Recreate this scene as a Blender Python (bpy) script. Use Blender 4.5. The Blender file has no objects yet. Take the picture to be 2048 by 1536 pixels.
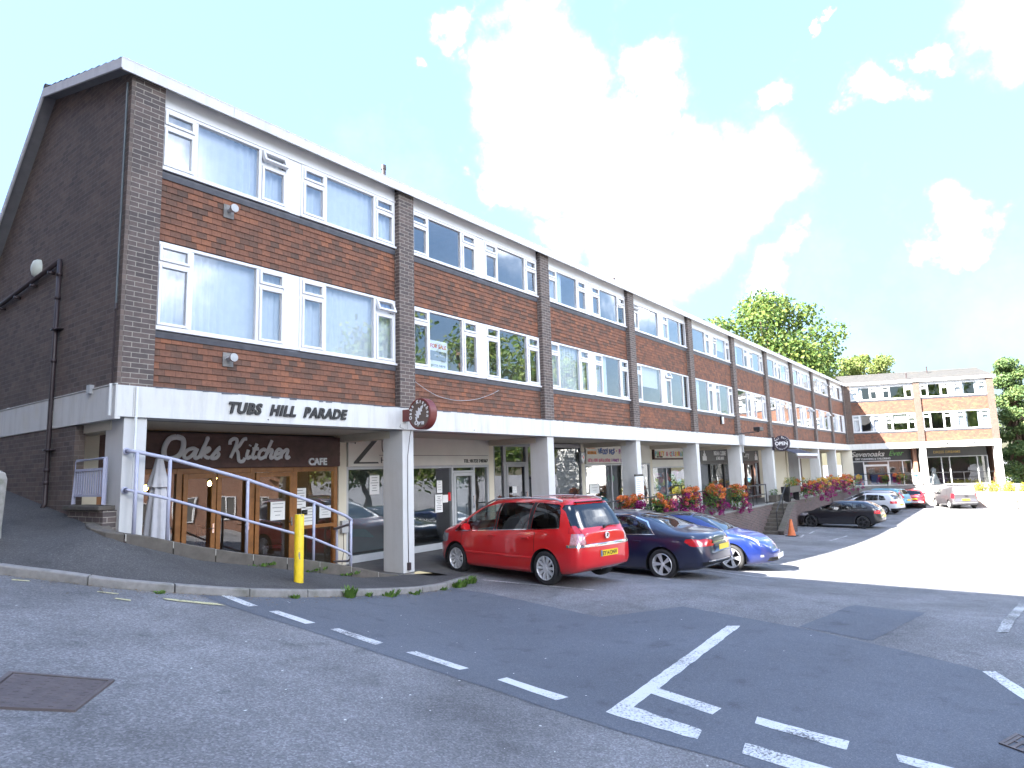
import bpy, bmesh, math, random
import numpy as np
from math import sin, cos, pi, radians, sqrt, atan2, tan, floor, exp, log
from mathutils import Vector, Matrix
random.seed(11)
scn = bpy.context.scene
COL = scn.collection
# ------------------------------------------------------------------ camera
cam_d = bpy.data.cameras.new('camera')
cam = bpy.data.objects.new('camera', cam_d); COL.objects.link(cam)
cam_d.sensor_width = 36.0
cam_d.lens = 1309.49936 / 2048 * 36.0
cam_d.clip_start = 0.05; cam_d.clip_end = 3000
YAW, PITCH, ROLL = 0.931027810, 0.133927122, -0.0299360767
_fw = Vector((sin(YAW)*cos(PITCH), cos(YAW)*cos(PITCH), sin(PITCH)))
_r0 = Vector((cos(YAW), -sin(YAW), 0)); _u0 = _r0.cross(_fw)
_r = cos(ROLL)*_r0 + sin(ROLL)*_u0
_u = -sin(ROLL)*_r0 + cos(ROLL)*_u0
cam.matrix_world = Matrix(((_r.x,_u.x,-_fw.x,0),(_r.y,_u.y,-_fw.y,0),(_r.z,_u.z,-_fw.z,0),(0,0,0,1)))
scn.camera = cam
# ------------------------------------------------------------------ light, sky, exposure
SUN_V = Vector((-1.1, .49, 1.0)).normalized()
EL = math.asin(SUN_V.z); AZ = atan2(SUN_V.x, SUN_V.y)
scn.view_settings.view_transform = 'Standard'
scn.view_settings.look = 'None'
scn.view_settings.exposure = 3.25
scn.view_settings.gamma = 1.0
scn.view_settings.use_curve_mapping = False
sd = bpy.data.lights.new('sun', 'SUN'); sd.energy = 4.6; sd.angle = radians(.5); sd.color = (1, .955, .89)
sun = bpy.data.objects.new('sun', sd); COL.objects.link(sun)
sun.rotation_euler = (-SUN_V).to_track_quat('-Z', 'Y').to_euler()
sun.location = (-20, 10, 40)
W = bpy.data.worlds.new('World'); scn.world = W; W.use_nodes = True
def build_world():
    nt = W.node_tree; N = nt.nodes; L = nt.links
    for n in list(N): N.remove(n)
    out = N.new('ShaderNodeOutputWorld'); bg = N.new('ShaderNodeBackground'); bg.inputs['Strength'].default_value = .15
    sky = N.new('ShaderNodeTexSky'); sky.sky_type = 'NISHITA'; sky.sun_disc = False
    sky.sun_elevation = EL; sky.sun_rotation = AZ
    sky.air_density = 1.0; sky.dust_density = .25; sky.ozone_density = 2.0
    tc = N.new('ShaderNodeTexCoord')
    # cumulus: clouds over the parade and unseen ones added for light, their rims broken up by noise
    nz = N.new('ShaderNodeTexNoise'); nz.inputs['Scale'].default_value = 5.2; nz.inputs['Detail'].default_value = 10; nz.inputs['Roughness'].default_value = .58
    L.new(tc.outputs['Generated'], nz.inputs['Vector'])
    nsub = N.new('ShaderNodeVectorMath'); nsub.operation = 'SUBTRACT'; nsub.inputs[1].default_value = (.5,.5,.5)
    L.new(nz.outputs['Color'], nsub.inputs[0])
    nsc = N.new('ShaderNodeVectorMath'); nsc.operation = 'SCALE'; nsc.inputs['Scale'].default_value = .30
    L.new(nsub.outputs[0], nsc.inputs[0])
    add = N.new('ShaderNodeVectorMath'); add.operation = 'ADD'
    L.new(tc.outputs['Generated'], add.inputs[0]); L.new(nsc.outputs[0], add.inputs[1])
    blobs = [((.70,.46,.54),.075),((.71,.42,.50),.065),((.66,.49,.555),.035),((.63,.51,.59),.035),((.62,.58,.52),.018),((.765,.32,.555),.045),((.80,.34,.515),.03),
             ((.83,.28,.465),.06),((.85,.29,.43),.085),((.88,.25,.40),.075),((.80,.40,.43),.085),((.745,.50,.43),.07),((.72,.56,.41),.035),((.83,.41,.37),.085),((.865,.35,.36),.08),
             ((.86,.17,.49),.028),((.895,.09,.44),.03),((.905,.07,.415),.026),((.885,.02,.455),.02),((.88,-.06,.47),.06),((.955,-.05,.31),.035),((.945,.22,.27),.042),((.85,.10,.525),.012),((.96,.02,.26),.03),((.87,.42,.28),.06),((.80,.50,.33),.05),
             ((-.3,-.8,.5),.28),((.25,-.9,.35),.22),((.78,-.55,.45),.12),((.5,-.7,.65),.14),((-.8,-.3,.6),.25),((.0,-.2,.97),.2),((.9,-.4,.25),.08),((-.6,-.75,.2),.2)]  # clouds out of view, enlarged to light the shaded facade
    cur = None
    for c, r in blobs:
        c = Vector(c).normalized()
        d = N.new('ShaderNodeVectorMath'); d.operation = 'DISTANCE'; d.inputs[1].default_value = c
        L.new(add.outputs[0], d.inputs[0])
        m = N.new('ShaderNodeMapRange'); m.inputs['From Min'].default_value = r*1.6; m.inputs['From Max'].default_value = r*.35
        L.new(d.outputs['Value'], m.inputs['Value'])
        if cur is None: cur = m.outputs[0]
        else:
            mx = N.new('ShaderNodeMath'); mx.operation = 'MAXIMUM'
            L.new(cur, mx.inputs[0]); L.new(m.outputs[0], mx.inputs[1]); cur = mx.outputs[0]
    nw = N.new('ShaderNodeTexNoise'); nw.inputs['Scale'].default_value = 13; nw.inputs['Detail'].default_value = 10; nw.inputs['Roughness'].default_value = .68
    L.new(tc.outputs['Generated'], nw.inputs['Vector'])
    w1 = N.new('ShaderNodeMath'); w1.operation = 'MULTIPLY_ADD'; w1.inputs[1].default_value = 1.3; w1.inputs[2].default_value = -.65; L.new(nw.outputs['Fac'], w1.inputs[0])
    w2 = N.new('ShaderNodeMath'); w2.operation = 'ADD'; w2.use_clamp = True; L.new(w1.outputs[0], w2.inputs[0]); L.new(cur, w2.inputs[1])
    w3 = N.new('ShaderNodeMath'); w3.operation = 'MULTIPLY'; L.new(w2.outputs[0], w3.inputs[0]); L.new(cur, w3.inputs[1])
    w4 = N.new('ShaderNodeMath'); w4.operation = 'POWER'; w4.inputs[1].default_value = 2.6; L.new(w3.outputs[0], w4.inputs[0]); cur = w4.outputs[0]
    # a thin veil of high cloud
    n2 = N.new('ShaderNodeTexNoise'); n2.inputs['Scale'].default_value = 3.2; n2.inputs['Detail'].default_value = 8; n2.inputs['Roughness'].default_value = .65
    L.new(tc.outputs['Generated'], n2.inputs['Vector'])
    v2 = N.new('ShaderNodeMapRange'); v2.inputs['From Min'].default_value = .52; v2.inputs['From Max'].default_value = .8; v2.inputs['To Max'].default_value = .015
    L.new(n2.outputs['Fac'], v2.inputs['Value'])
    mx = N.new('ShaderNodeMath'); mx.operation = 'MAXIMUM'; L.new(cur, mx.inputs[0]); L.new(v2.outputs[0], mx.inputs[1])
    # dim the sky where it is bright, mostly toward the horizon: scale by 1.9/(1+3 R)
    sr = N.new('ShaderNodeSeparateColor'); L.new(sky.outputs[0], sr.inputs[0])
    de = N.new('ShaderNodeMath'); de.operation = 'MULTIPLY_ADD'; de.inputs[1].default_value = 3.0; de.inputs[2].default_value = 1.0; L.new(sr.outputs[0], de.inputs[0])
    dv = N.new('ShaderNodeMath'); dv.operation = 'DIVIDE'; dv.inputs[0].default_value = 1.9; L.new(de.outputs[0], dv.inputs[1])
    ss = N.new('ShaderNodeVectorMath'); ss.operation = 'SCALE'; L.new(sky.outputs[0], ss.inputs[0]); L.new(dv.outputs[0], ss.inputs['Scale'])
    mix = N.new('ShaderNodeMixRGB'); mix.inputs['Color2'].default_value = (12.5, 12.6, 12.9, 1)
    L.new(mx.outputs[0], mix.inputs['Fac']); L.new(ss.outputs[0], mix.inputs['Color1'])
    L.new(mix.outputs[0], bg.inputs['Color']); L.new(bg.outputs[0], out.inputs['Surface'])
build_world()
scn.cycles.max_bounces = 7; scn.cycles.transparent_max_bounces = 24
scn.cycles.glossy_bounces = 4; scn.cycles.diffuse_bounces = 3; scn.cycles.transmission_bounces = 4
scn.cycles.caustics_reflective = False; scn.cycles.caustics_refractive = False
scn.cycles.use_adaptive_sampling = True
scn.cycles.use_denoising = True
# ------------------------------------------------------------------ object helpers
class MB:
    """collects shapes and links them as one mesh object"""
    def __init__(s): s.v = []; s.f = []; s.m = []
    def quad(s, a, b, c, d, m=0):
        i = len(s.v); s.v += [tuple(a), tuple(b), tuple(c), tuple(d)]; s.f.append((i,i+1,i+2,i+3)); s.m.append(m)
    def poly(s, pts, m=0):
        i = len(s.v); s.v += [tuple(p) for p in pts]; s.f.append(tuple(range(i,i+len(pts)))); s.m.append(m)
    def box(s, x0, x1, y0, y1, z0, z1, m=0, M=None):
        P = [(x0,y0,z0),(x1,y0,z0),(x1,y1,z0),(x0,y1,z0),(x0,y0,z1),(x1,y0,z1),(x1,y1,z1),(x0,y1,z1)]
        if M is not None: P = [tuple(M @ Vector(p)) for p in P]
        i = len(s.v); s.v += P
        for f in ((3,2,1,0),(4,5,6,7),(0,1,5,4),(1,2,6,5),(2,3,7,6),(3,0,4,7)):
            s.f.append(tuple(i+k for k in f)); s.m.append(m)
        return s
    def prism(s, poly, y0, y1, m=0, M=None, axis='y'):
        n = len(poly)
        def P(p, d):
            q = (p[0], d, p[1]) if axis == 'y' else ((d, p[0], p[1]) if axis == 'x' else (p[0], p[1], d))
            return tuple(M @ Vector(q)) if M is not None else q
        i = len(s.v); s.v += [P(p,y0) for p in poly] + [P(p,y1) for p in poly]
        s.f.append(tuple(i+k for k in range(n))); s.m.append(m)
        s.f.append(tuple(i+n+k for k in reversed(range(n)))); s.m.append(m)
        for k in range(n):
            k2 = (k+1) % n
            s.f.append((i+k2, i+k, i+n+k, i+n+k2)); s.m.append(m)
        return s
    def tube(s, pts, r, n=8, m=0, caps=True, rs=None):
        pts = [Vector(p) for p in pts]; rings = []
        up = Vector((0,0,1)); prev = None
        for k, p in enumerate(pts):
            if k == 0: t = pts[1]-p
            elif k == len(pts)-1: t = p-pts[k-1]
            else: t = (pts[k+1]-p).normalized() + (p-pts[k-1]).normalized()
            t.normalize()
            if prev is None:
                a = t.cross(up)
                if a.length < 1e-3: a = t.cross(Vector((1,0,0)))
            else:
                a = prev - t*prev.dot(t)
            a.normalize(); b = t.cross(a); prev = a
            rr = rs[k] if rs else r
            i = len(s.v)
            s.v += [tuple(p + (a*cos(2*pi*q/n) + b*sin(2*pi*q/n))*rr) for q in range(n)]
            rings.append(i)
        for a, b in zip(rings, rings[1:]):
            for q in range(n):
                q2 = (q+1) % n
                s.f.append((a+q, a+q2, b+q2, b+q)); s.m.append(m)
        if caps:
            s.f.append(tuple(rings[0]+q for q in reversed(range(n)))); s.m.append(m)
            s.f.append(tuple(rings[-1]+q for q in range(n))); s.m.append(m)
        return s
    def lathe(s, prof, n=24, m=0, M=None, closed=False):
        """prof [(r,h)] about local z"""
        rings = []
        for r, h in prof:
            i = len(s.v)
            for q in range(n):
                p = Vector((r*cos(2*pi*q/n), r*sin(2*pi*q/n), h))
                s.v.append(tuple(M @ p) if M is not None else tuple(p))
            rings.append(i)
        prs = list(zip(rings, rings[1:]))
        if closed: prs.append((rings[-1], rings[0]))
        for a, b in prs:
            for q in range(n):
                q2 = (q+1) % n
                s.f.append((a+q, a+q2, b+q2, b+q)); s.m.append(m)
        return s
    def disc(s, r, h, n=24, m=0, M=None):
        i = len(s.v)
        for q in range(n):
            p = Vector((r*cos(2*pi*q/n), r*sin(2*pi*q/n), h)); s.v.append(tuple(M @ p) if M is not None else tuple(p))
        s.f.append(tuple(range(i,i+n))); s.m.append(m); return s
    def build(s, name, mats, parent=None, smooth=False, bevel=0, off=None):
        me = bpy.data.meshes.new(name); me.from_pydata(s.v, [], s.f)
        if not isinstance(mats, (list, tuple)): mats = [mats]
        for mt in mats: me.materials.append(mt)
        me.polygons.foreach_set('material_index', s.m)
        if smooth:
            me.polygons.foreach_set('use_smooth', [True]*len(s.f))
        me.update()
        o = bpy.data.objects.new(name, me); COL.objects.link(o)
        if smooth == 'auto':
            try: me.set_sharp_from_angle(angle=radians(38))
            except Exception: pass
        if bevel:
            b = o.modifiers.new('bevel', 'BEVEL'); b.width = bevel; b.segments = 2; b.limit_method = 'ANGLE'; b.angle_limit = radians(40)
        if parent is not None:
            o.parent = parent
            d = off if off is not None else parent.get('_off')
            if d is not None: o.location = d
        return o
def tag(o, label=None, cat=None, group=None, kind=None):
    if label: o['label'] = label
    if cat: o['category'] = cat
    if group: o['group'] = group
    if kind: o['kind'] = kind
    return o
OFFS = {}
def thing(name, label, cat, loc=(0,0,0), rz=0, group=None, scale=1):
    o = bpy.data.objects.new(name, None); COL.objects.link(o)
    o.location = loc; o.rotation_euler = (0,0,rz); o.scale = (scale,)*3
    o.empty_display_size = .2
    return tag(o, label, cat, group)
def wpart(mb, name, mats, root, **k):
    """a part whose mesh is in world coordinates, under an unrotated thing"""
    return mb.build(name, mats, root, off=tuple(-c for c in root.location), **k)
def copy_tree(o, parent=None, loc=None, rz=None, label=None):
    c = o.copy(); COL.objects.link(c)
    if parent is not None: c.parent = parent
    if loc is not None: c.location = loc
    if rz is not None: c.rotation_euler = (0,0,rz)
    if label: c['label'] = label
    for ch in list(o.children): copy_tree(ch, c)
    return c
# ------------------------------------------------------------------ materials
def new_mat(name):
    m = bpy.data.materials.new(name); m.use_nodes = True
    nt = m.node_tree; b = nt.nodes['Principled BSDF']
    return m, nt, nt.nodes, nt.links, b
def rgba(c): return (c[0], c[1], c[2], 1)
def pm(name, col, rough=.6, metal=0, var=.12, scale=6, bump=0, bscale=60, coat=0, spec=.5, dirt=None, dscale=1.5):
    m, nt, N, L, b = new_mat(name)
    tc = N.new('ShaderNodeTexCoord')
    nz = N.new('ShaderNodeTexNoise'); nz.inputs['Scale'].default_value = scale; nz.inputs['Detail'].default_value = 6; nz.inputs['Roughness'].default_value = .6
    L.new(tc.outputs['Object'], nz.inputs['Vector'])
    r = N.new('ShaderNodeMapRange'); r.inputs['From Min'].default_value = .25; r.inputs['From Max'].default_value = .75
    r.inputs['To Min'].default_value = 1-var; r.inputs['To Max'].default_value = 1+var
    L.new(nz.outputs['Fac'], r.inputs['Value'])
    mu = N.new('ShaderNodeVectorMath'); mu.operation = 'SCALE'; mu.inputs[0].default_value = col[:3]
    L.new(r.outputs[0], mu.inputs['Scale'])
    colout = mu.outputs[0]
    if dirt:
        n2 = N.new('ShaderNodeTexNoise'); n2.inputs['Scale'].default_value = dscale; n2.inputs['Detail'].default_value = 8; n2.inputs['Roughness'].default_value = .7
        L.new(tc.outputs['Object'], n2.inputs['Vector'])
        r2 = N.new('ShaderNodeMapRange'); r2.inputs['From Min'].default_value = .52; r2.inputs['From Max'].default_value = .74
        L.new(n2.outputs['Fac'], r2.inputs['Value'])
        mx = N.new('ShaderNodeMixRGB'); mx.inputs['Color2'].default_value = rgba(dirt)
        L.new(r2.outputs[0], mx.inputs['Fac']); L.new(colout, mx.inputs['Color1']); colout = mx.outputs[0]
    L.new(colout, b.inputs['Base Color'])
    b.inputs['Roughness'].default_value = rough; b.inputs['Metallic'].default_value = metal
    b.inputs['Specular IOR Level'].default_value = spec
    if coat: b.inputs['Coat Weight'].default_value = coat; b.inputs['Coat Roughness'].default_value = .03
    if bump:
        n3 = N.new('ShaderNodeTexNoise'); n3.inputs['Scale'].default_value = bscale; n3.inputs['Detail'].default_value = 4
        L.new(tc.outputs['Object'], n3.inputs['Vector'])
        bp = N.new('ShaderNodeBump'); bp.inputs['Strength'].default_value = bump; bp.inputs['Distance'].default_value = .01
        L.new(n3.outputs['Fac'], bp.inputs['Height']); L.new(bp.outputs[0], b.inputs['Normal'])
    return m
def wall_uv(N, L):
    """(along the wall, height) from object coordinates, whichever way the face looks"""
    tc = N.new('ShaderNodeTexCoord')
    sn = N.new('ShaderNodeSeparateXYZ'); L.new(tc.outputs['Normal'], sn.inputs[0])
    ab = N.new('ShaderNodeMath'); ab.operation = 'ABSOLUTE'; L.new(sn.outputs['X'], ab.inputs[0])
    gt = N.new('ShaderNodeMath'); gt.operation = 'GREATER_THAN'; gt.inputs[1].default_value = .7; L.new(ab.outputs[0], gt.inputs[0])
    sp = N.new('ShaderNodeSeparateXYZ'); L.new(tc.outputs['Object'], sp.inputs[0])
    mx = N.new('ShaderNodeMix'); mx.data_type = 'FLOAT'
    L.new(gt.outputs[0], mx.inputs['Factor']); L.new(sp.outputs['X'], mx.inputs['A']); L.new(sp.outputs['Y'], mx.inputs['B'])
    cb = N.new('ShaderNodeCombineXYZ'); L.new(mx.outputs['Result'], cb.inputs['X']); L.new(sp.outputs['Z'], cb.inputs['Y'])
    return tc, mx.outputs['Result'], sp.outputs['Z'], cb.outputs[0]
def M1(N, L, op, a, b=None, c=None):
    n = N.new('ShaderNodeMath'); n.operation = op
    for i, v in enumerate((a, b, c)):
        if v is None: continue
        if isinstance(v, (int, float)): n.inputs[i].default_value = v
        else: L.new(v, n.inputs[i])
    return n.outputs[0]
def ramp(N, L, fac, stops):
    r = N.new('ShaderNodeValToRGB'); cr = r.color_ramp
    while len(cr.elements) < len(stops): cr.elements.new(.5)
    for e, (p, c) in zip(cr.elements, stops): e.position = p; e.color = rgba(c)
    L.new(fac, r.inputs['Fac']); return r.outputs['Color']
def brick_mat(name, c1, c2, mortar, bw=.235, bh=.075, ms=.012, stain=None, moss=None):
    m, nt, N, L, b = new_mat(name)
    tc, u, z, uv = wall_uv(N, L)
    bk = N.new('ShaderNodeTexBrick'); bk.offset = .5; bk.inputs['Scale'].default_value = 1
    bk.inputs['Brick Width'].default_value = bw; bk.inputs['Row Height'].default_value = bh; bk.inputs['Mortar Size'].default_value = ms*.5
    bk.inputs['Mortar Smooth'].default_value = .25
    bk.inputs['Color1'].default_value = rgba(c1); bk.inputs['Color2'].default_value = rgba(c2); bk.inputs['Mortar'].default_value = rgba(mortar)
    L.new(uv, bk.inputs['Vector'])
    nz = N.new('ShaderNodeTexNoise'); nz.inputs['Scale'].default_value = 9; nz.inputs['Detail'].default_value = 7; nz.inputs['Roughness'].default_value = .7
    L.new(tc.outputs['Object'], nz.inputs['Vector'])
    r = N.new('ShaderNodeMapRange'); r.inputs['To Min'].default_value = .55; r.inputs['To Max'].default_value = 1.45; L.new(nz.outputs['Fac'], r.inputs['Value'])
    sc = N.new('ShaderNodeVectorMath'); sc.operation = 'SCALE'; L.new(bk.outputs['Color'], sc.inputs[0]); L.new(r.outputs[0], sc.inputs['Scale'])
    col = sc.outputs[0]
    if stain:
        n2 = N.new('ShaderNodeTexNoise'); n2.inputs['Scale'].default_value = .9; n2.inputs['Detail'].default_value = 9; n2.inputs['Roughness'].default_value = .72
        L.new(tc.outputs['Object'], n2.inputs['Vector'])
        r2 = N.new('ShaderNodeMapRange'); r2.inputs['From Min'].default_value = .5; r2.inputs['From Max'].default_value = .75; r2.inputs['To Max'].default_value = .6; L.new(n2.outputs['Fac'], r2.inputs['Value'])
        mx = N.new('ShaderNodeMixRGB'); mx.inputs['Color2'].default_value = rgba(stain)
        L.new(r2.outputs[0], mx.inputs['Fac']); L.new(col, mx.inputs['Color1']); col = mx.outputs[0]
    L.new(col, b.inputs['Base Color']); b.inputs['Roughness'].default_value = .85; b.inputs['Specular IOR Level'].default_value = .25
    bp = N.new('ShaderNodeBump'); bp.inputs['Strength'].default_value = .55; bp.inputs['Distance'].default_value = .012; bp.invert = True
    ad = M1(N, L, 'MULTIPLY_ADD', nz.outputs['Fac'], -.35, bk.outputs['Fac'])
    L.new(ad, bp.inputs['Height']); L.new(bp.outputs[0], b.inputs['Normal'])
    return m
def tile_mat(name, gauge=.1, tw=.166):
    """clay tile hanging: each tile its own colour, dark joints"""
    m, nt, N, L, b = new_mat(name)
    tc, u, z, uv = wall_uv(N, L)
    row = M1(N, L, 'FLOOR', M1(N, L, 'DIVIDE', z, gauge))
    odd = M1(N, L, 'MULTIPLY', M1(N, L, 'MODULO', row, 2), .5)
    uu = M1(N, L, 'ADD', M1(N, L, 'DIVIDE', u, tw), odd)
    cell = M1(N, L, 'FLOOR', uu); fr = M1(N, L, 'FRACT', uu)
    cb = N.new('ShaderNodeCombineXYZ'); L.new(cell, cb.inputs['X']); L.new(row, cb.inputs['Y'])
    wn = N.new('ShaderNodeTexWhiteNoise'); wn.noise_dimensions = '2D'; L.new(cb.outputs[0], wn.inputs['Vector'])
    nz = N.new('ShaderNodeTexNoise'); nz.inputs['Scale'].default_value = 1.1; nz.inputs['Detail'].default_value = 7; nz.inputs['Roughness'].default_value = .65
    L.new(tc.outputs['Object'], nz.inputs['Vector'])
    f = M1(N, L, 'ADD', M1(N, L, 'MULTIPLY', wn.outputs['Value'], .50), M1(N, L, 'MULTIPLY', M1(N, L, 'SUBTRACT', nz.outputs['Fac'], .18), .62))
    col = ramp(N, L, f, [(0, (.070,.052,.044)), (.22, (.118,.070,.052)), (.42, (.172,.082,.055)), (.62, (.212,.095,.060)), (.84, (.29,.118,.062)), (1, (.23,.14,.095))])
    n3 = N.new('ShaderNodeTexNoise'); n3.inputs['Scale'].default_value = 24; n3.inputs['Detail'].default_value = 5; L.new(tc.outputs['Object'], n3.inputs['Vector'])
    r = N.new('ShaderNodeMapRange'); r.inputs['To Min'].default_value = .6; r.inputs['To Max'].default_value = 1.4; L.new(n3.outputs['Fac'], r.inputs['Value'])
    j = M1(N, L, 'ABSOLUTE', M1(N, L, 'SUBTRACT', fr, .5))
    joint = M1(N, L, 'LESS_THAN', j, .485)
    jm = M1(N, L, 'MULTIPLY_ADD', joint, .72, .28)
    s = N.new('ShaderNodeVectorMath'); s.operation = 'SCALE'; L.new(col, s.inputs[0]); L.new(M1(N, L, 'MULTIPLY', r.outputs[0], jm), s.inputs['Scale'])
    L.new(s.outputs[0], b.inputs['Base Color']); b.inputs['Roughness'].default_value = .8; b.inputs['Specular IOR Level'].default_value = .3
    bp = N.new('ShaderNodeBump'); bp.inputs['Strength'].default_value = .35; bp.inputs['Distance'].default_value = .006
    L.new(M1(N, L, 'ADD', n3.outputs['Fac'], M1(N, L, 'MULTIPLY', wn.outputs['Value'], .8)), bp.inputs['Height']); L.new(bp.outputs[0], b.inputs['Normal'])
    return m
def painted_mat(name, col=(.63,.63,.61), streak=(.27,.27,.26), amount=.45, tint2=(.57,.53,.42)):
    """painted concrete with rain streaks"""
    m, nt, N, L, b = new_mat(name)
    tc, u, z, uv = wall_uv(N, L)
    mp = N.new('ShaderNodeMapping'); mp.inputs['Scale'].default_value = (4.5, .6, 1); L.new(uv, mp.inputs['Vector'])
    nz = N.new('ShaderNodeTexNoise'); nz.inputs['Scale'].default_value = 1; nz.inputs['Detail'].default_value = 8; nz.inputs['Roughness'].default_value = .7
    L.new(mp.outputs[0], nz.inputs['Vector'])
    r = N.new('ShaderNodeMapRange'); r.inputs['From Min'].default_value = .48; r.inputs['From Max'].default_value = .78; r.inputs['To Max'].default_value = amount; L.new(nz.outputs['Fac'], r.inputs['Value'])
    n2 = N.new('ShaderNodeTexNoise'); n2.inputs['Scale'].default_value = 2.2; n2.inputs['Detail'].default_value = 7; n2.inputs['Roughness'].default_value = .65; L.new(tc.outputs['Object'], n2.inputs['Vector'])
    r2 = N.new('ShaderNodeMapRange'); r2.inputs['From Min'].default_value = .5; r2.inputs['From Max'].default_value = .8; r2.inputs['To Max'].default_value = .45; L.new(n2.outputs['Fac'], r2.inputs['Value'])
    m1 = N.new('ShaderNodeMixRGB'); m1.inputs['Color1'].default_value = rgba(col); m1.inputs['Color2'].default_value = rgba(tint2); L.new(r2.outputs[0], m1.inputs['Fac'])
    m2 = N.new('ShaderNodeMixRGB'); m2.inputs['Color2'].default_value = rgba(streak); L.new(r.outputs[0], m2.inputs['Fac']); L.new(m1.outputs[0], m2.inputs['Color1'])
    L.new(m2.outputs[0], b.inputs['Base Color']); b.inputs['Roughness'].default_value = .65; b.inputs['Specular IOR Level'].default_value = .35
    n3 = N.new('ShaderNodeTexNoise'); n3.inputs['Scale'].default_value = 45; n3.inputs['Detail'].default_value = 4; L.new(tc.outputs['Object'], n3.inputs['Vector'])
    bp = N.new('ShaderNodeBump'); bp.inputs['Strength'].default_value = .12; bp.inputs['Distance'].default_value = .01; L.new(n3.outputs['Fac'], bp.inputs['Height']); L.new(bp.outputs[0], b.inputs['Normal'])
    return m
def asphalt_mat(name, c0, c1, speck, grain=75, patch=.48, crack=0):
    m, nt, N, L, b = new_mat(name)
    tc = N.new('ShaderNodeTexCoord'); P = tc.outputs['Object']
    v = N.new('ShaderNodeTexVoronoi'); v.inputs['Scale'].default_value = grain; L.new(P, v.inputs['Vector'])
    n1 = N.new('ShaderNodeTexNoise'); n1.inputs['Scale'].default_value = grain*.55; n1.inputs['Detail'].default_value = 5; n1.inputs['Roughness'].default_value = .75; L.new(P, n1.inputs['Vector'])
    n2 = N.new('ShaderNodeTexNoise'); n2.inputs['Scale'].default_value = .45; n2.inputs['Detail'].default_value = 9; n2.inputs['Roughness'].default_value = .68; L.new(P, n2.inputs['Vector'])
    sep = N.new('ShaderNodeSeparateColor'); L.new(v.outputs['Color'], sep.inputs[0])
    f = M1(N, L, 'ADD', M1(N, L, 'MULTIPLY', sep.outputs[0], .5), M1(N, L, 'MULTIPLY', n1.outputs['Fac'], .5))
    col = ramp(N, L, f, [(.2, c0), (.55, [(a+b_)/2 for a, b_ in zip(c0, c1)]), (.72, c1), (.86, speck)])
    r = N.new('ShaderNodeMapRange'); r.inputs['From Min'].default_value = .25; r.inputs['From Max'].default_value = .75
    r.inputs['To Min'].default_value = 1-patch; r.inputs['To Max'].default_value = 1+patch; L.new(n2.outputs['Fac'], r.inputs['Value'])
    s = N.new('ShaderNodeVectorMath'); s.operation = 'SCALE'; L.new(col, s.inputs[0]); L.new(r.outputs[0], s.inputs['Scale'])
    out = s.outputs[0]
    # scattered dark scuffs and oil spots
    n4 = N.new('ShaderNodeTexNoise'); n4.inputs['Scale'].default_value = 2.6; n4.inputs['Detail'].default_value = 6; n4.inputs['Roughness'].default_value = .6; L.new(P, n4.inputs['Vector'])
    r4 = N.new('ShaderNodeMapRange'); r4.inputs['From Min'].default_value = .57; r4.inputs['From Max'].default_value = .72; r4.inputs['To Max'].default_value = .45; L.new(n4.outputs['Fac'], r4.inputs['Value'])
    mx = N.new('ShaderNodeMixRGB'); mx.inputs['Color2'].default_value = rgba([a*.5 for a in c0]); L.new(r4.outputs[0], mx.inputs['Fac']); L.new(out, mx.inputs['Color1']); out = mx.outputs[0]
    L.new(out, b.inputs['Base Color']); b.inputs['Roughness'].default_value = .82; b.inputs['Specular IOR Level'].default_value = .3
    bp = N.new('ShaderNodeBump'); bp.inputs['Strength'].default_value = .7; bp.inputs['Distance'].default_value = .009
    L.new(f, bp.inputs['Height']); L.new(bp.outputs[0], b.inputs['Normal'])
    return m
def paintline_mat(name, col, wear=.5, under=(.07,.07,.075)):
    m, nt, N, L, b = new_mat(name)
    tc = N.new('ShaderNodeTexCoord')
    n = N.new('ShaderNodeTexNoise'); n.inputs['Scale'].default_value = 38; n.inputs['Detail'].default_value = 7; n.inputs['Roughness'].default_value = .75; L.new(tc.outputs['Object'], n.inputs['Vector'])
    n2 = N.new('ShaderNodeTexNoise'); n2.inputs['Scale'].default_value = 1.3; n2.inputs['Detail'].default_value = 4; L.new(tc.outputs['Object'], n2.inputs['Vector'])
    f = M1(N, L, 'ADD', n.outputs['Fac'], M1(N, L, 'MULTIPLY', M1(N, L, 'SUBTRACT', n2.outputs['Fac'], .5), .6))
    r = N.new('ShaderNodeMapRange'); r.inputs['From Min'].default_value = .75-wear*.35; r.inputs['From Max'].default_value = .8-wear*.2; L.new(f, r.inputs['Value'])
    mx = N.new('ShaderNodeMixRGB'); mx.inputs['Color1'].default_value = rgba(col); mx.inputs['Color2'].default_value = rgba(under); L.new(r.outputs[0], mx.inputs['Fac'])
    L.new(mx.outputs[0], b.inputs['Base Color']); b.inputs['Roughness'].default_value = .7
    return m
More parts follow.
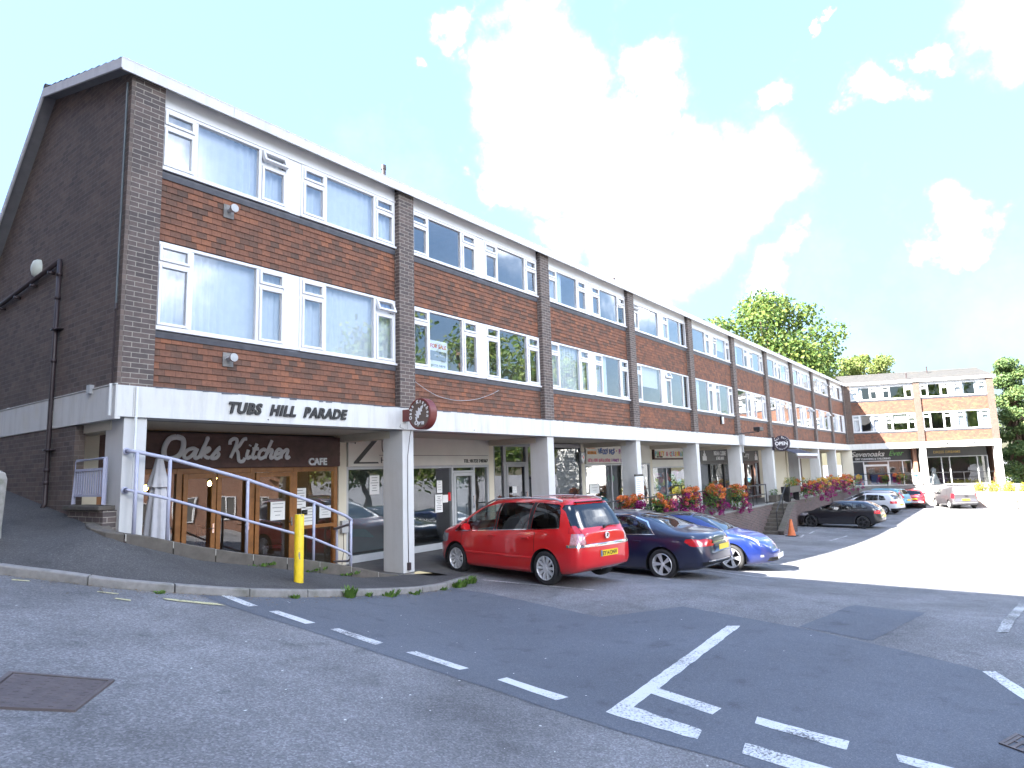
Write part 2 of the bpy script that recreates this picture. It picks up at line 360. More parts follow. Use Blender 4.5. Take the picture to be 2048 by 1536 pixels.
def glass_mat(name, tint=(.82,.88,.9), ior=1.8, rough=.0, boost=1.0, wave=0.003):
    m, nt, N, L, b = new_mat(name)
    N.remove(b); out = [n for n in N if n.type == 'OUTPUT_MATERIAL'][0]
    tr = N.new('ShaderNodeBsdfTransparent'); tr.inputs['Color'].default_value = rgba(tint)
    gl = N.new('ShaderNodeBsdfGlossy'); gl.inputs['Roughness'].default_value = rough; gl.inputs['Color'].default_value = (.95,.97,1,1)
    fr = N.new('ShaderNodeFresnel'); fr.inputs['IOR'].default_value = ior
    mx = N.new('ShaderNodeMixShader')
    gm = N.new('ShaderNodeNewGeometry'); io = M1(N, L, 'MULTIPLY_ADD', gm.outputs['Backfacing'], 1/ior-ior, ior); L.new(io, fr.inputs['IOR'])
    f = M1(N, L, 'MINIMUM', M1(N, L, 'MULTIPLY', fr.outputs[0], boost), 1.0)
    L.new(f, mx.inputs['Fac']); L.new(tr.outputs[0], mx.inputs[1]); L.new(gl.outputs[0], mx.inputs[2]); L.new(mx.outputs[0], out.inputs['Surface'])
    if wave:
        tc = N.new('ShaderNodeTexCoord'); n = N.new('ShaderNodeTexNoise'); n.inputs['Scale'].default_value = 1.4; n.inputs['Detail'].default_value = 1; L.new(tc.outputs['Object'], n.inputs['Vector'])
        bp = N.new('ShaderNodeBump'); bp.inputs['Strength'].default_value = 1; bp.inputs['Distance'].default_value = wave
        L.new(n.outputs['Fac'], bp.inputs['Height']); L.new(bp.outputs[0], gl.inputs['Normal'])
    return m
def cloth_mat(name, col, trans=.35):
    m, nt, N, L, b = new_mat(name)
    b.inputs['Base Color'].default_value = rgba(col); b.inputs['Roughness'].default_value = .9
    tc = N.new('ShaderNodeTexCoord'); n = N.new('ShaderNodeTexNoise'); n.inputs['Scale'].default_value = 7; L.new(tc.outputs['Object'], n.inputs['Vector'])
    r = N.new('ShaderNodeMapRange'); r.inputs['To Min'].default_value = .88; r.inputs['To Max'].default_value = 1.08; L.new(n.outputs['Fac'], r.inputs['Value'])
    s = N.new('ShaderNodeVectorMath'); s.operation = 'SCALE'; s.inputs[0].default_value = col; L.new(r.outputs[0], s.inputs['Scale']); L.new(s.outputs[0], b.inputs['Base Color'])
    return m
def leaf_mat(name, cols, trans=.3):
    m, nt, N, L, b = new_mat(name)
    out = [n for n in N if n.type == 'OUTPUT_MATERIAL'][0]
    gi = N.new('ShaderNodeNewGeometry')
    col = ramp(N, L, gi.outputs['Random Per Island'], [(i/(len(cols)-1), c) for i, c in enumerate(cols)])
    L.new(col, b.inputs['Base Color']); b.inputs['Roughness'].default_value = .55; b.inputs['Specular IOR Level'].default_value = .35
    tl = N.new('ShaderNodeBsdfTranslucent'); L.new(col, tl.inputs['Color'])
    mx = N.new('ShaderNodeMixShader'); mx.inputs['Fac'].default_value = trans
    L.new(b.outputs[0], mx.inputs[1]); L.new(tl.outputs[0], mx.inputs[2]); L.new(mx.outputs[0], out.inputs['Surface'])
    return m
def emit_mat(name, col, s):
    m, nt, N, L, b = new_mat(name)
    b.inputs['Emission Color'].default_value = rgba(col); b.inputs['Emission Strength'].default_value = s; b.inputs['Base Color'].default_value = rgba(col)
    return m
def carpaint(name, col, metal=.0, flake=0):
    m, nt, N, L, b = new_mat(name)
    b.inputs['Base Color'].default_value = rgba(col); b.inputs['Metallic'].default_value = metal
    b.inputs['Roughness'].default_value = .32; b.inputs['Coat Weight'].default_value = 1; b.inputs['Coat Roughness'].default_value = .025
    tc = N.new('ShaderNodeTexCoord'); n = N.new('ShaderNodeTexNoise'); n.inputs['Scale'].default_value = 5; n.inputs['Detail'].default_value = 5; L.new(tc.outputs['Object'], n.inputs['Vector'])
    sp = N.new('ShaderNodeSeparateXYZ'); L.new(tc.outputs['Object'], sp.inputs[0])
    # road film along the sills
    lo = N.new('ShaderNodeMapRange'); lo.inputs['From Min'].default_value = .55; lo.inputs['From Max'].default_value = .15; L.new(sp.outputs['Z'], lo.inputs['Value'])
    f = M1(N, L, 'MULTIPLY', lo.outputs[0], M1(N, L, 'MULTIPLY', n.outputs['Fac'], .4))
    mx = N.new('ShaderNodeMixRGB'); mx.inputs['Color1'].default_value = rgba(col); mx.inputs['Color2'].default_value = (.12,.11,.10,1); L.new(f, mx.inputs['Fac']); L.new(mx.outputs[0], b.inputs['Base Color'])
    r = N.new('ShaderNodeMapRange'); r.inputs['To Min'].default_value = .02; r.inputs['To Max'].default_value = .07; L.new(n.outputs['Fac'], r.inputs['Value']); L.new(r.outputs[0], b.inputs['Coat Roughness'])
    return m
MT = {}
MT['brick'] = brick_mat('dark_brick', (.145,.112,.102), (.092,.078,.076), (.32,.29,.25), stain=(.068,.060,.058))
MT['brick_gable'] = brick_mat('gable_brick', (.165,.125,.108), (.105,.088,.080), (.18,.155,.14), stain=(.085,.072,.066))
MT['brick_red'] = brick_mat('red_brown_brick', (.15,.10,.095), (.10,.075,.075), (.22,.20,.185), stain=(.09,.08,.08))
MT['brick_sunlit'] = brick_mat('sunlit_tone_brick', (.14,.095,.076), (.10,.074,.062), (.20,.17,.15))  # same brick as the parade, with a sunlit tone put into its colour
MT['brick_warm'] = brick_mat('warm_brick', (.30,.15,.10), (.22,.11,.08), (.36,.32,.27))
MT['tile'] = tile_mat('tile_hanging')
MT['tile_grey'] = pm('mossy_top_tile', (.085,.08,.068), .85, var=.35, scale=9, bump=.3, bscale=30, dirt=(.10,.11,.05), dscale=4)
MT['white'] = painted_mat('white_painted_concrete')
MT['column'] = painted_mat('column_paint', (.58,.58,.57), (.38,.37,.35), .3, (.48,.46,.41))
MT['cream'] = painted_mat('cream_paint', (.62,.57,.46), (.45,.41,.33), .25, (.58,.50,.36))
MT['barge'] = painted_mat('weathered_white_board', (.66,.655,.65), (.36,.355,.36), .55, (.5,.485,.46))
MT['upvc'] = pm('white_upvc', (.70,.70,.71), .32, var=.03, scale=3)
MT['lead'] = pm('lead_flashing', (.085,.088,.105), .55, var=.3, scale=7, bump=.2, bscale=14)
MT['soffit'] = pm('soffit_board', (.62,.58,.50), .8, var=.12, scale=3, dirt=(.42,.38,.3), dscale=2.5)
MT['slate'] = pm('grey_concrete_tile', (.062,.061,.060), .9, var=.28, scale=5, bump=.3, bscale=24, dirt=(.085,.075,.062))
MT['glass'] = glass_mat('window_glass', (.90,.94,.97), 1.8, boost=2.3)
MT['shopglass'] = glass_mat('shop_glass', (.74,.79,.79), 1.75, boost=1.7, wave=.003)
MT['curtain'] = cloth_mat('net_curtain', (.62,.65,.70))
MT['blind'] = pm('blind', (.62,.61,.57), .9, var=.04)
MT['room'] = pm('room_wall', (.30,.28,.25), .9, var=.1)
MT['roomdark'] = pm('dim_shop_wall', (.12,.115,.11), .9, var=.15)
MT['asphalt'] = asphalt_mat('worn_asphalt', (.115,.115,.120), (.235,.232,.242), (.34,.335,.34))
MT['asphalt_new'] = asphalt_mat('dark_asphalt', (.095,.104,.124), (.140,.152,.178), (.20,.205,.22), 95, .18)
MT['pave'] = asphalt_mat('pavement_asphalt', (.052,.050,.050), (.095,.091,.090), (.17,.165,.16), 85, .4)
MT['forecourt'] = pm('forecourt_screed', (.105,.10,.095), .8, var=.3, scale=3, bump=.2, bscale=70, dirt=(.06,.055,.05))
MT['kerb'] = pm('kerb_concrete', (.235,.225,.215), .85, var=.22, scale=9, bump=.4, bscale=90, dirt=(.11,.11,.085))
MT['coping'] = pm('coping_stone', (.105,.092,.078), .9, var=.25, scale=8, bump=.4, bscale=60, dirt=(.07,.075,.045))
MT['mortar'] = pm('mortar', (.42,.40,.36), .9)
MT['linewhite'] = paintline_mat('road_white', (.60,.61,.62), .66)
MT['lineworn'] = paintline_mat('worn_road_white', (.5,.5,.5), 1.0, (.10,.10,.10))
MT['lineyellow'] = paintline_mat('worn_road_yellow', (.58,.53,.30), .75, (.10,.10,.10))
MT['iron'] = pm('cast_iron', (.10,.082,.082), .6, var=.3, scale=12, bump=.3, bscale=50)
MT['rail'] = pm('lilac_grey_rail_paint', (.40,.41,.52), .4, var=.08, scale=8)
MT['yellow'] = pm('yellow_post_paint', (.78,.55,.015), .5, var=.12, scale=14, dirt=(.45,.30,.03), dscale=7)
MT['black'] = pm('black_metal', (.018,.018,.02), .45, var=.2)
MT['pipe'] = pm('brown_pipe', (.045,.032,.034), .45, var=.2, scale=9)
MT['grey'] = pm('grey_frame', (.24,.24,.25), .45, var=.06)
MT['grey2'] = pm('light_grey_metal', (.42,.43,.44), .4, var=.06)
MT['timber'] = pm('dark_stained_board', (.085,.040,.032), .55, var=.45, scale=4, bump=.15, bscale=30)
MT['oak'] = pm('varnished_oak', (.27,.115,.035), .38, var=.3, scale=7)
MT['panelcream'] = pm('cream_sign_board', (.58,.56,.50), .5, var=.06, scale=2)
MT['signgrey'] = pm('dark_grey_sign', (.055,.056,.058), .5, var=.1)
MT['white_letter'] = pm('white_lettering', (.78,.78,.78), .45, var=.03)
MT['grey_letter'] = pm('brushed_lettering', (.62,.62,.62), .4, var=.04)
MT['black_letter'] = pm('black_lettering', (.02,.02,.022), .45, var=.05)
MT['gold_letter'] = pm('gold_lettering', (.42,.30,.10), .45, var=.05)
MT['paper'] = pm('paper', (.78,.78,.76), .8, var=.03)
MT['door_grey'] = pm('blue_grey_door', (.16,.185,.205), .45, var=.05)
MT['plastic_white'] = pm('white_plastic', (.72,.74,.74), .4, var=.04)
MT['parasol'] = cloth_mat('parasol_canvas', (.60,.60,.64))
MT['rubber'] = pm('tyre_rubber', (.022,.022,.023), .8, var=.2, scale=20)
MT['alloy'] = pm('alloy_wheel', (.66,.66,.68), .32, .35, var=.05)
MT['alloy_dark'] = pm('dark_alloy_wheel', (.08,.08,.085), .35, .7, var=.05)
MT['chrome'] = pm('chrome', (.75,.75,.77), .08, 1, var=.02)
MT['carglass'] = glass_mat('car_glass', (.55,.60,.60), 1.6, boost=1.15, wave=.002)
MT['carglass_dark'] = glass_mat('privacy_glass', (.07,.08,.09), 1.6, boost=1.2, wave=.002)
MT['cabin'] = pm('car_interior', (.03,.03,.033), .8, var=.2)
MT['trim'] = pm('black_car_trim', (.015,.015,.016), .5, var=.1)
MT['lamp_red'] = pm('red_lamp_lens', (.55,.012,.02), .12, var=.05, coat=1)
MT['lamp_pink'] = pm('pink_lamp_lens', (.55,.30,.32), .12, .2, var=.45, scale=26, coat=1)
MT['lamp_clear'] = pm('clear_lamp_lens', (.46,.44,.46), .12, .3, var=.25, scale=30, coat=1)
MT['plate_y'] = pm('yellow_plate', (.80,.56,.015), .4, var=.03)
MT['plate_w'] = pm('white_plate', (.75,.75,.74), .4, var=.03)
MT['cone'] = pm('faded_cone_orange', (.62,.16,.055), .6, var=.15, scale=9)
MT['bark'] = pm('bark', (.10,.065,.045), .9, var=.35, scale=8, bump=.6, bscale=22)
MT['leaf_tree'] = leaf_mat('broadleaf', [(.05,.10,.025),(.085,.15,.035),(.13,.19,.04),(.20,.22,.05)], .4)
MT['leaf_light'] = leaf_mat('light_leaf', [(.13,.19,.045),(.19,.24,.07),(.26,.28,.09)], .45)
MT['leaf_dark'] = leaf_mat('conifer_leaf', [(.07,.13,.05),(.12,.19,.065),(.20,.25,.09)], .4)
MT['leaf_weed'] = leaf_mat('weed_leaf', [(.06,.13,.02),(.11,.21,.035),(.15,.24,.06)], .3)
MT['leaf_yellow'] = leaf_mat('golden_shrub', [(.16,.19,.03),(.30,.28,.04),(.42,.36,.05)], .35)
MT['leaf_moss'] = pm('moss', (.07,.10,.02), .95, var=.4, scale=30)
MT['fl_orange'] = leaf_mat('orange_petal', [(.62,.13,.03),(.75,.22,.05),(.70,.30,.12)], .3)
MT['fl_purple'] = leaf_mat('magenta_petal', [(.20,.015,.08),(.32,.02,.15),(.25,.02,.18)], .3)
MT['brick_pale'] = brick_mat('pale_brick', (.42,.33,.29), (.36,.29,.25), (.42,.39,.35))
MT['fl_pink'] = leaf_mat('pink_petal', [(.60,.08,.12),(.70,.22,.25),(.55,.03,.06)], .3)
MT['fl_yellow'] = leaf_mat('yellow_petal', [(.62,.40,.05),(.7,.5,.12),(.7,.25,.05)], .3)
from mathutils.geometry import tessellate_polygon
# ------------------------------------------------------------------ the ground
def street_h(x, y): return -1.7 - .17*max(-25, x) + .13*min(25, y) - .05*max(0, x-9)
def park_h(x, y):
    t = min(max(x-11.5, -40), 29)
    d = .085*t*(1-t/58) if t > 0 else 0
    return -2.15 - d + .01*(max(-20, min(y, 20))-8)
def G(x, y):
    a, b = street_h(x, y), park_h(x, y); k = .05; m = max(a, b)
    return m + k*log(exp((a-m)/k)+exp((b-m)/k)) - .01
def frange(a, b, s): return list(np.arange(a, b-1e-6, s))
gx = [-700,-400,-200,-100,-60,-40,-30,-25] + frange(-20,-4,2) + frange(-4,4,.2) + frange(4,13.2,.1) + frange(13.2,20,.2) + frange(20,64,1) + [64,70,80,95,110,130,160,200,300,500,900]
gy = [-700,-400,-200,-100,-60,-40,-30] + frange(-25,-5,1.5) + frange(-5,-1,.5) + frange(-1,9.5,.1) + frange(9.5,13,.25) + frange(13,25,1) + [25,30,40,60,90,140,220,400,900]
mb = MB(); nx = len(gx)
mb.v = [(x, y, G(x, y)) for y in gy for x in gx]
for j in range(len(gy)-1):
    for i in range(nx-1):
        cx, cy = (gx[i]+gx[i+1])/2, (gy[j]+gy[j+1])/2
        if 4.0 < cx < 13.2 and 9.5 < cy < 30: continue
        a = j*nx+i
        mb.f.append((a, a+1, a+nx+1, a+nx)); mb.m.append(0)
tag(mb.build('road_and_car_park', MT['asphalt'], smooth=True), kind='structure')
def drape(name, poly, mat, off, cell=.1, wob=0, kind='structure', zf=G):
    pts = []
    rnd = random.Random(len(poly)*7+int(poly[0][0]*100))
    n = len(poly)
    for i in range(n):
        a, b = Vector(poly[i][:2]), Vector(poly[(i+1) % n][:2])
        k = max(1, int((b-a).length/.12)) if wob else 1
        for q in range(k):
            p = a.lerp(b, q/k)
            if wob: p += Vector((rnd.uniform(-wob,wob), rnd.uniform(-wob,wob)))
            pts.append(p)
    bm = bmesh.new()
    vs_ = [bm.verts.new((p.x, p.y, 0)) for p in pts]
    for tri in tessellate_polygon([[Vector((p.x, p.y, 0)) for p in pts]]):
        try: bm.faces.new([vs_[i] for i in tri])
        except ValueError: pass
    for ax in (0, 1):
        lo = min(p[ax] for p in pts); hi = max(p[ax] for p in pts)
        k = floor(lo/cell)+1
        cell_ = cell if hi-lo < 30 and lo < 20 else 1.0
        k = floor(lo/cell_)+1
        while k*cell_ < hi:
            co = [0,0,0]; no = [0,0,0]; co[ax] = k*cell_; no[ax] = 1
            bmesh.ops.bisect_plane(bm, geom=bm.verts[:]+bm.edges[:]+bm.faces[:], plane_co=co, plane_no=no, dist=1e-5); k += 1
    for v in bm.verts: v.co.z = zf(v.co.x, v.co.y)+off
    bmesh.ops.recalc_face_normals(bm, faces=bm.faces[:])
    for f in bm.faces:
        if f.normal.z < 0: f.normal_flip()
    me = bpy.data.meshes.new(name); bm.to_mesh(me); bm.free(); me.materials.append(mat)
    o = bpy.data.objects.new(name, me); COL.objects.link(o)
    if kind: o['kind'] = kind
    return o
# dark relaid asphalt across the mouth of the car park, and a square patch
drape('relaid_asphalt', [(4.34,8.16),(4.38,7.57),(4.6,6.6),(4.76,5.77),(5.09,4.04),(5.17,3.03),(5.18,2.13),(5.16,1.76),(5.16,-0.65),(7.69,-0.61),(8.38,0.09),(8.78,0.41),(9.23,1.25),(9.73,2.49),(10.22,4.36),(9.3,4.85),(8.88,5.1),(9.5,7.65),(9.53,8.66),(8.67,8.5),(7.62,8.25),(6.68,8.12),(5.74,8.02),(4.98,8.03)], MT['asphalt_new'], .004, wob=.012)
drape('square_asphalt_patch', [(9.78,2.5),(11.8,2.14),(11.68,1.17),(9.5,1.57)], MT['asphalt_new'], .004, wob=.012)
def line(name, poly, mat, wob=.006): return drape(name, poly, mat, .008, wob=wob)
for q in ([(4.6,8.1),(4.74,8.12),(4.76,7.53),(4.62,7.51)], [(4.73,7.25),(4.88,7.28),(4.97,6.68),(4.81,6.64)], [(4.95,6.38),(5.1,6.4),(5.19,5.76),(5.02,5.7)],
          [(5.17,5.37),(5.32,5.38),(5.43,4.71),(5.26,4.69)], [(5.4,4.31),(5.57,4.32),(5.6,3.6),(5.41,3.62)],
          [(6.25,3.12),(6.41,3.06),(6.22,2.33),(6.02,2.35)], [(6.02,1.98),(6.19,2.01),(6.06,1.24),(5.87,1.23)], [(5.36,1.88),(5.58,1.92),(5.45,1.08),(5.24,1.05)],
          [(6.01,0.91),(5.86,0.88),(5.75,0.11),(5.91,0.13)], [(5.19,0.76),(5.38,0.78),(5.26,-0.05),(5.07,-0.05)]):
    line('road_marking', q, MT['linewhite'])
line('road_marking', [(9.31,3.34),(9.41,3.18),(6.4,3.04),(5.79,3.01),(5.63,2.3),(5.42,2.26),(5.49,3.14),(5.89,3.18)], MT['linewhite'], .008)
line('road_marking', [(8.74,0.43),(8.81,0.32),(8.12,0.02),(7.53,-0.31),(7.44,-0.18),(8.02,0.14)], MT['linewhite'])
line('road_marking', [(10.76,0.33),(10.84,0.2),(14.38,-0.05),(14.38,0.08)], MT['lineworn'])
for a, b in (((10.56,8.77),(10.72,6.26)), ((13.75,7.96),(13.13,5.78)), ((16.67,7.28),(15.17,4.2)), ((19.9,8.46),(18.97,4.31)), ((31.68,7.72),(33.44,8)), ((34.01,7.89),(37.07,8.14)), ((37.07,8.14),(36.35,5.63)), ((30.48,6.31),(33.63,6.18)), ((40.08,8.16),(39.47,5.19)), ((44.07,8.07),(43.52,5.12))):
    a, b = Vector(a), Vector(b); t = (b-a).normalized(); n = Vector((-t.y, t.x))*.045
    line('road_marking', [a+n, b+n, b-n, a-n], MT['lineworn'])
for q in ([(3.81,7.95),(4.3,7.68),(4.36,7.58),(4.22,7.6),(3.79,7.86)], [(2.6,8.84),(2.76,8.78),(2.74,8.74),(2.58,8.8)], [(3.25,8.28),(3.42,8.17),(3.4,8.13),(3.23,8.24)], [(3.3,7.95),(3.42,7.86),(3.4,7.8),(3.28,7.9)]):
    line('yellow_road_marking', q, MT['lineyellow'], .012)
# kerb and pavement round the corner
pairs = [((-2.0,18),(3.98,30,1.5)),((.9,10.9),(3.98,16,.22)),((1.95,9.62),(3.98,13,-.2)),((2.50,9.16),(3.98,11.25,-.45)),((2.97,8.84),(3.84,10.0,-.58)),((3.58,8.42),(4.0,9.62,-.76)),
         ((4.98,8.06),(5.1,9.58,-1.14)),((6.68,8.15),(7.0,9.58,-1.56)),((8,8.35),(8.2,9.62,-1.83)),((9.16,8.62),(9.3,9.86,-1.95)),((9.82,8.78),(10.2,10.0,-2.05)),((10.3,8.88),(11.05,9.85,-2.13))]
def catmull(P, k):
    P = [Vector(p) for p in P]; out = []
    for i in range(len(P)-1):
        p0, p1, p2, p3 = P[max(i-1,0)], P[i], P[i+1], P[min(i+2,len(P)-1)]
        for q in range(k):
            t = q/k
            out.append(.5*((2*p1)+(p2-p0)*t+(2*p0-5*p1+4*p2-p3)*t*t+(3*p1-p0-3*p2+p3)*t**3))
    out.append(P[-1]); return out
KL = catmull([(a[0], a[1], 0) for a, b in pairs], 8); BL = [Vector(pairs[0][1])]
for i in range(len(pairs)-1):
    for q in range(1, 9): BL.append(Vector(pairs[i][1]).lerp(Vector(pairs[i+1][1]), q/8))
KH = .105
mb = MB(); NC = 10; rows = []
for k, b in zip(KL, BL):
    d = (b.xy-k.xy).normalized(); a = Vector((k.x+d.x*.12, k.y+d.y*.12, 0)); a.z = G(k.x, k.y)+KH-.003
    row = []
    for q in range(NC+1):
        t = q/NC; p = a.lerp(b, t); p.z += .012*sin(p.x*3.1+p.y*2.3)*t*(1-t)*4
        row.append(len(mb.v)); mb.v.append(tuple(p))
    rows.append(row)
for r0, r1 in zip(rows, rows[1:]):
    for q in range(NC): mb.f.append((r0[q], r1[q], r1[q+1], r0[q+1])); mb.m.append(0)
def pave_h(x, y):
    best = None
    for k, b in zip(KL, BL):
        ab = b.xy-k.xy; t = max(0, min(1, (Vector((x,y))-k.xy).dot(ab)/ab.length_squared)); p = k.xy+ab*t
        d = (p-Vector((x,y))).length
        if best is None or d < best[0]: best = (d, (G(k.x,k.y)+KH)*(1-t)+b.z*t)
    return best[1]
tag(mb.build('pavement', MT['pave'], smooth=True), kind='structure')
mb = MB(); acc = 0; start = 0
L_ = [0]
for a, b in zip(KL, KL[1:]): L_.append(L_[-1]+(b-a).length)
def kpt(s):
    i = max(0, min(len(L_)-2, int(np.searchsorted(L_, s))-1)); t = (s-L_[i])/(L_[i+1]-L_[i])
    p = KL[i].lerp(KL[i+1], t); d = (KL[i+1]-KL[i]).normalized(); bd = (BL[i].lerp(BL[i+1], t).xy-p.xy).normalized()
    n = Vector((-d.y, d.x));
    if n.dot(bd) < 0: n = -n
    return p, n
s = 2.0
while s < L_[-1]-.05:
    e = min(s+.905, L_[-1]); prev = None
    for q in range(7):
        p, n = kpt(s+(e-.016-s)*q/6); h = G(p.x, p.y)
        ring = []
        for off, z in ((0, -.12),(0, KH-.018),(.006, KH-.006),(.02, KH),(.125, KH+.002),(.125, -.12)):
            ring.append(len(mb.v)); mb.v.append((p.x+n.x*off, p.y+n.y*off, h+z))
        if prev is None: mb.f.append(tuple(ring)); mb.m.append(0)
        else:
            for k in range(6): k2 = (k+1) % 6; mb.f.append((prev[k], prev[k2], ring[k2], ring[k])); mb.m.append(0)
        prev = ring
    mb.f.append(tuple(reversed(prev))); mb.m.append(0); s = e
tag(mb.build('kerb', MT['kerb']), kind='structure')
# forecourt under the canopy
FZ = -1.95
mb = MB()
mb.quad((4.0,9.86,FZ),(9.9,9.86,FZ),(9.9,12.2,FZ+.03),(4.0,12.2,FZ+.03))
ys = [9.5,9.9,10.6,11.4,12.2]
for xa, xb in ((9.9,10.6),(10.6,11.5),(11.5,12.4),(12.4,13.2)):
    def fz(x, y):
        t = (y-9.5)/2.7; t = t*t*(3-2*t) if t < 1 else 1
        if x < 10: return FZ-.005+.03*t
        return (G(x, 9.5)+.006)*(1-t)+(FZ+.03)*t
    for ya, yb in zip(ys, ys[1:]): mb.quad((xa,ya,fz(xa,ya)),(xb,ya,fz(xb,ya)),(xb,yb,fz(xb,yb)),(xa,yb,fz(xa,yb)))
mb.quad((13.2,10.3,FZ),(62,10.3,FZ),(62,12.2,FZ),(13.2,12.2,FZ)); mb.quad((13.2,10.3,-2.6),(13.2,12.2,-2.6),(13.2,12.2,FZ),(13.2,10.3,FZ))
mb.quad((16.2,9.7,FZ),(62,9.7,FZ),(62,10.3,FZ),(16.2,10.3,FZ)); mb.quad((35.1,9.5,FZ),(62,9.5,FZ),(62,9.7,FZ),(35.1,9.7,FZ)); mb.quad((35.29,8.96,FZ),(35.7,8.96,FZ),(35.7,9.5,FZ),(35.29,9.5,FZ))
tag(mb.build('forecourt', MT['forecourt']), kind='structure')
# manhole cover and gully grate in the road
def plate(name, label, cat, quad, studs, zf=G):
    c = [Vector((x, y, zf(x, y)+.012)) for x, y in quad]; t = thing(name, label, cat, tuple(sum(c, Vector())/4))
    P = lambda u, v, h=0: tuple((c[0].lerp(c[1], u)).lerp(c[3].lerp(c[2], u), v)+Vector((0,0,h)))
    def bars(m, u0, u1, v0, v1, h0, h1):
        i = len(m.v); m.v += [P(u0,v0,h0),P(u1,v0,h0),P(u1,v1,h0),P(u0,v1,h0),P(u0,v0,h1),P(u1,v0,h1),P(u1,v1,h1),P(u0,v1,h1)]
        for f in ((3,2,1,0),(4,5,6,7),(0,1,5,4),(1,2,6,5),(2,3,7,6),(3,0,4,7)): m.f.append(tuple(i+k for k in f)); m.m.append(0)
    fr = MB(); b = .045
    for a in ((0,1,0,b),(0,1,1-b,1),(0,b,b,1-b),(1-b,1,b,1-b)): bars(fr, *a, -.03, .004)
    wpart(fr, 'frame', MT['iron'], t)
    pl = MB()
    if studs:
        bars(pl, b+.01, 1-b-.01, b+.015, 1-b-.015, -.03, -.001)
        for i in range(9):
            for j in range(6):
                u, v = .1+.8*i/8+(.05 if j % 2 else 0), .11+.78*j/5
                if u < .92: bars(pl, u-.020, u+.020, v-.026, v+.026, -.002, .0012)
        wpart(pl, 'cover_plate', MT['iron'], t)
    else:
        bars(pl, b, 1-b, b, 1-b, -.05, -.03)
        for j in range(9):
            v = .07+.86*j/8; bars(pl, b, 1-b, v-.025, v+.025, -.03, .0)
        bars(pl, .47, .53, b, 1-b, -.028, .0)
        wpart(pl, 'grate', MT['iron'], t)
    return t
plate('manhole_cover', 'rusty iron manhole cover set flush in the worn road surface', 'manhole cover', [(1.3,5.04),(1.68,5.63),(2.21,5.27),(1.78,4.77)], True)
plate('drain_grate', 'iron drain grate in dark asphalt at the near corner of the car park mouth', 'drain', [(6.65,0.28),(6.95,0.17),(6.67,-0.31),(6.36,-0.19)], False)
# ------------------------------------------------------------------ plants along the kerb
def blades(mb, c, n, r, h, m=0, rnd=random):
    for _ in range(n):
        a = rnd.uniform(0, 2*pi); d = r*sqrt(rnd.random()); x, y = c[0]+d*cos(a), c[1]+d*sin(a)
        l = h*.8*rnd.uniform(.35, 1); lean = rnd.uniform(.1, .9); w = rnd.uniform(.006, .016)*(1+h*1.6)
        dx, dy = cos(a)*lean*l, sin(a)*lean*l; px, py = -sin(a)*w, cos(a)*w; z = c[2]
        b0 = (x-px, y-py, z); b1 = (x+px, y+py, z); m0 = (x+dx*.45-px*1.3, y+dy*.45-py*1.3, z+l*.6); m1 = (x+dx*.45+px*1.3, y+dy*.45+py*1.3, z+l*.6); t = (x+dx, y+dy, z+l*.92)
        i = len(mb.v); mb.v += [b0,b1,m1,m0,t]; mb.f += [(i,i+1,i+2,i+3),(i+3,i+2,i+4)]; mb.m += [m,m]
rnd = random.Random(5)
def weed(pts, n, r, h, label):
    x, y = pts; c = (x, y, G(x, y))
    t = thing('kerb_weed', label, 'weed', c, group='weeds growing along the kerb'); mb = MB()
    blades(mb, c, n, r, h, rnd=rnd); wpart(mb, 'leaves', MT['leaf_weed'], t); return t
weed((6.62,8.08), 70, .09, .24, 'tall leafy weed at the kerb between the yellow post and the first column')
weed((7.05,8.14), 24, .05, .11, 'small grass tuft against the kerb just right of the tall leafy weed')
weed((7.55,8.22), 80, .17, .13, 'low spreading clump of weeds at the kerb below the second column')
weed((8.25,8.36), 50, .14, .10, 'thin patch of weeds at the kerb right of the spreading clump')
weed((9.23,8.62), 36, .1, .10, 'sparse weeds at the kerb between the column and the red car')
weed((9.75,8.68), 120, .17, .17, 'bushy green weeds at the kerb end beside the front wheel of the red car')
weed((10.2,8.78), 90, .16, .18, 'last grassy tuft on the kerb tip under the nose of the red car')
weed((5.62,8), 26, .07, .09, 'small weed on the road side of the kerb left of the yellow post')
weed((3.9,8.22), 22, .07, .05, 'tiny moss tuft on the kerb joint at the left end')
mb = MB()
for _ in range(900):
    s = rnd.uniform(L_[-1]-10, L_[-1]-.1); p, n = kpt(s); d = rnd.expovariate(9); x, y = p.x-n.x*d, p.y-n.y*d
    z = G(x, y)+.012; w = rnd.uniform(.004, .014); a = rnd.uniform(0, pi); l = rnd.uniform(.006, .022)
    ca, sa = cos(a), sin(a); mb.quad((x-ca*l, y-sa*l, z), (x+sa*w, y-ca*w, z+rnd.uniform(0,.006)), (x+ca*l, y+sa*l, z), (x-sa*w, y+ca*w, z+rnd.uniform(0,.006)))
tag(mb.build('kerb_litter', leaf_mat('dead_leaf', [(.10,.06,.03),(.20,.12,.05),(.30,.24,.14),(.07,.05,.04)], .1)), 'scatter of dead leaves and grit lying along the kerb channel', 'leaf litter', kind='stuff')
mb = MB()
for _ in range(60):
    x, y = rnd.uniform(2.2, 10), rnd.uniform(1.5, 8); z = G(x, y)+.014; r = rnd.uniform(.006, .016); a = rnd.uniform(0, 6)
    mb.quad((x-r*cos(a), y-r*sin(a), z), (x+r*.6*sin(a), y-r*.6*cos(a), z), (x+r*cos(a), y+r*sin(a), z), (x-r*.6*sin(a), y+r*.6*cos(a), z))
tag(mb.build('road_specks', MT['paper']), 'small pale scraps and gum spots on the road', 'litter', kind='stuff')
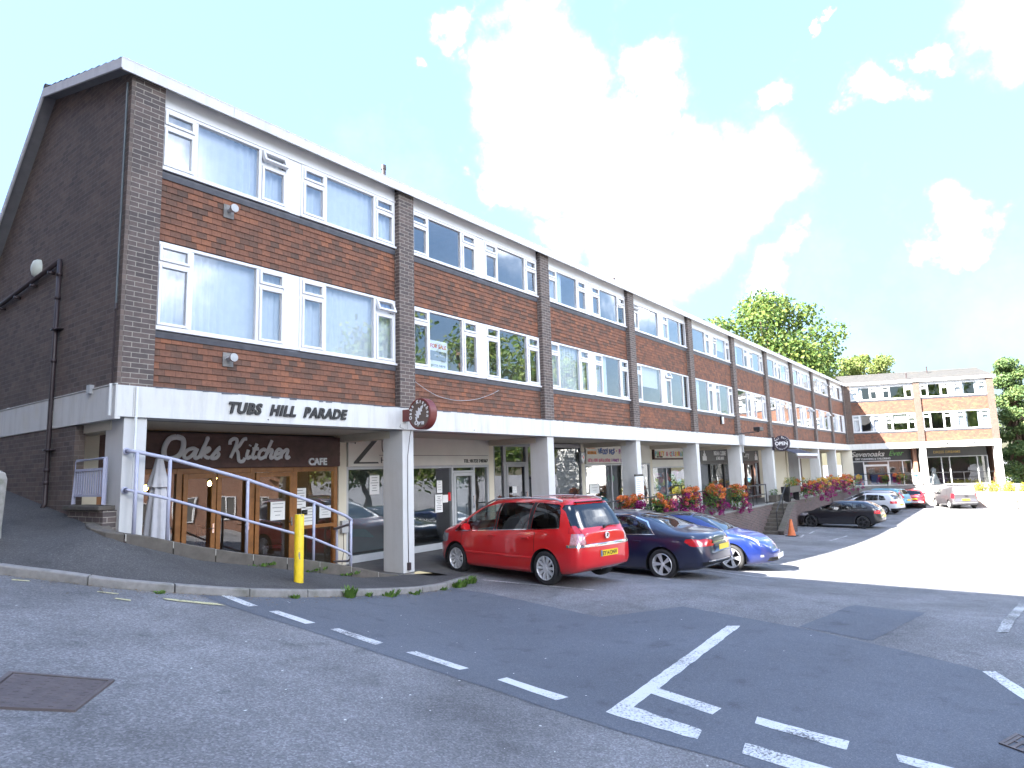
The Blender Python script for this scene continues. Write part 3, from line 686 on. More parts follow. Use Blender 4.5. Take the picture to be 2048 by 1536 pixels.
# ------------------------------------------------------------------ lettering
TEXTS = []
def text(body, size, pos, mat, parent, shear=0, bold=0, ext=.008, align='LEFT', sx=1.0, spacing=1.0, rot=None, name='lettering'):
    """lettering standing in a local x-z plane (facing -y) of its parent"""
    cu = bpy.data.curves.new(name, 'FONT'); cu.body = body; cu.size = size; cu.shear = shear; cu.offset = bold; cu.extrude = ext
    cu.align_x = align; cu.space_character = spacing; cu.resolution_u = 3
    o = bpy.data.objects.new(name, cu); COL.objects.link(o)
    R_ = Matrix.Rotation(radians(90), 4, 'X')
    Mx = Matrix.Translation(pos) @ (rot if rot is not None else Matrix.Identity(4)) @ R_ @ Matrix.Diagonal((sx,1,1,1))
    TEXTS.append((o, cu, mat, parent, name, Mx))
def finish_texts():
    dg = bpy.context.evaluated_depsgraph_get(); dg.update()
    for o, cu, mat, parent, name, Mx in TEXTS:
        me = bpy.data.meshes.new_from_object(o.evaluated_get(dg)); me.name = name; me.materials.clear(); me.materials.append(mat)
        me.transform(Mx)
        bpy.data.objects.remove(o)
        n = bpy.data.objects.new(name, me); COL.objects.link(n); n.parent = parent
        d = parent.get('_off') if parent else None
        if d is not None: n.location = d
    TEXTS.clear()
def strokes(mb, paths, ox, oz, sc, r, y=0, m=0, shear=0, depth=.35):
    """script lettering: round-ended ribbons in the x-z plane"""
    for p in paths:
        rr = r
        if isinstance(p, tuple): p, rr = p
        P = catmull([(a, 0, b) for a, b in p], 5) if len(p) > 2 else [Vector((p[0][0],0,p[0][1])), Vector((p[1][0],0,p[1][1]))]
        pts = [Vector((ox+sc*(v.x+shear*v.z), y, oz+sc*v.z)) for v in P]
        t0 = MB(); t0.tube(pts, rr*sc, 8)
        i = len(mb.v); mb.v += [(v[0], y+(v[1]-y)*depth, v[2]) for v in t0.v]
        mb.f += [tuple(i+k for k in f) for f in t0.f]; mb.m += [m]*len(t0.f)
# ------------------------------------------------------------------ the parade
def win_lights(pat, x0, x1):
    W_ = x1-x0; nc = pat.count('c'); nf = pat.count('F'); nn = pat.count('f')
    cw = .56; rest = (W_-nc*cw)
    fw_ = rest/(nf+.5*nn) if nf+nn else 0
    out = []; x = x0
    for ch in pat:
        w = cw if ch == 'c' else (fw_ if ch == 'F' else fw_*.5)
        if nf+nn == 0: w = W_/nc
        out.append((ch, x, x+w)); x += w
    return out
def sash(mb, x0, x1, z0, z1, y0, y1, w, M=None):
    mb.box(x0, x0+w, y0, y1, z0, z1, M=M); mb.box(x1-w, x1, y0, y1, z0, z1, M=M)
    mb.box(x0+w, x1-w, y0, y1, z0, z0+w, M=M); mb.box(x0+w, x1-w, y0, y1, z1-w, z1, M=M)
def make_window(root, x0, x1, z0, z1, pat='cFc', opens=(), curt='net', Y=.16, seed=0):
    rnd = random.Random(seed); fr = MB(); gl = MB(); fw_ = .052
    sash(fr, x0, x1, z0, z1, Y-.045, Y+.05, fw_)
    L = win_lights(pat, x0, x1); seal = MB()
    for k, (ch, a, b) in enumerate(L):
        if k: fr.box(a-.03, a+.03, Y-.04, Y+.045, z0+fw_, z1-fw_)
        ia = a+(fw_ if k == 0 else .03); ib = b-(fw_ if k == len(L)-1 else .03)
        zi0, zi1 = z0+fw_, z1-fw_
        if ch == 'c':
            zt = z1-.33*(1 if z1-z0 > 1.2 else .92)
            fr.box(ia, ib, Y-.038, Y+.045, zt-.025, zt+.025)
            for part, (za, zb) in (('b', (zi0, zt-.025)), ('t', (zt+.025, zi1))):
                tgt = next((o for o in opens if o[0] == k and o[1] == part), None)
                M = None
                if tgt:
                    if part == 't': M = Matrix.Translation((0, Y-.03, zb)) @ Matrix.Rotation(-radians(tgt[2]), 4, 'X') @ Matrix.Translation((0, -(Y-.03), -zb))
                    else: M = Matrix.Translation((ib, Y-.03, 0)) @ Matrix.Rotation(radians(tgt[2]), 4, 'Z') @ Matrix.Translation((-ib, -(Y-.03), 0))
                sash(fr, ia+.002, ib-.002, za+.002, zb-.002, Y-.062, Y+.01, .046, M)
                P = [(ia+.046, Y-.02, za+.046), (ib-.046, Y-.02, za+.046), (ib-.046, Y-.02, zb-.046), (ia+.046, Y-.02, zb-.046)]
                if M: P = [tuple(M @ Vector(p)) for p in P]
                gl.quad(*P)
        else:
            gl.quad((ia, Y, zi0), (ib, Y, zi0), (ib, Y, zi1), (ia, Y, zi1))
    fr.box(x0-.015, x1+.015, Y-.085, Y-.045, z0-.03, z0+.012)        # sill nose
    w = fr.build('window', MT['upvc'], root, bevel=.006)
    p = gl.build('pane', MT['glass'], w, off=(0,0,0))
    if curt in ('net', 'split', 'sheet', 'part'):
        spans = {'net': [(x0+.03, x1-.03)], 'sheet': [(x0+.03, x0+(x1-x0)*.78)], 'split': [(x0+.03, x0+(x1-x0)*.34), (x0+(x1-x0)*.66, x1-.03)], 'part': [(x0+.03, x0+(x1-x0)*.45)]}[curt]
        c = MB()
        for a, b in spans:
            n = int((b-a)/.018); ph = rnd.uniform(0, 6); base = len(c.v); z_lo = z0+rnd.uniform(.02, .06)
            for i in range(n+1):
                x = a+(b-a)*i/n; amp = .016+.012*sin(x*3.1+ph)
                y = Y+.11+amp*sin(x*47+ph+1.6*sin(x*5.3+ph)); c.v += [(x, y, z_lo), (x+.004*sin(x*31), y*.99+.002, z1-.02)]
            for i in range(n): c.f.append((base+2*i, base+2*i+2, base+2*i+3, base+2*i+1)); c.m.append(0)
        c.build('curtain', MT['curtain'], w, off=(0,0,0), smooth=True)
    elif curt == 'blind':
        c = MB(); c.box(x0+.05, x1-.05, Y+.12, Y+.13, z0+(z1-z0)*.45, z1-.03); c.build('blind', MT['blind'], w, off=(0,0,0))
    return w
def tile_panel(root, x0, x1, z0, z1, Y=.16, g=.1):
    """hung tiles: every course tips out over the one below"""
    mb = MB(); z = floor(z0/g)*g
    nseg = max(1, int((x1-x0)/.166)); rnd = random.Random(int(x0*10+z0*100))
    while z < z1:
        a, b = max(z, z0), min(z+g, z1)
        for k in range(nseg):
            xa, xb = x0+(x1-x0)*k/nseg, x0+(x1-x0)*(k+1)/nseg; j = rnd.uniform(-.002, .003)
            tm = 1 if z+g > z1-.04 else 0
            mb.quad((xa, Y-.020+j, a), (xb, Y-.020+j, a), (xb, Y-.004, b), (xa, Y-.004, b), tm)
            mb.quad((xa, Y-.020+j, a), (xa, Y-.002, a), (xb, Y-.002, a), (xb, Y-.020+j, a))
        z += g
    mb.quad((x0, Y+.02, z0), (x1, Y+.02, z0), (x1, Y+.02, z1), (x0, Y+.02, z1))
    return mb.build('tile_panel', [MT['tile'], MT['tile_grey']], root)
ZB0, ZB1 = .94, 1.385           # white concrete beam
WIN = ((2.31, 3.67), (4.845, 5.86))
def block(root, nb, S, cur, pats, opens, first_extra=0, last=True, x_end=None, uw=(.515, 2.72, 3.0)):
    P_ = .44; LEN = nb*S+P_
    for i in range(nb+1):
        if i == nb and not last: break
        x = i*S
        mb = MB(); mb.box(x, x+P_, 0, .34, ZB1, 6.10); mb.build('brick_pillar', MT[root.get('_brick', 'brick')], root, bevel=.004)
    for i in range(nb):
        x0, x1 = i*S+P_, (i+1)*S; xe = x1 if (i < nb-1 or last) else x1+.05
        tile_panel(root, x0+.003, xe-.003, ZB1+.02, 2.245); tile_panel(root, x0+.003, xe-.003, 3.70, 4.765)
        mb = MB()
        for z in (2.245, 4.765):
            mb.box(x0+.004, xe-.004, .115, .19, z, z+.033); mb.quad((x0+.004, .112, z+.001), (x0+.004, .134, z-.075), (xe-.004, .134, z-.075), (xe-.004, .112, z+.001))
        mb.build('flashing', MT['lead'], root)
        mb = MB(); mb.box(x0+.002, xe-.002, .13, .2, 5.862, 6.2); mb.box(x0+.002, xe-.002, .105, .13, 5.862, 5.89); mb.build('head_board', MT['upvc'], root)
        xa0, xa1, xb0 = i*S+uw[0], i*S+uw[1], i*S+uw[2]
        for fl, (z0, z1) in enumerate(WIN):
            pp = pats.get((i, fl), ('cFc', 'cFc')); cc = cur.get((i, fl), ('net', 'net'))
            make_window(root, xa0-.07, xa1, z0, z1, pp[0], opens.get((i, fl, 0), ()), cc[0], seed=i*10+fl)
            make_window(root, xb0, xe-.012, z0, z1, pp[1], opens.get((i, fl, 1), ()), cc[1], seed=i*10+fl+5)
            mb = MB(); mb.box(xa1+.002, xb0-.002, .125, .2, z0-.015, z1); mb.build('mullion_panel', MT['upvc'], root, bevel=.004)
    # rooms behind the windows: slabs, party walls, back wall
    mb = MB(); xe = nb*S+P_
    for z0, z1 in ((1.0, 1.5), (3.86, 4.3)): mb.box(.3, xe, .24, 5, z0, z1)
    mb.box(.3, xe, .24, 3.0, 6.05, 6.15); mb.box(.3, xe, 3.0, 5, 5.0, 5.1)
    for i in range(nb+1): mb.box(i*S+.12, i*S+.3, .345, 4.99, 1.5, 3.86); mb.box(i*S+.12, i*S+.3, .345, 4.99, 4.3, 6.2)
    for i in range(nb): mb.box(i*S+2.78, i*S+2.9, .24, 4.98, 1.5, 3.86); mb.box(i*S+2.78, i*S+2.9, .24, 4.98, 4.3, 6.2)
    mb.box(.3, xe, 5, 5.1, 1.0, 6.3); mb.build('room_wall', MT['room'], root)
    return LEN
def eaves(root, xa, xb, run, rise, back_run, back_drop, ang_join=None):
    mb = MB(); n = max(1, int((xb-xa)/1.75))
    for k in range(n):
        a, b = xa+(xb-xa)*k/n, xa+(xb-xa)*(k+1)/n-.006; mb.box(a, b, -.10, -.075, 6.055+.003*(k % 2), 6.235)
    mb.box(xa, xb, -.105, -.06, 6.235, 6.25)
    mb.build('eaves_board', MT['barge'], root)
    mb = MB()
    for k in range(n):
        a, b = xa+(xb-xa)*k/n, xa+(xb-xa)*(k+1)/n-.012; mb.quad((a, -.073, 6.07), (a, .128, 6.17), (b, .128, 6.17), (b, -.073, 6.07))
    mb.build('soffit', MT['soffit'], root)
    mb = MB(); nr = 12
    def strip(y0, z0, y1, z1, nr):
        for k in range(nr):
            ya, yb = y0+(y1-y0)*k/nr, y0+(y1-y0)*(k+1)/nr; za, zb = z0+(z1-z0)*k/nr, z0+(z1-z0)*(k+1)/nr
            mb.quad((xa, ya, za+.03), (xb, ya, za+.03), (xb, yb, zb+.005), (xa, yb, zb+.005)); mb.quad((xa, ya, za), (xb, ya, za), (xb, ya, za+.03), (xa, ya, za+.03))
    strip(-.03, 6.245, run, 6.245+rise, nr)
    y1, z1 = run, 6.245+rise; y2, z2 = run+back_run, 6.245+rise-back_drop
    for k in range(14):
        ya, yb = y1+(y2-y1)*k/14, y1+(y2-y1)*(k+1)/14; za, zb = z1+(z2-z1)*k/14, z1+(z2-z1)*(k+1)/14
        mb.quad((xb, yb, zb+.03), (xa, yb, zb+.03), (xa, ya, za+.005), (xb, ya, za+.005))
    for x in (xa, xb): mb.poly([(x, -.03, 6.245), (x, run, 6.245+rise), (x, y2, z2), (x, y2, z2-.05), (x, run, 6.19+rise), (x, -.07, 6.19)])
    mb.tube([(xa, run, 6.25+rise), (xb, run, 6.25+rise)], .08, 8)
    mb.build('roof', MT['slate'], root)
    return y2, z2
X0, D, S = 4.044, 9.90, 5.370
RUN, RISE, BR, BD = 3.1, .78, 5.4, 5.3
main = thing('parade_building', 'long three storey brick parade with hung tiles and white windows beside the car park', 'building', (X0, D, -1.95))
main['_off'] = (0, 0, 1.95)
opens = {(0,1,0): [(2,'t',24)], (0,0,1): [(2,'t',22)], (2,1,1): [(2,'b',-14)], (3,1,0): [(0,'t',24)], (3,0,1): [(0,'t',20)], (4,1,1): [(0,'t',16)], (5,1,0): [(1,'b',-10)], (6,1,1): [(0,'b',-70),(2,'b',-60)], (7,1,0): [(0,'t',25)], (8,1,1): [(2,'t',22)], (8,0,1): [(2,'t',26)], (7,0,1): [(2,'t',40)], (6,0,1): [(0,'t',24)]}
pats = {(3,1): ('cF','cFf'), (3,0): ('cF','cFf'), (4,1): ('Fc','cFc'), (4,0): ('Fc','cFc'), (5,1): ('Fc','cFc'), (5,0): ('Fc','cFc'), (6,1): ('Fc','cFc'), (6,0): ('Fc','cFc')}
cur = {(0,0): ('net','net'), (0,1): ('net','net'), (1,0): ('none','none'), (1,1): ('none','none'), (2,0): ('net','part'), (2,1): ('part','none'), (3,0): ('blind','none'), (3,1): ('none','part'),
       (4,0): ('part','none'), (4,1): ('none','blind'), (5,0): ('none','none'), (5,1): ('part','none'), (6,0): ('none','part'), (6,1): ('none','none'), (7,0): ('none','part'), (7,1): ('none','split'), (8,0): ('part','none'), (8,1): ('none','none'), (9,0): ('none','split'), (9,1): ('none','none')}
LEN = block(main, 10, S, cur, pats, opens)
y2, z2 = eaves(main, -.24, 53.7+.5, RUN, RISE, BR, BD)
LX = 53.7+.44
# beam, columns, arcade ceiling
mb = MB(); 
for k in range(10):
    a, b = (k*S-.035 if k else -.06), (k+1)*S-.038
    mb.box(a, b, -.035, .4, ZB0, ZB1)
mb.box(10*S-.035, 10*S+.42, -.035, .4, ZB0, ZB1)
for k in range(10):    # hairline cracks and fixings
    mb.box(k*S+.16, k*S+.163, -.0375, -.034, ZB0+.01, ZB1-.02, 1); mb.box(k*S+2.3, k*S+2.32, -.04, -.034, ZB0+.05, ZB0+.07, 1)
mb.build('concrete_beam', [MT['white'], MT['black']], main, bevel=.006)
mb = MB(); rnd = random.Random(3); x = 0
mb.box(.44, LX, -.02, .14, ZB1+.002, ZB1+.018, 0)
x = .46
while x < LX-.3:
    l = rnd.uniform(.04, .3); h = rnd.choice((.004, .008, .012, .02)); mb.quad((x, -.0385, ZB1-h), (x+l, -.0385, ZB1-h*rnd.uniform(.3, 1)), (x+l, -.0385, ZB1+.012), (x, -.0385, ZB1+.012)); x += l+rnd.choice((0, 0, .05, .2))
mb.build('beam_flashing', MT['lead'], main)
for i in range(10):
    mb = MB(); mb.box(i*S+.07, i*S+.385, .015, .60, FZ-.6 if i else FZ-.2, ZB0-.002); mb.build('column', MT['column'], main, bevel=.008)
mb = MB(); mb.quad((.05, .4, ZB0-.01), (LX, .4, ZB0-.01), (LX, 2.25, ZB0-.01), (.05, 2.25, ZB0-.01))
for i in range(11): mb.box(i*S+.05, i*S+.40, .4, 2.05, ZB0-.16, ZB0-.011)
mb.build('arcade_ceiling', MT['cream'], main)
# gable end (faces the street): brick above a white band, brick below, barge boards, pipes
def gable_z(y): return 6.225+RISE*(y+.1)/(RUN+.1) if y < RUN else 6.225+RISE-BD*(y-RUN)/BR
gp = [(0, ZB1+.003), (0, gable_z(0)-.02), (RUN, gable_z(RUN)-.02), (RUN+BR, gable_z(RUN+BR)-.02), (RUN+BR, ZB1+.003)]
mb = MB(); mb.prism(gp, -.055, .0-.002, axis='x'); mb.build('gable_wall', MT['brick_gable'], main)
mb = MB(); mb.box(-.06, .08, 1.34, RUN+BR, -2.2, .90); mb.build('gable_base_wall', MT['brick_gable'], main)
mb = MB(); mb.box(-.075, .0, -.03, RUN+BR, .905, ZB1); mb.box(-.085, -.05, -.033, RUN+BR, ZB1+.004, ZB1+.02); mb.build('gable_band', MT['white'], main, bevel=.004)
mb = MB()
for (ya, yb) in ((-.12, RUN), (RUN, RUN+BR)):
    za, zb = gable_z(ya), gable_z(yb)
    mb.prism([(ya, za-.16), (yb, zb-.16), (yb, zb), (ya, za)], -.26, -.235, axis='x')
mb.build('barge_board', MT['barge'], main)
mb = MB()
for (ya, yb) in ((-.08, RUN), (RUN, RUN+BR)):
    za, zb = gable_z(ya)-.12, gable_z(yb)-.12
    mb.quad((-.234, ya, za), (-.05, ya, za), (-.05, yb, zb), (-.234, yb, zb))
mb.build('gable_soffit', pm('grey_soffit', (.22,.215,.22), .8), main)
mb = MB(); mb.tube([(-.11, 2.24, 3.70), (-.11, 2.24, 1.62), (-.11, 2.24, .2), (-.11, 2.22, -.28), (-.16, 2.20, -.36)], .035, 10)
for z in (3.35, 2.95, 1.9, .15, -.05): mb.lathe([(.036,-.03),(.045,-.03),(.045,.03),(.036,.03)], 10, M=Matrix.Translation((-.11, 2.24, z+.1)))
for z in (2.5, .55): mb.box(-.17, -.056, 2.18, 2.30, z, z+.03); mb.box(-.15, -.056, 2.06, 2.2, z+.005, z+.022)
mb.build('drain_pipe', MT['pipe'], main, smooth=True)
mb = MB(); mb.tube([(-.11, 2.24, 3.68), (-.11, 5.3, 3.43), (-.11, 8.7, 3.15)], .036, 10)
for y in (2.6, 3.4, 4.2, 5.0): mb.box(-.16, -.056, y-.02, y+.02, 3.55-(y-2.24)*.08, 3.60-(y-2.24)*.08)
mb.build('waste_pipe', MT['pipe'], main, smooth=True)
mb = MB(); mb.tube([(-.075, .11, 6.0), (-.075, .11, 2.55)], .014, 6); mb.build('cable_conduit', pm('green_grey_conduit', (.10,.125,.135), .5), main)
mb = MB(); mb.tube([(-.075, .11, 2.54), (-.075, .10, 1.42)], .012, 6); mb.box(-.09, -.056, .085, .135, 2.5, 2.58); mb.build('cable', MT['pipe'], main)
mb = MB(); mb.tube([(-.09, .10, 1.41), (-.09, .10, .96)], .022, 8); mb.build('white_conduit', MT['plastic_white'], main)
mb = MB(); mb.tube([(.20, -.05, ZB1-.01), (.20, -.05, -.1)], .018, 8); mb.build('white_conduit', MT['plastic_white'], main)
mb = MB(); mb.box(-.12, -.056, .75, .86, 1.33, 1.46); mb.build('switch_box', MT['grey2'], main)
# alarm/flood lamp box, name tag plate on the gable
mb = MB(); mb.lathe([(0,.13),(.06,.125),(.12,.10),(.15,.05),(.155,0)], 20, M=Matrix.Translation((-.056, 3.33, 3.78)) @ Matrix.Rotation(radians(-90),4,'Y') @ Matrix.Diagonal((1.1,.8,1,1))); mb.build('alarm_box', pm('aged_plastic', (.60,.64,.56), .4), main, smooth=True)
mb = MB(); mb.box(-.07, -.056, 4.35, 4.47, 1.18, 1.42); mb.build('notice_plate', MT['grey2'], main)
# flue terminals on the first bay
for x, z in ((1.60, 4.50), (1.66, 1.98)):
    mb = MB(); Mx = Matrix.Translation((x, .14, z)) @ Matrix.Rotation(radians(90), 4, 'X')
    mb.lathe([(0,0),(.04,0),(.04,.13),(.06,.13),(.068,.15),(.068,.20),(.0,.205)], 16, M=Mx); v = mb.build('flue', MT['grey2'], main, smooth='auto')
    b2 = MB(); b2.box(x-.09, x+.09, .125, .139, z-.13, z+.10); b2.build('flue_plate', MT['kerb'], v, off=(0,0,0))
for x, h in ((5.62, .42), (16.6, .25), (27.6, .25), (38.3, .3)):
    mb = MB(); mb.tube([(x, .75, 6.4), (x, .75, 6.55+h)], .05, 10); mb.lathe([(.062,0),(.062,.10),(.03,.12),(.0,.12)], 10, M=Matrix.Translation((x, .75, 6.55+h-.06))); mb.build('roof_vent', MT['pipe'], main, smooth='auto')
mb = MB(); mb.box(25.02, 25.20, .06, .14, 1.88, 2.18); mb.box(24.92, 25.0, .08, .14, 1.85, 2.2, 1); mb.build('junction_box', [MT['plastic_white'], MT['black']], main)
# corner pillar where the wing starts
# ------------------------------------------------------------------ shops at street level
SY = 2.10
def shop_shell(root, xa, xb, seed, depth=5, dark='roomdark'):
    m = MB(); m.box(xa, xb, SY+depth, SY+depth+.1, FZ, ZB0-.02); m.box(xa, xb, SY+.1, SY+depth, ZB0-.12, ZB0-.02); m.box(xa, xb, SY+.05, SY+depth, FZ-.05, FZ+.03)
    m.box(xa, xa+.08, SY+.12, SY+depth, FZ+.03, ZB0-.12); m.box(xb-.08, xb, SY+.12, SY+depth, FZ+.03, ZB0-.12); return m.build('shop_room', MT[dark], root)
def pier(root, x, w=.22, mat='cream'):
    m = MB(); m.box(x-w/2, x+w/2, SY-.06, SY+.2, FZ, ZB0-.012); return m.build('shop_pier', MT[mat], root)
def front(root, name, xs, z0, z1, mat, zt=None, doors=(), fw=.06, stall=0, glass='shopglass', y=None, doormat=None):
    """glazed screen: mullions at xs, optional transom, doors = indices of bays that are doors"""
    y = SY if y is None else y
    m = MB(); g = MB(); zb = z0+stall
    for k, x in enumerate(xs): m.box(x-fw/2, x+fw/2, y-.05, y+.05, z0, z1)
    for k, (a, b) in enumerate(zip(xs, xs[1:])):
        a2, b2 = a+fw/2, b-fw/2
        m.box(a2, b2, y-.045, y+.045, z1-fw, z1); m.box(a2, b2, y-.045, y+.045, zb, zb+fw*(1.0 if k not in doors else .3))
        if stall: m.box(a2, b2, y-.04, y+.06, z0, zb-.001)
        top = z1-fw
        if zt and (zt is not True) and (k in doors or True):
            if k in doors or len(doors) == 0: m.box(a2, b2, y-.044, y+.044, zt-.03, zt+.03)
        g.quad((a2, y, zb), (b2, y, zb), (b2, y, top), (a2, y, top))
    o = m.build(name, MT[mat], root, bevel=.004); g.build('pane', MT[glass], o, off=(0,0,0))
    for k in doors:
        a, b = xs[k]+fw/2+.006, xs[k+1]-fw/2-.006; d = MB(); dz1 = (zt-.035) if zt else z1-fw-.004
        sash(d, a, b, zb+.012, dz1, y-.06, y-.012, .085)
        dd = d.build('door', MT[doormat or mat], o, off=(0,0,0), bevel=.004)
        h = MB(); h.tube([(b-.05, y-.11, -.95), (b-.05, y-.11, -.6)], .012, 8); h.box(b-.06, b-.04, y-.11, y-.06, -.93, -.91); h.box(b-.06, b-.04, y-.11, y-.06, -.64, -.62); h.build('handle', MT['chrome'], dd, off=(0,0,0))
    return o
def sign_board(name, label, xa, xb, z0, z1, mat, y=SY-.10, th=.06, root=None, frame=None):
    t = thing(name, label, 'sign', (X0+(xa+xb)/2, D+y, z0)); t['_off'] = (-(xa+xb)/2, -y, -z0)
    m = MB(); m.box(xa, xb, y, y+th, z0, z1); m.build('board', MT[mat], t, bevel=.004)
    if frame:
        m = MB(); sash(m, xa-.06, xb+.06, z0-.06, z1+.06, y-.02, y+th+.004, .06); m.build('frame', MT[frame], t)
    return t
L_X = lambda X: X-X0        # world X to the parade's own x
for X in (9.58, 14.92, 20.10, 25.66, 31.05, 36.4, 41.8, 47.2): pier(main, L_X(X))
# --- cafe
c0, c1 = L_X(4.5), L_X(9.47)
shop_shell(main, .3, c1, 1)
sg = sign_board('cafe_sign', 'dark brown boarded cafe sign with silver script lettering above the oak doors', c0, c1, .245, .88, 'timber')
m = MB()
for k in range(6): z = .25+.105*k; m.box(c0+.01, c1-.01, SY-.118+.004*(k % 2), SY-.1005, z+.009, z+.099)
m.build('weatherboard', MT['timber'], sg)
m = MB(); sc = .30; yy = SY-.14; zz = .445; sh = .22
Oak = [([(.50,1.06),(.18,.95),(.05,.52),(.18,.06),(.52,-.02),(.86,.15),(.96,.55),(.84,.95),(.50,1.06)], .135)]
sm_a = [[(.62,.42),(.45,.50),(.18,.42),(.05,.18),(.18,-.01),(.42,.10),(.62,.44)], [(.66,.50),(.60,.14),(.70,.0),(.88,.10)]]
sm_k = [[(.04,.05),(.12,.5),(.25,1.02),(.18,.98)], [(.10,.0),(.22,.98)], [(.16,.28),(.38,.52),(.48,.46),(.38,.34),(.18,.26),(.40,.06),(.58,.02)]]
sm_s = [[(.02,.04),(.30,.50),(.40,.56)], [(.38,.50),(.26,.36),(.40,.20),(.30,.02),(.08,.0),(.04,.08)]]
K_ = [[(.02,.72),(.0,.92),(.18,1.04),(.36,.96),(.36,.62),(.22,.02)], [(.92,1.05),(.72,1.0),(.56,.66),(.34,.50)], [(.36,.52),(.58,.30),(.74,-.12),(.98,-.16),(1.05,.02)]]
i_ = [[(.06,.46),(.04,.12),(.14,.0),(.30,.10)], ([(.10,.66),(.12,.72)], .085)]
t_ = [[(.16,.80),(.06,.2),(.14,.0),(.32,.08)], [(-.04,.50),(.34,.52)]]
c_ = [[(.42,.40),(.30,.50),(.10,.38),(.06,.12),(.22,-.02),(.44,.08)]]
h_ = [[(.22,1.0),(.10,.5),(.02,.0)], [(.06,.22),(.24,.46),(.38,.42),(.34,.1),(.42,.0),(.54,.08)]]
e_ = [[(.08,.22),(.36,.28),(.38,.44),(.20,.50),(.06,.30),(.08,.06),(.24,-.02),(.44,.08)]]
n_ = [[(.04,.48),(.02,.0)], [(.04,.28),(.24,.48),(.38,.42),(.34,.1),(.44,.0),(.58,.1)]]
x = L_X(5.55)
for st, adv in ((Oak, 1.02), (sm_a, .80), (sm_k, .62), (sm_s, .85), (K_, 1.06), (i_, .32), (t_, .36), (c_, .44), (h_, .54), (e_, .44), (n_, .6)):
    strokes(m, st, x, zz-.02, sc*1.2, .098, yy, shear=sh); x += adv*sc*1.235
m.build('lettering', MT['grey_letter'], sg)
text('CAFE', .20, (L_X(8.62), SY-.125, .285), MT['white_letter'], sg, bold=.008, ext=.02)
xs = [L_X(v) for v in (4.62, 5.95, 6.52, 7.30, 7.44, 8.34, 9.38)]
fr = front(main, 'cafe_shopfront', [L_X(v) for v in (4.62, 5.94, 7.38, 8.36, 9.40)], FZ, .245, 'oak', fw=.10)
# folding leaves
for a, b in ((6.0, 6.62), (6.64, 7.33), (7.44, 8.30)):
    d = MB(); sash(d, L_X(a), L_X(b), FZ+.02, .14, SY-.085, SY-.052, .085); d.box(L_X(a)+.085, L_X(b)-.085, SY-.083, SY-.054, FZ+.105, FZ+.25)
    dd = d.build('door', MT['oak'], fr, off=(0,0,0), bevel=.004)
    h = MB(); h.box(L_X(b)-.06, L_X(b)-.03, SY-.10, SY-.086, -.95, -.78); h.tube([(L_X(b)-.045, SY-.13, -.86), (L_X(b)-.15, SY-.13, -.86)], .009, 6); h.build('handle', MT['chrome'], dd, off=(0,0,0))
d = MB(); d.box(L_X(8.41), L_X(9.35), SY-.05, SY+.04, -1.05, -.98); d.build('transom', MT['oak'], fr, off=(0,0,0))
for X, z in ((6.2, .02), (6.9, -.05), (5.6, -.1), (7.9, .03), (7.1, .06)):
    b = thing('pendant_lamp', 'small glowing filament bulb hanging in the cafe near the oak doors', 'lamp', (X+.5, 13.6, z), group='bulbs hanging in the cafe')
    m = MB(); m.lathe([(0,-.05),(.03,-.04),(.04,0),(.025,.04),(.012,.06)], 10); m.build('bulb', emit_mat('filament', (1,.55,.15), 14), b, smooth=True)
    m = MB(); m.tube([(0,0,.06),(0,0,.8)], .006, 6); m.build('flex', MT['black'], b)
rnd = random.Random(8)
for X, Y in ((5.6,13.2),(6.6,13.4),(7.4,13.3),(8.7,13.2),(6.1,14.4),(7.9,14.5)):
    t = thing('cafe_chair', 'dark wooden cafe chair standing inside behind the glass doors', 'chair', (X, Y, FZ+.03), rnd.uniform(0,6), group='chairs inside the cafe')
    m = MB(); m.box(-.2,.2,-.2,.2,.42,.46); m.build('seat', MT['timber'], t)
    for a in (-.18,.18):
        for b_ in (-.18,.18): m = MB(); m.box(a-.018,a+.018,b_-.018,b_+.018,0,.42); m.build('leg', MT['timber'], t)
    m = MB(); sash(m, -.2,.2,.46,.95,.16,.19,.04)
    for k in (-.08,0,.08): m.box(k-.012,k+.012,.165,.185,.5,.91)
    m.build('backrest', MT['timber'], t)
def poster(label, X, z0, z1, w, mat='paper', y=D+SY-.012, marks=6, name='poster', ink=None, parts=True, th=.002):
    t = thing(name, label, 'notice', (X, y, z0)); t['_off'] = (-X, -y, -z0)
    m = MB(); m.box(X-w/2, X+w/2, y-.004, y-.004+th, z0, z1); m.build('sheet', MT[mat], t)
    if marks:
        m = MB(); rr = random.Random(int(X*100)+marks)
        for k in range(marks):
            z = z1-(z1-z0)*(.1+.82*k/marks); l = w*rr.uniform(.35,.8); h = (z1-z0)*.035
            m.box(X-l/2, X+l/2, y-.0055, y-.0043, z-h, z)
        m.build('printed_line', ink or MT['grey'], t)
    return t
poster('white notice on the cafe side window behind the handrail', 8.5, -.62, -.2, .3)
poster('cream menu sheet low on the cafe side window behind the yellow post', 8.72, -.98, -.6, .36, marks=5)
poster('small white notice on the right of the cafe side window', 9.15, -.86, -.6, .3, marks=4)
poster('white and blue poster on the right hand oak door', 7.95, -.82, -.45, .33, y=D+SY-.055, marks=4)
poster('tiny green sticker on the cafe side window', 8.62, -.76, -.66, .15, 'leaf_moss', marks=0)
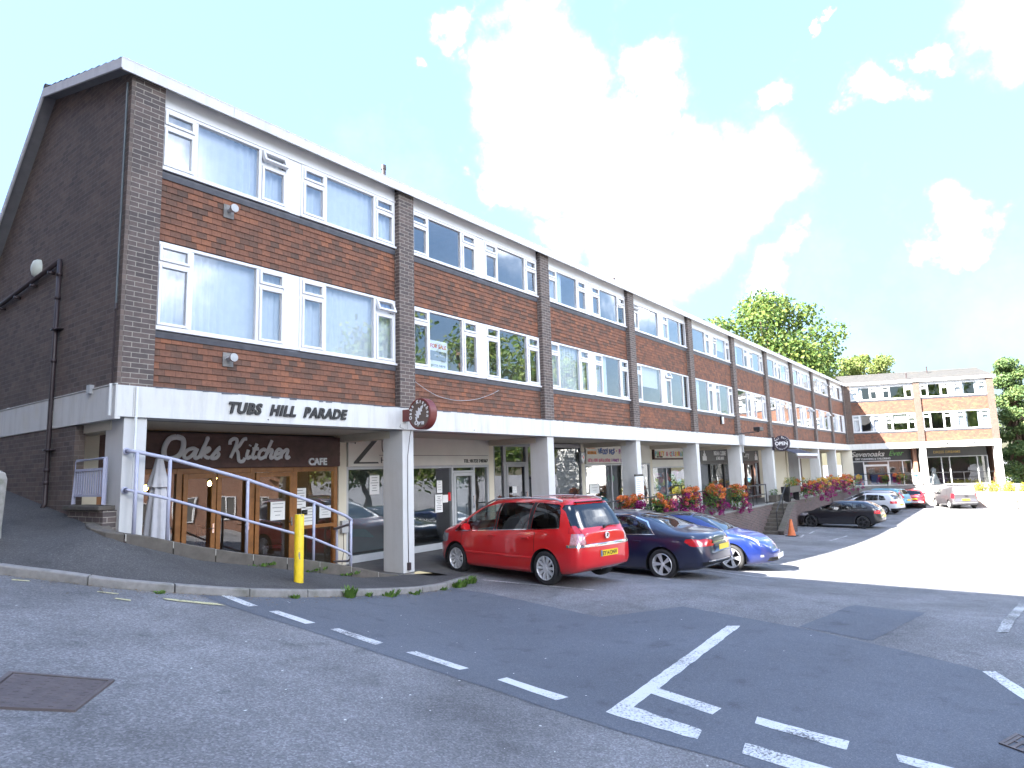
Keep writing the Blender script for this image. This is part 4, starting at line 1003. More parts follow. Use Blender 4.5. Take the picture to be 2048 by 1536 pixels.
# --- hairdresser
shop_shell(main, L_X(9.69), L_X(14.81), 2)
sg = sign_board('hairdresser_sign', 'cream hairdresser sign with thin black serif lettering behind the second column', L_X(9.71), L_X(14.78), .235, .935, 'panelcream')
m = MB(); zx = L_X(9.86); z0, z1 = .30, .90; y = SY-.115; zw = .74
m.prism([(zx+.03, z1-.04), (zx+zw-.02, z1-.04), (zx+zw-.02, z1-.01), (zx+.03, z1-.01)], y, y+.013); m.prism([(zx, z0), (zx+zw, z0), (zx+zw-.02, z0+.035), (zx, z0+.035)], y, y+.013)
m.prism([(zx, z0+.035), (zx+.15, z0+.035), (zx+zw-.02, z1-.04), (zx+zw-.17, z1-.04)], y+.001, y+.012); m.prism([(zx+.03,z1-.04),(zx+.06,z1-.04),(zx+.045,z1-.15),(zx+.025,z1-.15)], y+.002, y+.011)
strokes(m, [[(0,1),(0,.3),(.15,.02),(.42,.02),(.58,.3),(.58,1)], [(-.1,1),(.12,1)], [(.46,1),(.68,1)], [(1.5,.86),(1.2,1.0),(.9,.85),(.82,.5),(.95,.1),(1.25,0),(1.52,.16)], [(1.5,.86),(1.5,.7)], [(2.3,.86),(2.0,1.0),(1.8,.85),(1.72,.5),(1.85,.1),(2.05,0),(2.3,.16)]], zx+.85, .56, .33, .04, y+.006, depth=.2)
m.box(zx+.76, L_X(14.72), y, y+.012, .488, .498)
m.build('lettering', MT['black_letter'], sg)
text('HAIR', .20, (zx+.80, SY-.113, .31), MT['black_letter'], sg, ext=.006, sx=.92)
text('TEL: 01732 740367', .135, (L_X(14.70), SY-.113, .30), MT['black_letter'], sg, ext=.006, align='RIGHT', sx=.98)
front(main, 'hairdresser_shopfront', [L_X(v) for v in (9.72, 13.26, 14.16, 14.78)], FZ+.03, .235, 'grey2', zt=.06, doors=(1,), fw=.07, stall=.09)
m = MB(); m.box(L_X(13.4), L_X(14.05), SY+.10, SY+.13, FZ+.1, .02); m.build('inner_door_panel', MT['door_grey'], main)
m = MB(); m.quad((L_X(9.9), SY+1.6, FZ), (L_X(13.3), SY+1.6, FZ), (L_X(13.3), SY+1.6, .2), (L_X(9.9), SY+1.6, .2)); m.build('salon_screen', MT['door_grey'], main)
poster('white notice high on the left pane of the hairdresser window', 10.55, -.42, .02, .3)
poster('long white opening times sheet on the hairdresser window beside the door', 12.75, -.98, -.52, .28, marks=8)
poster('short white notice above the opening times sheet on the hairdresser window', 12.78, -.48, -.16, .2, marks=4)
poster('round white sticker on the hairdresser window next to the door frame', 13.0, -.74, -.54, .2, marks=0)
poster('small red sticker on the hairdresser window next to the door frame', 13.16, -.70, -.48, .1, 'lamp_red', marks=0)
# --- empty shop with grey frames
shop_shell(main, L_X(15.02), L_X(20.0), 3, depth=6)
front(main, 'empty_shopfront', [L_X(v) for v in (15.03, 15.58, 16.72, 17.2, 20.02)], FZ+.03, .90, 'grey', zt=.28, doors=(1,), fw=.13)
poster('small white notice on the door of the empty shop', 16.0, -.62, -.42, .22, y=D+SY-.07, marks=3)
poster('white card low on the left pane of the empty shop', 15.3, -1.1, -.85, .3, marks=0)
# --- party shops
PC = {'o': pm('sign_orange', (.75,.30,.05), .5), 'b': pm('sign_blue', (.06,.12,.32), .5), 'r': pm('sign_red', (.62,.08,.08), .5), 'g': pm('sign_green', (.16,.42,.12), .5), 'p': pm('sign_purple', (.35,.1,.35), .5), 'y': pm('sign_yellow', (.72,.55,.06), .5), 'k': pm('sign_pink', (.65,.2,.28), .5), 't': pm('sign_teal', (.1,.4,.5), .5)}
shop_shell(main, L_X(20.2), L_X(25.56), 4)
sg = sign_board('party_shop_sign', 'cream party shop sign with wavy lettering for weddings and parties', L_X(20.28), L_X(25.52), .22, .93, 'panelcream')
ys = SY-.113
text('NOVELTY', .15, (L_X(20.36), ys, .76), PC['o'], sg, ext=.006, bold=.004, sx=.85); text('GOODS FOR', .15, (L_X(20.36), ys, .56), PC['o'], sg, ext=.006, bold=.004, sx=.72)
for k, ch in enumerate('WEDDINGS'): text(ch, .255, (L_X(21.12)+k*.165, ys, .58+.03*sin(k*1.9)), PC['b'], sg, ext=.006, bold=.008)
text('\u2022', .2, (L_X(22.5), ys, .62), PC['r'], sg, ext=.006)
for k, ch in enumerate('PARTIES'): text(ch, .255, (L_X(22.72)+k*.165, ys, .58+.03*sin(k*2.3)), PC['p'], sg, ext=.006, bold=.006)
for k, ch in enumerate('HELIUM BALLOONS'): text(ch, .165, (L_X(20.36)+k*.112, ys, .28+.012*sin(k*1.7)), PC['k'], sg, ext=.006, bold=.005)
for k, ch in enumerate('FANCY DRESS'): text(ch, .165, (L_X(22.12)+k*.12, ys, .28+.012*sin(k*1.7)), PC['p'], sg, ext=.006, bold=.003)
front(main, 'party_shopfront', [L_X(v) for v in (20.25, 22.2, 24.6, 25.52)], FZ+.03, .21, 'grey2', fw=.06)
shop_shell(main, L_X(25.76), L_X(30.95), 5)
sg = sign_board('celebration_sign', 'framed pale sign with rainbow party lettering above the balloon window', L_X(25.95), L_X(30.4), .42, .86, 'panelcream', frame='timber')
cs = 'tgryogkbrtpoyr'
for k, ch in enumerate('PARTY & CELEBRATION'):
    if ch != ' ': text(ch, .30, (L_X(26.0)+k*.19, ys, .50+.015*sin(k*2.1)), PC[cs[k % len(cs)]], sg, ext=.006, bold=.003)
text('01732 740300', .10, (L_X(26.15), ys, .435), MT['black_letter'], sg, ext=.005)
m = MB(); m.box(L_X(25.77), L_X(30.94), SY-.04, SY+.05, .05, .35); m.build('head_panel', MT['panelcream'], main)
front(main, 'balloon_shopfront', [L_X(v) for v in (25.8, 27.2, 29.6, 30.94)], FZ+.03, .05, 'grey2', fw=.06)
bc = [(.55,.06,.05),(.05,.22,.55),(.65,.22,.03),(.62,.48,.03),(.08,.35,.12),(.03,.3,.45),(.4,.05,.3)]
bm_ = [pm('balloon_%s' % n, c, .25, coat=.5) for n, c in zip(('red','blue','orange','yellow','green','sky','purple'), bc)]
bn = ('red','blue','orange','yellow','green','sky blue','purple')
rnd = random.Random(21)
for k in range(22):
    x, z = rnd.uniform(27.5, 29.5), rnd.uniform(-1.6, -.05); y = D+SY+rnd.uniform(.25, .7); r = rnd.uniform(.11, .16); c = k % 7
    t = thing('balloon', '%s party balloon bunched in the window under the rainbow sign' % bn[c], 'balloon', (x, y, z), group='party balloons in the shop window')
    m = MB(); m.lathe([(0,-r*1.2),(r*.25,-r*1.12),(r*.75,-r*.7),(r,0),(r*.9,r*.5),(r*.5,r*.9),(0,r*1.02)], 14); m.build('envelope', bm_[c], t, smooth=True)
for X, z, lab, c in ((21.6,-.55,'purple',6),(22.9,-.35,'green',4),(23.9,-.9,'yellow',3),(22.3,-1.2,'sky blue',5)):
    t = thing('balloon', '%s balloon hanging alone in the wedding and party window' % lab, 'balloon', (X, D+SY+.4, z)); m = MB(); r = .16
    m.lathe([(0,-r*1.2),(r*.75,-r*.7),(r,0),(r*.9,r*.5),(r*.5,r*.9),(0,r*1.02)], 14); m.build('envelope', bm_[c], t, smooth=True)
poster('white handwritten price card in the wedding and party window', 20.9, -.85, -.5, .7, marks=3)
# --- indian restaurant
shop_shell(main, L_X(31.15), L_X(36.3), 6); shop_shell(main, L_X(36.5), L_X(41.7), 7)
sg = sign_board('restaurant_sign', 'grey restaurant sign reading Indian cuisine and take away', L_X(31.2), L_X(36.2), .24, .90, 'signgrey')
text('INDIAN CUISINE', .32, (L_X(33.9), ys, .55), MT['white_letter'], sg, ext=.006, align='CENTER', sx=.75, bold=.004); text('& TAKE AWAY', .24, (L_X(33.9), ys, .32), MT['white_letter'], sg, ext=.006, align='CENTER', sx=.75, bold=.004)
m = MB()
for xx in (31.45,):
    for k, h in enumerate((.22,.34,.5,.34,.22)): m.box(L_X(xx)+k*.11, L_X(xx)+k*.11+.09, ys, ys+.012, .29, .29+h)
    m.prism([(L_X(xx)+.2,.8),(L_X(xx)+.3,.8),(L_X(xx)+.25,.88)], ys, ys+.012)
m.build('emblem', MT['white_letter'], sg)
sg = sign_board('curry_sign', 'grey sign with white Curry lettering left of the entrance', L_X(36.5), L_X(40.6), .24, .90, 'signgrey')
text('Curry', .42, (L_X(37.7), ys, .46), MT['white_letter'], sg, ext=.006, shear=.2, bold=.006)
m = MB()
for k, h in enumerate((.22,.34,.5,.34,.22)): m.box(L_X(39.8)+k*.11, L_X(39.8)+k*.11+.09, ys, ys+.012, .29, .29+h)
m.build('emblem', MT['white_letter'], sg)
front(main, 'restaurant_shopfront', [L_X(v) for v in (31.2, 32.6, 34.6, 36.25)], FZ+.03, .23, 'black', fw=.12, stall=.6)
front(main, 'restaurant_entrance', [L_X(v) for v in (36.5, 38.2, 39.6, 40.7)], FZ+.03, .23, 'timber', fw=.12, doors=(1,), stall=0)
m = MB(); m.box(L_X(40.75), L_X(41.7), SY-.02, SY+.05, FZ, ZB0-.02); m.build('entrance_panel', MT['cream'], main)
# --- the last three bays: white doors and plain panels
for a, b, nm in ((41.9, 47.1, 'flat_entrance'), (47.3, 52.4, 'blank_front')):
    m = MB(); m.box(L_X(a), L_X(b), SY+.02, SY+.1, FZ, ZB0-.02); m.build(nm, MT['cream'], main)
    d = MB(); d.box(L_X(a+.8), L_X(a+1.75), SY-.03, SY+.015, FZ+.02, .1); o = d.build('door', MT['upvc'], main, bevel=.01)
    d = MB(); d.box(L_X(a+1.0), L_X(a+1.5), SY-.034, SY-.031, -.9, -.1); d.build('pane', MT['door_grey'], o, off=(0,0,0))
m = MB(); m.box(L_X(52.4), LX, SY+.02, SY+.1, FZ, ZB0-.02); m.build('blank_front', MT['cream'], main)
m = MB(); m.box(L_X(50.2), L_X(51.1), SY-.03, SY+.015, FZ+.02, .35); m.build('door', MT['timber'], main)
# lettering on the beam
tl = thing('parade_name_sign', 'dark slanted TUBS HILL PARADE letters on the white beam above the cafe', 'sign', (X0+2.6, D-.04, 1.05)); tl['_off'] = (-2.6, .04, -1.05)
text('TUBS  HILL  PARADE', .245, (1.57, -.055, 1.08), MT['black_letter'], tl, shear=.26, bold=.011, ext=.014, sx=.93, spacing=1.14)
# ------------------------------------------------------------------ the wing across the end of the car park
WC = Vector((57.9, 9.9, 0)); WANG = atan2(-.947, .32); S2 = 4.90
wing = thing('corner_wing', 'sunlit three storey wing closing the far end of the parade beneath a grey tiled roof', 'building', (WC.x, WC.y, -1.95), WANG)
wing['_off'] = (0, 0, 1.95); wing['_brick'] = 'brick_sunlit'
def WP(x, y, z): return (WC.x+.3201*x+.9474*y, WC.y-.9474*x+.3201*y, z)
wo = {(0,1,0): [], (1,0,1): []}
wcur = {(0,1): ('part','none'), (0,0): ('split','blind'), (1,1): ('none','split'), (1,0): ('none','split')}
block(wing, 2, S2, wcur, {}, wo, uw=(.515, 2.43, 2.72))
eaves(wing, .05, 2*S2+.62, 3.4, .95, 3.6, 1.2)
WL = 2*S2+.44
mb = MB(); mb.box(-.02, WL+.04, -.036, .4, ZB0, ZB1); mb.build('concrete_beam', MT['white'], wing, bevel=.006)
for x in (S2+.02, 2*S2+.03): mb = MB(); mb.box(x, x+.40, .0, .5, -3.6, ZB0-.002); mb.build('column', MT['column'], wing, bevel=.008)
mb = MB(); mb.quad((0, .4, ZB0-.01), (WL, .4, ZB0-.01), (WL, 2, ZB0-.01), (0, 2, ZB0-.01)); mb.build('arcade_ceiling', MT['cream'], wing)
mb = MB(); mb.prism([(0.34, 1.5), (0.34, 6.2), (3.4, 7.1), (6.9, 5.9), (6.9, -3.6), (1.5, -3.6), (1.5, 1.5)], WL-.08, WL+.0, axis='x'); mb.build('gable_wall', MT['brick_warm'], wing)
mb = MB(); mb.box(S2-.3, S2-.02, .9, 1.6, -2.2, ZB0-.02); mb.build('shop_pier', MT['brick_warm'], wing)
mb = MB(); mb.box(-.6, .18, .0, .5, -2.2, ZB0-.01); mb.build('corner_pier', MT['cream'], wing)
for x, y, z, h in ((4.55, .05, 6.4, .35), (6.6, 2.4, 7.0, .45)):
    m = MB(); m.tube([(x, y, z), (x, y, z+h)], .05, 8); m.lathe([(.06,0),(.06,.1),(0,.12)], 8, M=Matrix.Translation((x, y, z+h-.05))); m.build('roof_vent', MT['pipe'], wing, smooth='auto')
mb = MB(); mb.box(0, WL+1.2, -.25, 7, -2.25, -1.95); mb.box(0, WL+1.2, -.35, -.25, -3.7, -1.93); mb.build('terrace', MT['kerb'], wing)
# two shops in the wing
for a, b in ((.2, S2-.32), (S2+.5, 2*S2-.05)):
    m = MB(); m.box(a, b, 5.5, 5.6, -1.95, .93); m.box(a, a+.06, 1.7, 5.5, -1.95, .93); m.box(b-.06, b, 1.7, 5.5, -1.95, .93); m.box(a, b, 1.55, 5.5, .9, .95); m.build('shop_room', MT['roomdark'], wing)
front(wing, 'cleaner_shopfront', [.2, 1.18, 2.95, 3.95, 4.58], -1.95, .05, 'upvc', zt=-.28, doors=(1,), fw=.08, y=1.5)
front(wing, 'dress_shopfront', [S2+.5, S2+.75, S2+1.75, S2+2.3, 9.05, 9.72], -1.95, .24, 'grey2', fw=.07, y=1.5, zt=None)
def wsign(name, label, xa, xb, z0, z1, mat, y=1.40):
    t = thing(name, label, 'sign', WP((xa+xb)/2, y, z0), WANG); t['_off'] = (-(xa+xb)/2, -y, -z0)
    m = MB(); m.box(xa, xb, y, y+.06, z0, z1); m.build('board', MT[mat], t, bevel=.004); return t
t = wsign('dry_cleaner_sign', 'black dry cleaning and tailoring sign with white and green script', .25, 4.6, .07, .92, 'signgrey')
text('Sevenoaks', .58, (.30, 1.385, .40), MT['white_letter'], t, shear=.35, bold=.012, sx=.98); text('Ever', .56, (3.0, 1.385, .42), PC['g'], t, shear=.35, bold=.004)
text('DRY CLEANING & TAILORING', .20, (.6, 1.385, .14), MT['white_letter'], t, bold=.008, sx=.93)
t = wsign('dress_shop_sign', 'dark dress shop sign with thin gold capitals', S2+.55, 9.70, .24, .93, 'signgrey')
text('DRESS DREAMS', .27, (S2+2.15, 1.385, .48), MT['gold_letter'], t, align='CENTER', bold=.002)
t = thing('wing_name_sign', 'small dark TUBS HILL PARADE letters on the sunlit beam of the far wing', 'sign', WP(7.6, -.04, 1.05), WANG); t['_off'] = (-7.6, .04, -1.05)
text('TUBS HILL PARADE', .235, (6.35, -.05, 1.09), MT['black_letter'], t, shear=.25, bold=.006, spacing=1.12)
def gown(x, y, top, mat, label, stand=-1.95):
    t = thing('dress_form', label, 'mannequin', WP(x, y, stand), WANG); h = top-stand; m = MB()
    m.lathe([(.02,.0),(.42,.0),(.40,.05),(.30,h*.35),(.17,h*.6),(.13,h*.68),(.19,h*.82),(.17,h*.92),(.06,h*.97),(.05,h)], 20); m.build('gown', mat, t, smooth=True); return t
gown(S2+1.25, 2.0, -.6, MT['parasol'], 'long white wedding dress on a stand left of the dress shop door')
gown(S2+.7, 1.9, -.65, MT['parasol'], 'narrow pale gown at the left edge of the dress shop window')
gown(S2+2.0, 2.6, -.2, pm('plum_cloth', (.05,.03,.06), .9), 'dark evening dress in the middle of the dress shop window')
m = MB(); t = thing('washing_machine', 'blue front panel machine with a yellow notice behind the cleaner window', 'machine', WP(.85, 2.2, -1.95), WANG)
m.box(-.5,.5,-.3,.3,0,1.0); m.build('casing', pm('blue_panel', (.05,.09,.22), .5), t, bevel=.03); m = MB(); m.box(-.28,.18,-.316,-.302,.45,.85); m.build('notice', MT['plate_y'], t)
m = MB(); t = thing('shop_counter', 'long blue counter inside the dry cleaner behind the door', 'counter', WP(2.9, 2.8, -1.95), WANG)
m.box(-1.1,1.1,-.3,.3,0,.95); m.build('front_panel', pm('counter_blue', (.06,.10,.24), .5), t, bevel=.02); m = MB(); m.box(-1.15,1.15,-.35,.35,.952,1.0); m.build('counter_top', MT['grey2'], t)
m = MB(); t = thing('pavement_sign', 'white and blue sign panel beside the middle column of the wing', 'sign', WP(4.5, -.1, -1.95), WANG)
m.box(-.32,.32,-.03,.03,.1,1.0); m.build('panel', MT['plastic_white'], t, bevel=.01); m = MB(); m.box(-.26,.26,-.036,-.031,.5,.9); m.build('picture', pm('pale_blue_print', (.2,.45,.62), .5), t)
for a in (-.28,.28): m = MB(); m.box(a-.03,a+.03,-.14,.14,0,.1); m.build('foot', MT['black'], t)
# ------------------------------------------------------------------ low walls, steps, rails
t = thing('coping_wall', 'low stone capped wall curving round the sunken cafe forecourt', 'wall', (6.5, 9.74, -1.95))
cp_ = catmull([(3.96,10.25,-.52),(3.90,9.98,-.57),(4.02,9.78,-.65),(4.35,9.73,-.72),(5.0,9.73,-.91),(6.0,9.73,-1.16),(7.2,9.735,-1.41),(8.1,9.76,-1.64),(8.75,9.82,-1.83),(9.2,9.9,-1.93)], 6)
m = MB(); prev = None
for p, q in zip(cp_, cp_[1:]):
    d = (q-p); d.z = 0; d.normalize(); n = Vector((-d.y, d.x, 0))
    if n.y < 0 and p.x > 4.1: n = -n
    r = [p-n*.08, p+n*.08]; r2 = [q-n*.08, q+n*.08]
    m.quad((*r[1].xy, -2.1), (*r2[1].xy, -2.1), (*r2[1].xy, q.z-.05), (*r[1].xy, p.z-.05)); m.quad((*r2[0].xy, -2.1), (*r[0].xy, -2.1), (*r[0].xy, p.z-.05), (*r2[0].xy, q.z-.05))
wpart(m, 'wall', MT['brick_red'], t)
lens = [0]
for p, q in zip(cp_, cp_[1:]): lens.append(lens[-1]+(q-p).length)
def cpt(s):
    i = max(0, min(len(lens)-2, int(np.searchsorted(lens, s))-1)); u = (s-lens[i])/(lens[i+1]-lens[i]); d = cp_[i+1]-cp_[i]; d.z = 0; d.normalize()
    return cp_[i].lerp(cp_[i+1], u), Vector((d.y, -d.x, 0))
s = 0; m = MB(); mj = MB(); rnd = random.Random(4)
while s < lens[-1]-.1:
    e = min(s+rnd.uniform(.62, .72), lens[-1]); prev = None
    for q in range(5):
        p, n = cpt(s+(e-.016-s)*q/4); ring = []
        for o_, z in ((.13,-.22),(.13,-.012),(.115,.0),(-.12,.008),(-.13,-.01),(-.13,-.10)):
            ring.append(len(m.v)); m.v.append((p.x+n.x*o_, p.y+n.y*o_, p.z+z))
        if prev is None: m.f.append(tuple(ring)); m.m.append(0)
        else:
            for k in range(6): k2 = (k+1) % 6; m.f.append((prev[k], prev[k2], ring[k2], ring[k])); m.m.append(0)
        prev = ring
    m.f.append(tuple(reversed(prev))); m.m.append(0)
    p, n = cpt(min(e-.008, lens[-1]-.001)); d = Vector((-n.y, n.x, 0))*.009
    A, B = p+n*.128-d, p+n*.128+d; C_, D_ = p-n*.128+d, p-n*.128-d
    mj.quad((A.x,A.y,p.z-.006),(B.x,B.y,p.z-.006),(C_.x,C_.y,p.z-.0),(D_.x,D_.y,p.z-.0)); mj.quad((A.x,A.y,p.z-.1),(B.x,B.y,p.z-.1),(B.x,B.y,p.z-.006),(A.x,A.y,p.z-.006))
    s = e
wpart(m, 'coping_stone', MT['coping'], t, bevel=.004); wpart(mj, 'mortar_joint', MT['mortar'], t)
# weeds at its foot
for x, n_, lb in ((6.05, 60, 'strip of weeds at the foot of the coping wall left of the yellow post'), (7.05, 50, 'patch of weeds at the foot of the coping wall right of the yellow post'), (7.75, 60, 'last patch of weeds at the foot of the coping wall near the rail end')):
    c = (x, 9.56, pave_h(x, 9.56)); w = thing('wall_weed', lb, 'weed', c, group='weeds along the coping wall'); m = MB()
    for k in range(4): blades(m, (x-.25+.16*k, 9.57, c[2]), n_//4, .07, .08, rnd=rnd)
    wpart(m, 'leaves', MT['leaf_weed'], w)
# hand rail
t = thing('handrail', 'pale lilac tubular handrail sloping down in front of the cafe', 'handrail', (6.1, 9.75, -1.2)); R1 = .027
top = [(4.16,9.885,.455),(4.16,9.78,.45),(4.24,9.75,.44),(4.70,9.75,.345),(5.92,9.75,.01),(7.21,9.75,-.42),(7.9,9.755,-.70),(8.06,9.79,-.78),(8.2,9.95,-.85),(8.32,10.2,-.90),(9.35,11.85,-1.10),(9.36,11.94,-1.11)]
bot = [(4.16,9.885,-.09),(4.16,9.78,-.09),(4.24,9.75,-.11),(4.70,9.75,-.235),(5.92,9.75,-.63),(7.21,9.75,-1.04),(7.9,9.755,-1.34),(8.06,9.79,-1.42),(8.2,9.95,-1.50),(8.32,10.2,-1.58),(9.35,11.85,-1.80),(9.36,11.94,-1.81)]
m = MB(); m.tube(top, R1, 12); wpart(m, 'top_rail', MT['rail'], t, smooth=True)
m = MB(); m.tube(bot, R1*.8, 10); wpart(m, 'lower_rail', MT['rail'], t, smooth=True)
for x, y, z0, z1 in ((4.24,9.75,-.85,.43),(4.70,9.75,-.87,.34),(5.94,9.75,-1.2,.0),(7.205,9.75,-1.46,-.42),(8.05,9.79,-1.68,-.78),(9.32,11.80,-1.92,-1.10)):
    m = MB(); m.tube([(x,y,z0),(x,y,z1)], R1*.95, 10); wpart(m, 'post', MT['rail'], t, smooth=True)
for z in (.455,-.09): m = MB(); m.lathe([(0,0),(.05,0),(.05,.012),(.032,.02),(.032,.03)], 14, M=Matrix.Translation((4.16,9.897,z)) @ Matrix.Rotation(radians(90),4,'X')); wpart(m, 'wall_flange', MT['rail'], t, smooth='auto')
# guard rail on the gable opening
t = thing('guard_rail', 'flat barred lilac grey guard rail on a sill at the gable end', 'railing', (4.0, 10.7, -.3))
m = MB(); m.tube([(4.0,10.15,-.28),(4.0,10.15,.37),(4.0,11.20,.36),(4.0,11.20,-.28)], .03, 4); wpart(m, 'frame', MT['rail'], t)
m = MB(); m.box(3.985,4.015,10.17,11.18,.20,.235); m.box(3.985,4.015,10.17,11.18,-.17,-.14); wpart(m, 'cross_bar', MT['rail'], t)
for k in range(12): y = 10.235+.0805*k; m = MB(); m.box(3.994,4.006,y-.020,y+.020,-.138,.198); wpart(m, 'bar', MT['rail'], t)
t = thing('guard_wall', 'stub of brick wall with concrete sill carrying the guard rail', 'wall', (4.05, 10.7, -1.95))
m = MB(); m.box(3.94,4.2,10.0,11.22,-2.0,-.36); wpart(m, 'wall', MT['brick'], t); m = MB(); m.box(3.90,4.24,10.06,11.34,-.355,-.295); wpart(m, 'sill', MT['coping'], t, bevel=.008)
m = MB(); t = thing('cafe_side_pier', 'cream corner pier between the gable brickwork and the cafe boards', 'pillar', (4.45, 11.95, -1.95)); m.box(4.30,4.56,11.85,12.1,-1.95,.92); wpart(m, 'shaft', MT['cream'], t)
# yellow post, concrete post, parasol
zz = pave_h(6.09, 8.59); t = thing('yellow_post', 'scuffed bright yellow steel post standing on the pavement before the handrail', 'bollard', (6.09, 8.59, zz))
m = MB(); m.lathe([(.069,-.05),(.069,.985),(.064,.992),(0,.994)], 24); m.build('tube', MT['yellow'], t, smooth='auto')
m = MB(); m.disc(.060, .9945, 20); m.build('cap', MT['kerb'], t)
m = MB()
for a, z, w, h in ((-2.1,.40,.012,.045),(-2.02,.35,.008,.02),(-1.6,.97,.01,.012)):
    P = []
    for k in range(7): th = a+w/.07*cos(k*2*pi/7)*1.3; P.append((.0697*cos(th), .0697*sin(th), z+h*sin(k*2*pi/7)*random.uniform(.7,1.2)))
    m.poly(P)
m.build('scrape', MT['kerb'], t)
zz = pave_h(2.72, 10.3); t = thing('concrete_post', 'mossy tapered concrete post on the pavement at the left edge', 'post', (2.72, 10.36, zz))
m = MB()
for z, w in ((-.1,.135),(.72,.155),(.80,.135),(.83,.08)):
    pass
lv = [(-.1,.16),(.1,.155),(.72,.175),(.80,.155),(.84,.10)]
for z, w in lv: m.v += [(-w,-w*.8,z),(w,-w*.8,z),(w,w*.8,z),(-w,w*.8,z)]
for k in range(4):
    for q in range(4): a = 4*k; m.f.append((a+q, a+(q+1) % 4, a+4+(q+1) % 4, a+4+q)); m.m.append(0)
m.f.append((16,17,18,19)); m.m.append(0)
m.build('shaft', pm('mossy_concrete', (.26,.25,.23), .9, var=.3, scale=9, bump=.5, bscale=40, dirt=(.11,.13,.07), dscale=5), t, bevel=.02)
m = MB(); m.tube([(.05,0,.80),(-.02,0,1.0),(-.06,.02,1.25)], .016, 6); m.tube([(.08,0,.80),(.08,0,.9)], .03, 6); m.build('iron_stay', MT['grey2'], t)
t = thing('parasol', 'closed pale canvas parasol standing in the forecourt behind the handrail', 'parasol', (5.20, 11.15, FZ))
m = MB(); n = 40; prof = [(1.0,.20),(1.15,.215),(1.3,.205),(1.5,.185),(1.75,.165),(1.95,.15)]
def fold_ring(m, r, z, amp, k=8, ph=0):
    for q in range(n):
        a = 2*pi*q/n; rr = r*(1+amp*cos(k*a+ph)); m.v.append((rr*cos(a), rr*sin(a), z))
rings = [(.30,.205,.20),(.7,.197,.19),(1.2,.176,.18),(1.6,.144,.16),(1.95,.10,.12)]
for z, r, a in rings: fold_ring(m, r, z, a)
for k in range(len(rings)-1):
    for q in range(n): m.f.append((k*n+q, k*n+(q+1) % n, (k+1)*n+(q+1) % n, (k+1)*n+q)); m.m.append(0)
m.build('canopy', MT['parasol'], t, smooth=True)
m = MB(); rings = [(1.88,.165,.16),(1.92,.155,.14),(2.15,.095,.08),(2.34,.058,.03),(2.36,.02,0)]
for z, r, a in rings: fold_ring(m, r, z, a, 8, 1)
for k in range(len(rings)-1):
    for q in range(n): m.f.append((k*n+q, k*n+(q+1) % n, (k+1)*n+(q+1) % n, (k+1)*n+q)); m.m.append(0)
m.build('top_flap', MT['parasol'], t, smooth=True)
m = MB(); m.tube([(0,0,0),(0,0,2.36)], .025, 8); m.lathe([(.26,0),(.26,.05),(.05,.07),(.05,.3)], 16); m.build('pole', MT['black'], t)
# retaining walls and steps
t = thing('retaining_wall', 'long brick retaining wall below the walkway left of the steps', 'wall', (25, 9.7, -3.2))
m = MB(); m.box(16.2,35.2,9.68,9.90,-3.8,-1.99); m.box(13.2,16.2,10.28,10.5,-3.4,-1.99); m.box(16.2,16.42,9.9,10.28,-3.4,-1.99); wpart(m, 'wall', MT['brick_red'], t)
m = MB(); m.box(16.18,35.2,9.65,9.93,-1.988,-1.93); wpart(m, 'coping', MT['kerb'], t)
t = thing('retaining_wall', 'brick retaining wall under the flower boxes right of the steps', 'wall', (46, 9.0, -3.4))
m = MB(); m.box(35.3,57.9,9.45,9.66,-3.9,-1.99); m.box(35.3,35.52,8.97,9.45,-3.9,-1.99); m.box(47.5,47.95,9.40,9.7,-3.9,-1.80); wpart(m, 'wall', MT['brick_red'], t)
m = MB(); m.box(35.5,47.5,9.42,9.69,-1.988,-1.90); m.box(47.95,57.9,9.42,9.69,-1.988,-1.90); wpart(m, 'coping', MT['kerb'], t)
t = thing('stone_steps', 'worn concrete steps climbing from the car park to the walkway', 'steps', (33.9, 9.3, -3.3)); nst = 8
zb = G(32.6, 9.3)-.02; rise = (-1.955-zb)/nst
for k in range(nst):
    m = MB(); x = 32.7+k*.30; m.box(x, 35.29, 8.97, 9.675, zb+rise*k-(.5 if k == 0 else 0)+.001, zb+rise*(k+1)); wpart(m, 'step', MT['coping'], t, bevel=.012)
t = thing('step_wall', 'sloping brick side wall of the steps with mossy concrete coping', 'wall', (34.2, 8.85, -3.3))
m = MB(); m.prism([(32.75,-3.9),(35.29,-3.9),(35.29,-2.0),(35.0,-2.0),(32.75,-3.16)], 8.72, 8.96); wpart(m, 'wall', MT['brick_red'], t)
m = MB(); m.prism([(32.65,-3.20),(35.0,-1.99),(35.45,-1.99),(35.45,-1.91),(34.98,-1.91),(32.65,-3.10)], 8.68, 8.968); wpart(m, 'coping', MT['coping'], t, bevel=.01)
t = thing('step_rail', 'black metal rail rising along the steps', 'handrail', (34.2, 9.02, -2.4))
m = MB(); m.tube([(32.9,9.02,-3.1),(32.9,9.02,-2.22),(35.0,9.02,-1.02),(35.6,9.02,-1.0),(35.6,9.02,-1.9)], .026, 8); m.tube([(34.1,9.02,-2.45),(34.1,9.02,-1.55)], .02, 6); wpart(m, 'rail', MT['black'], t)
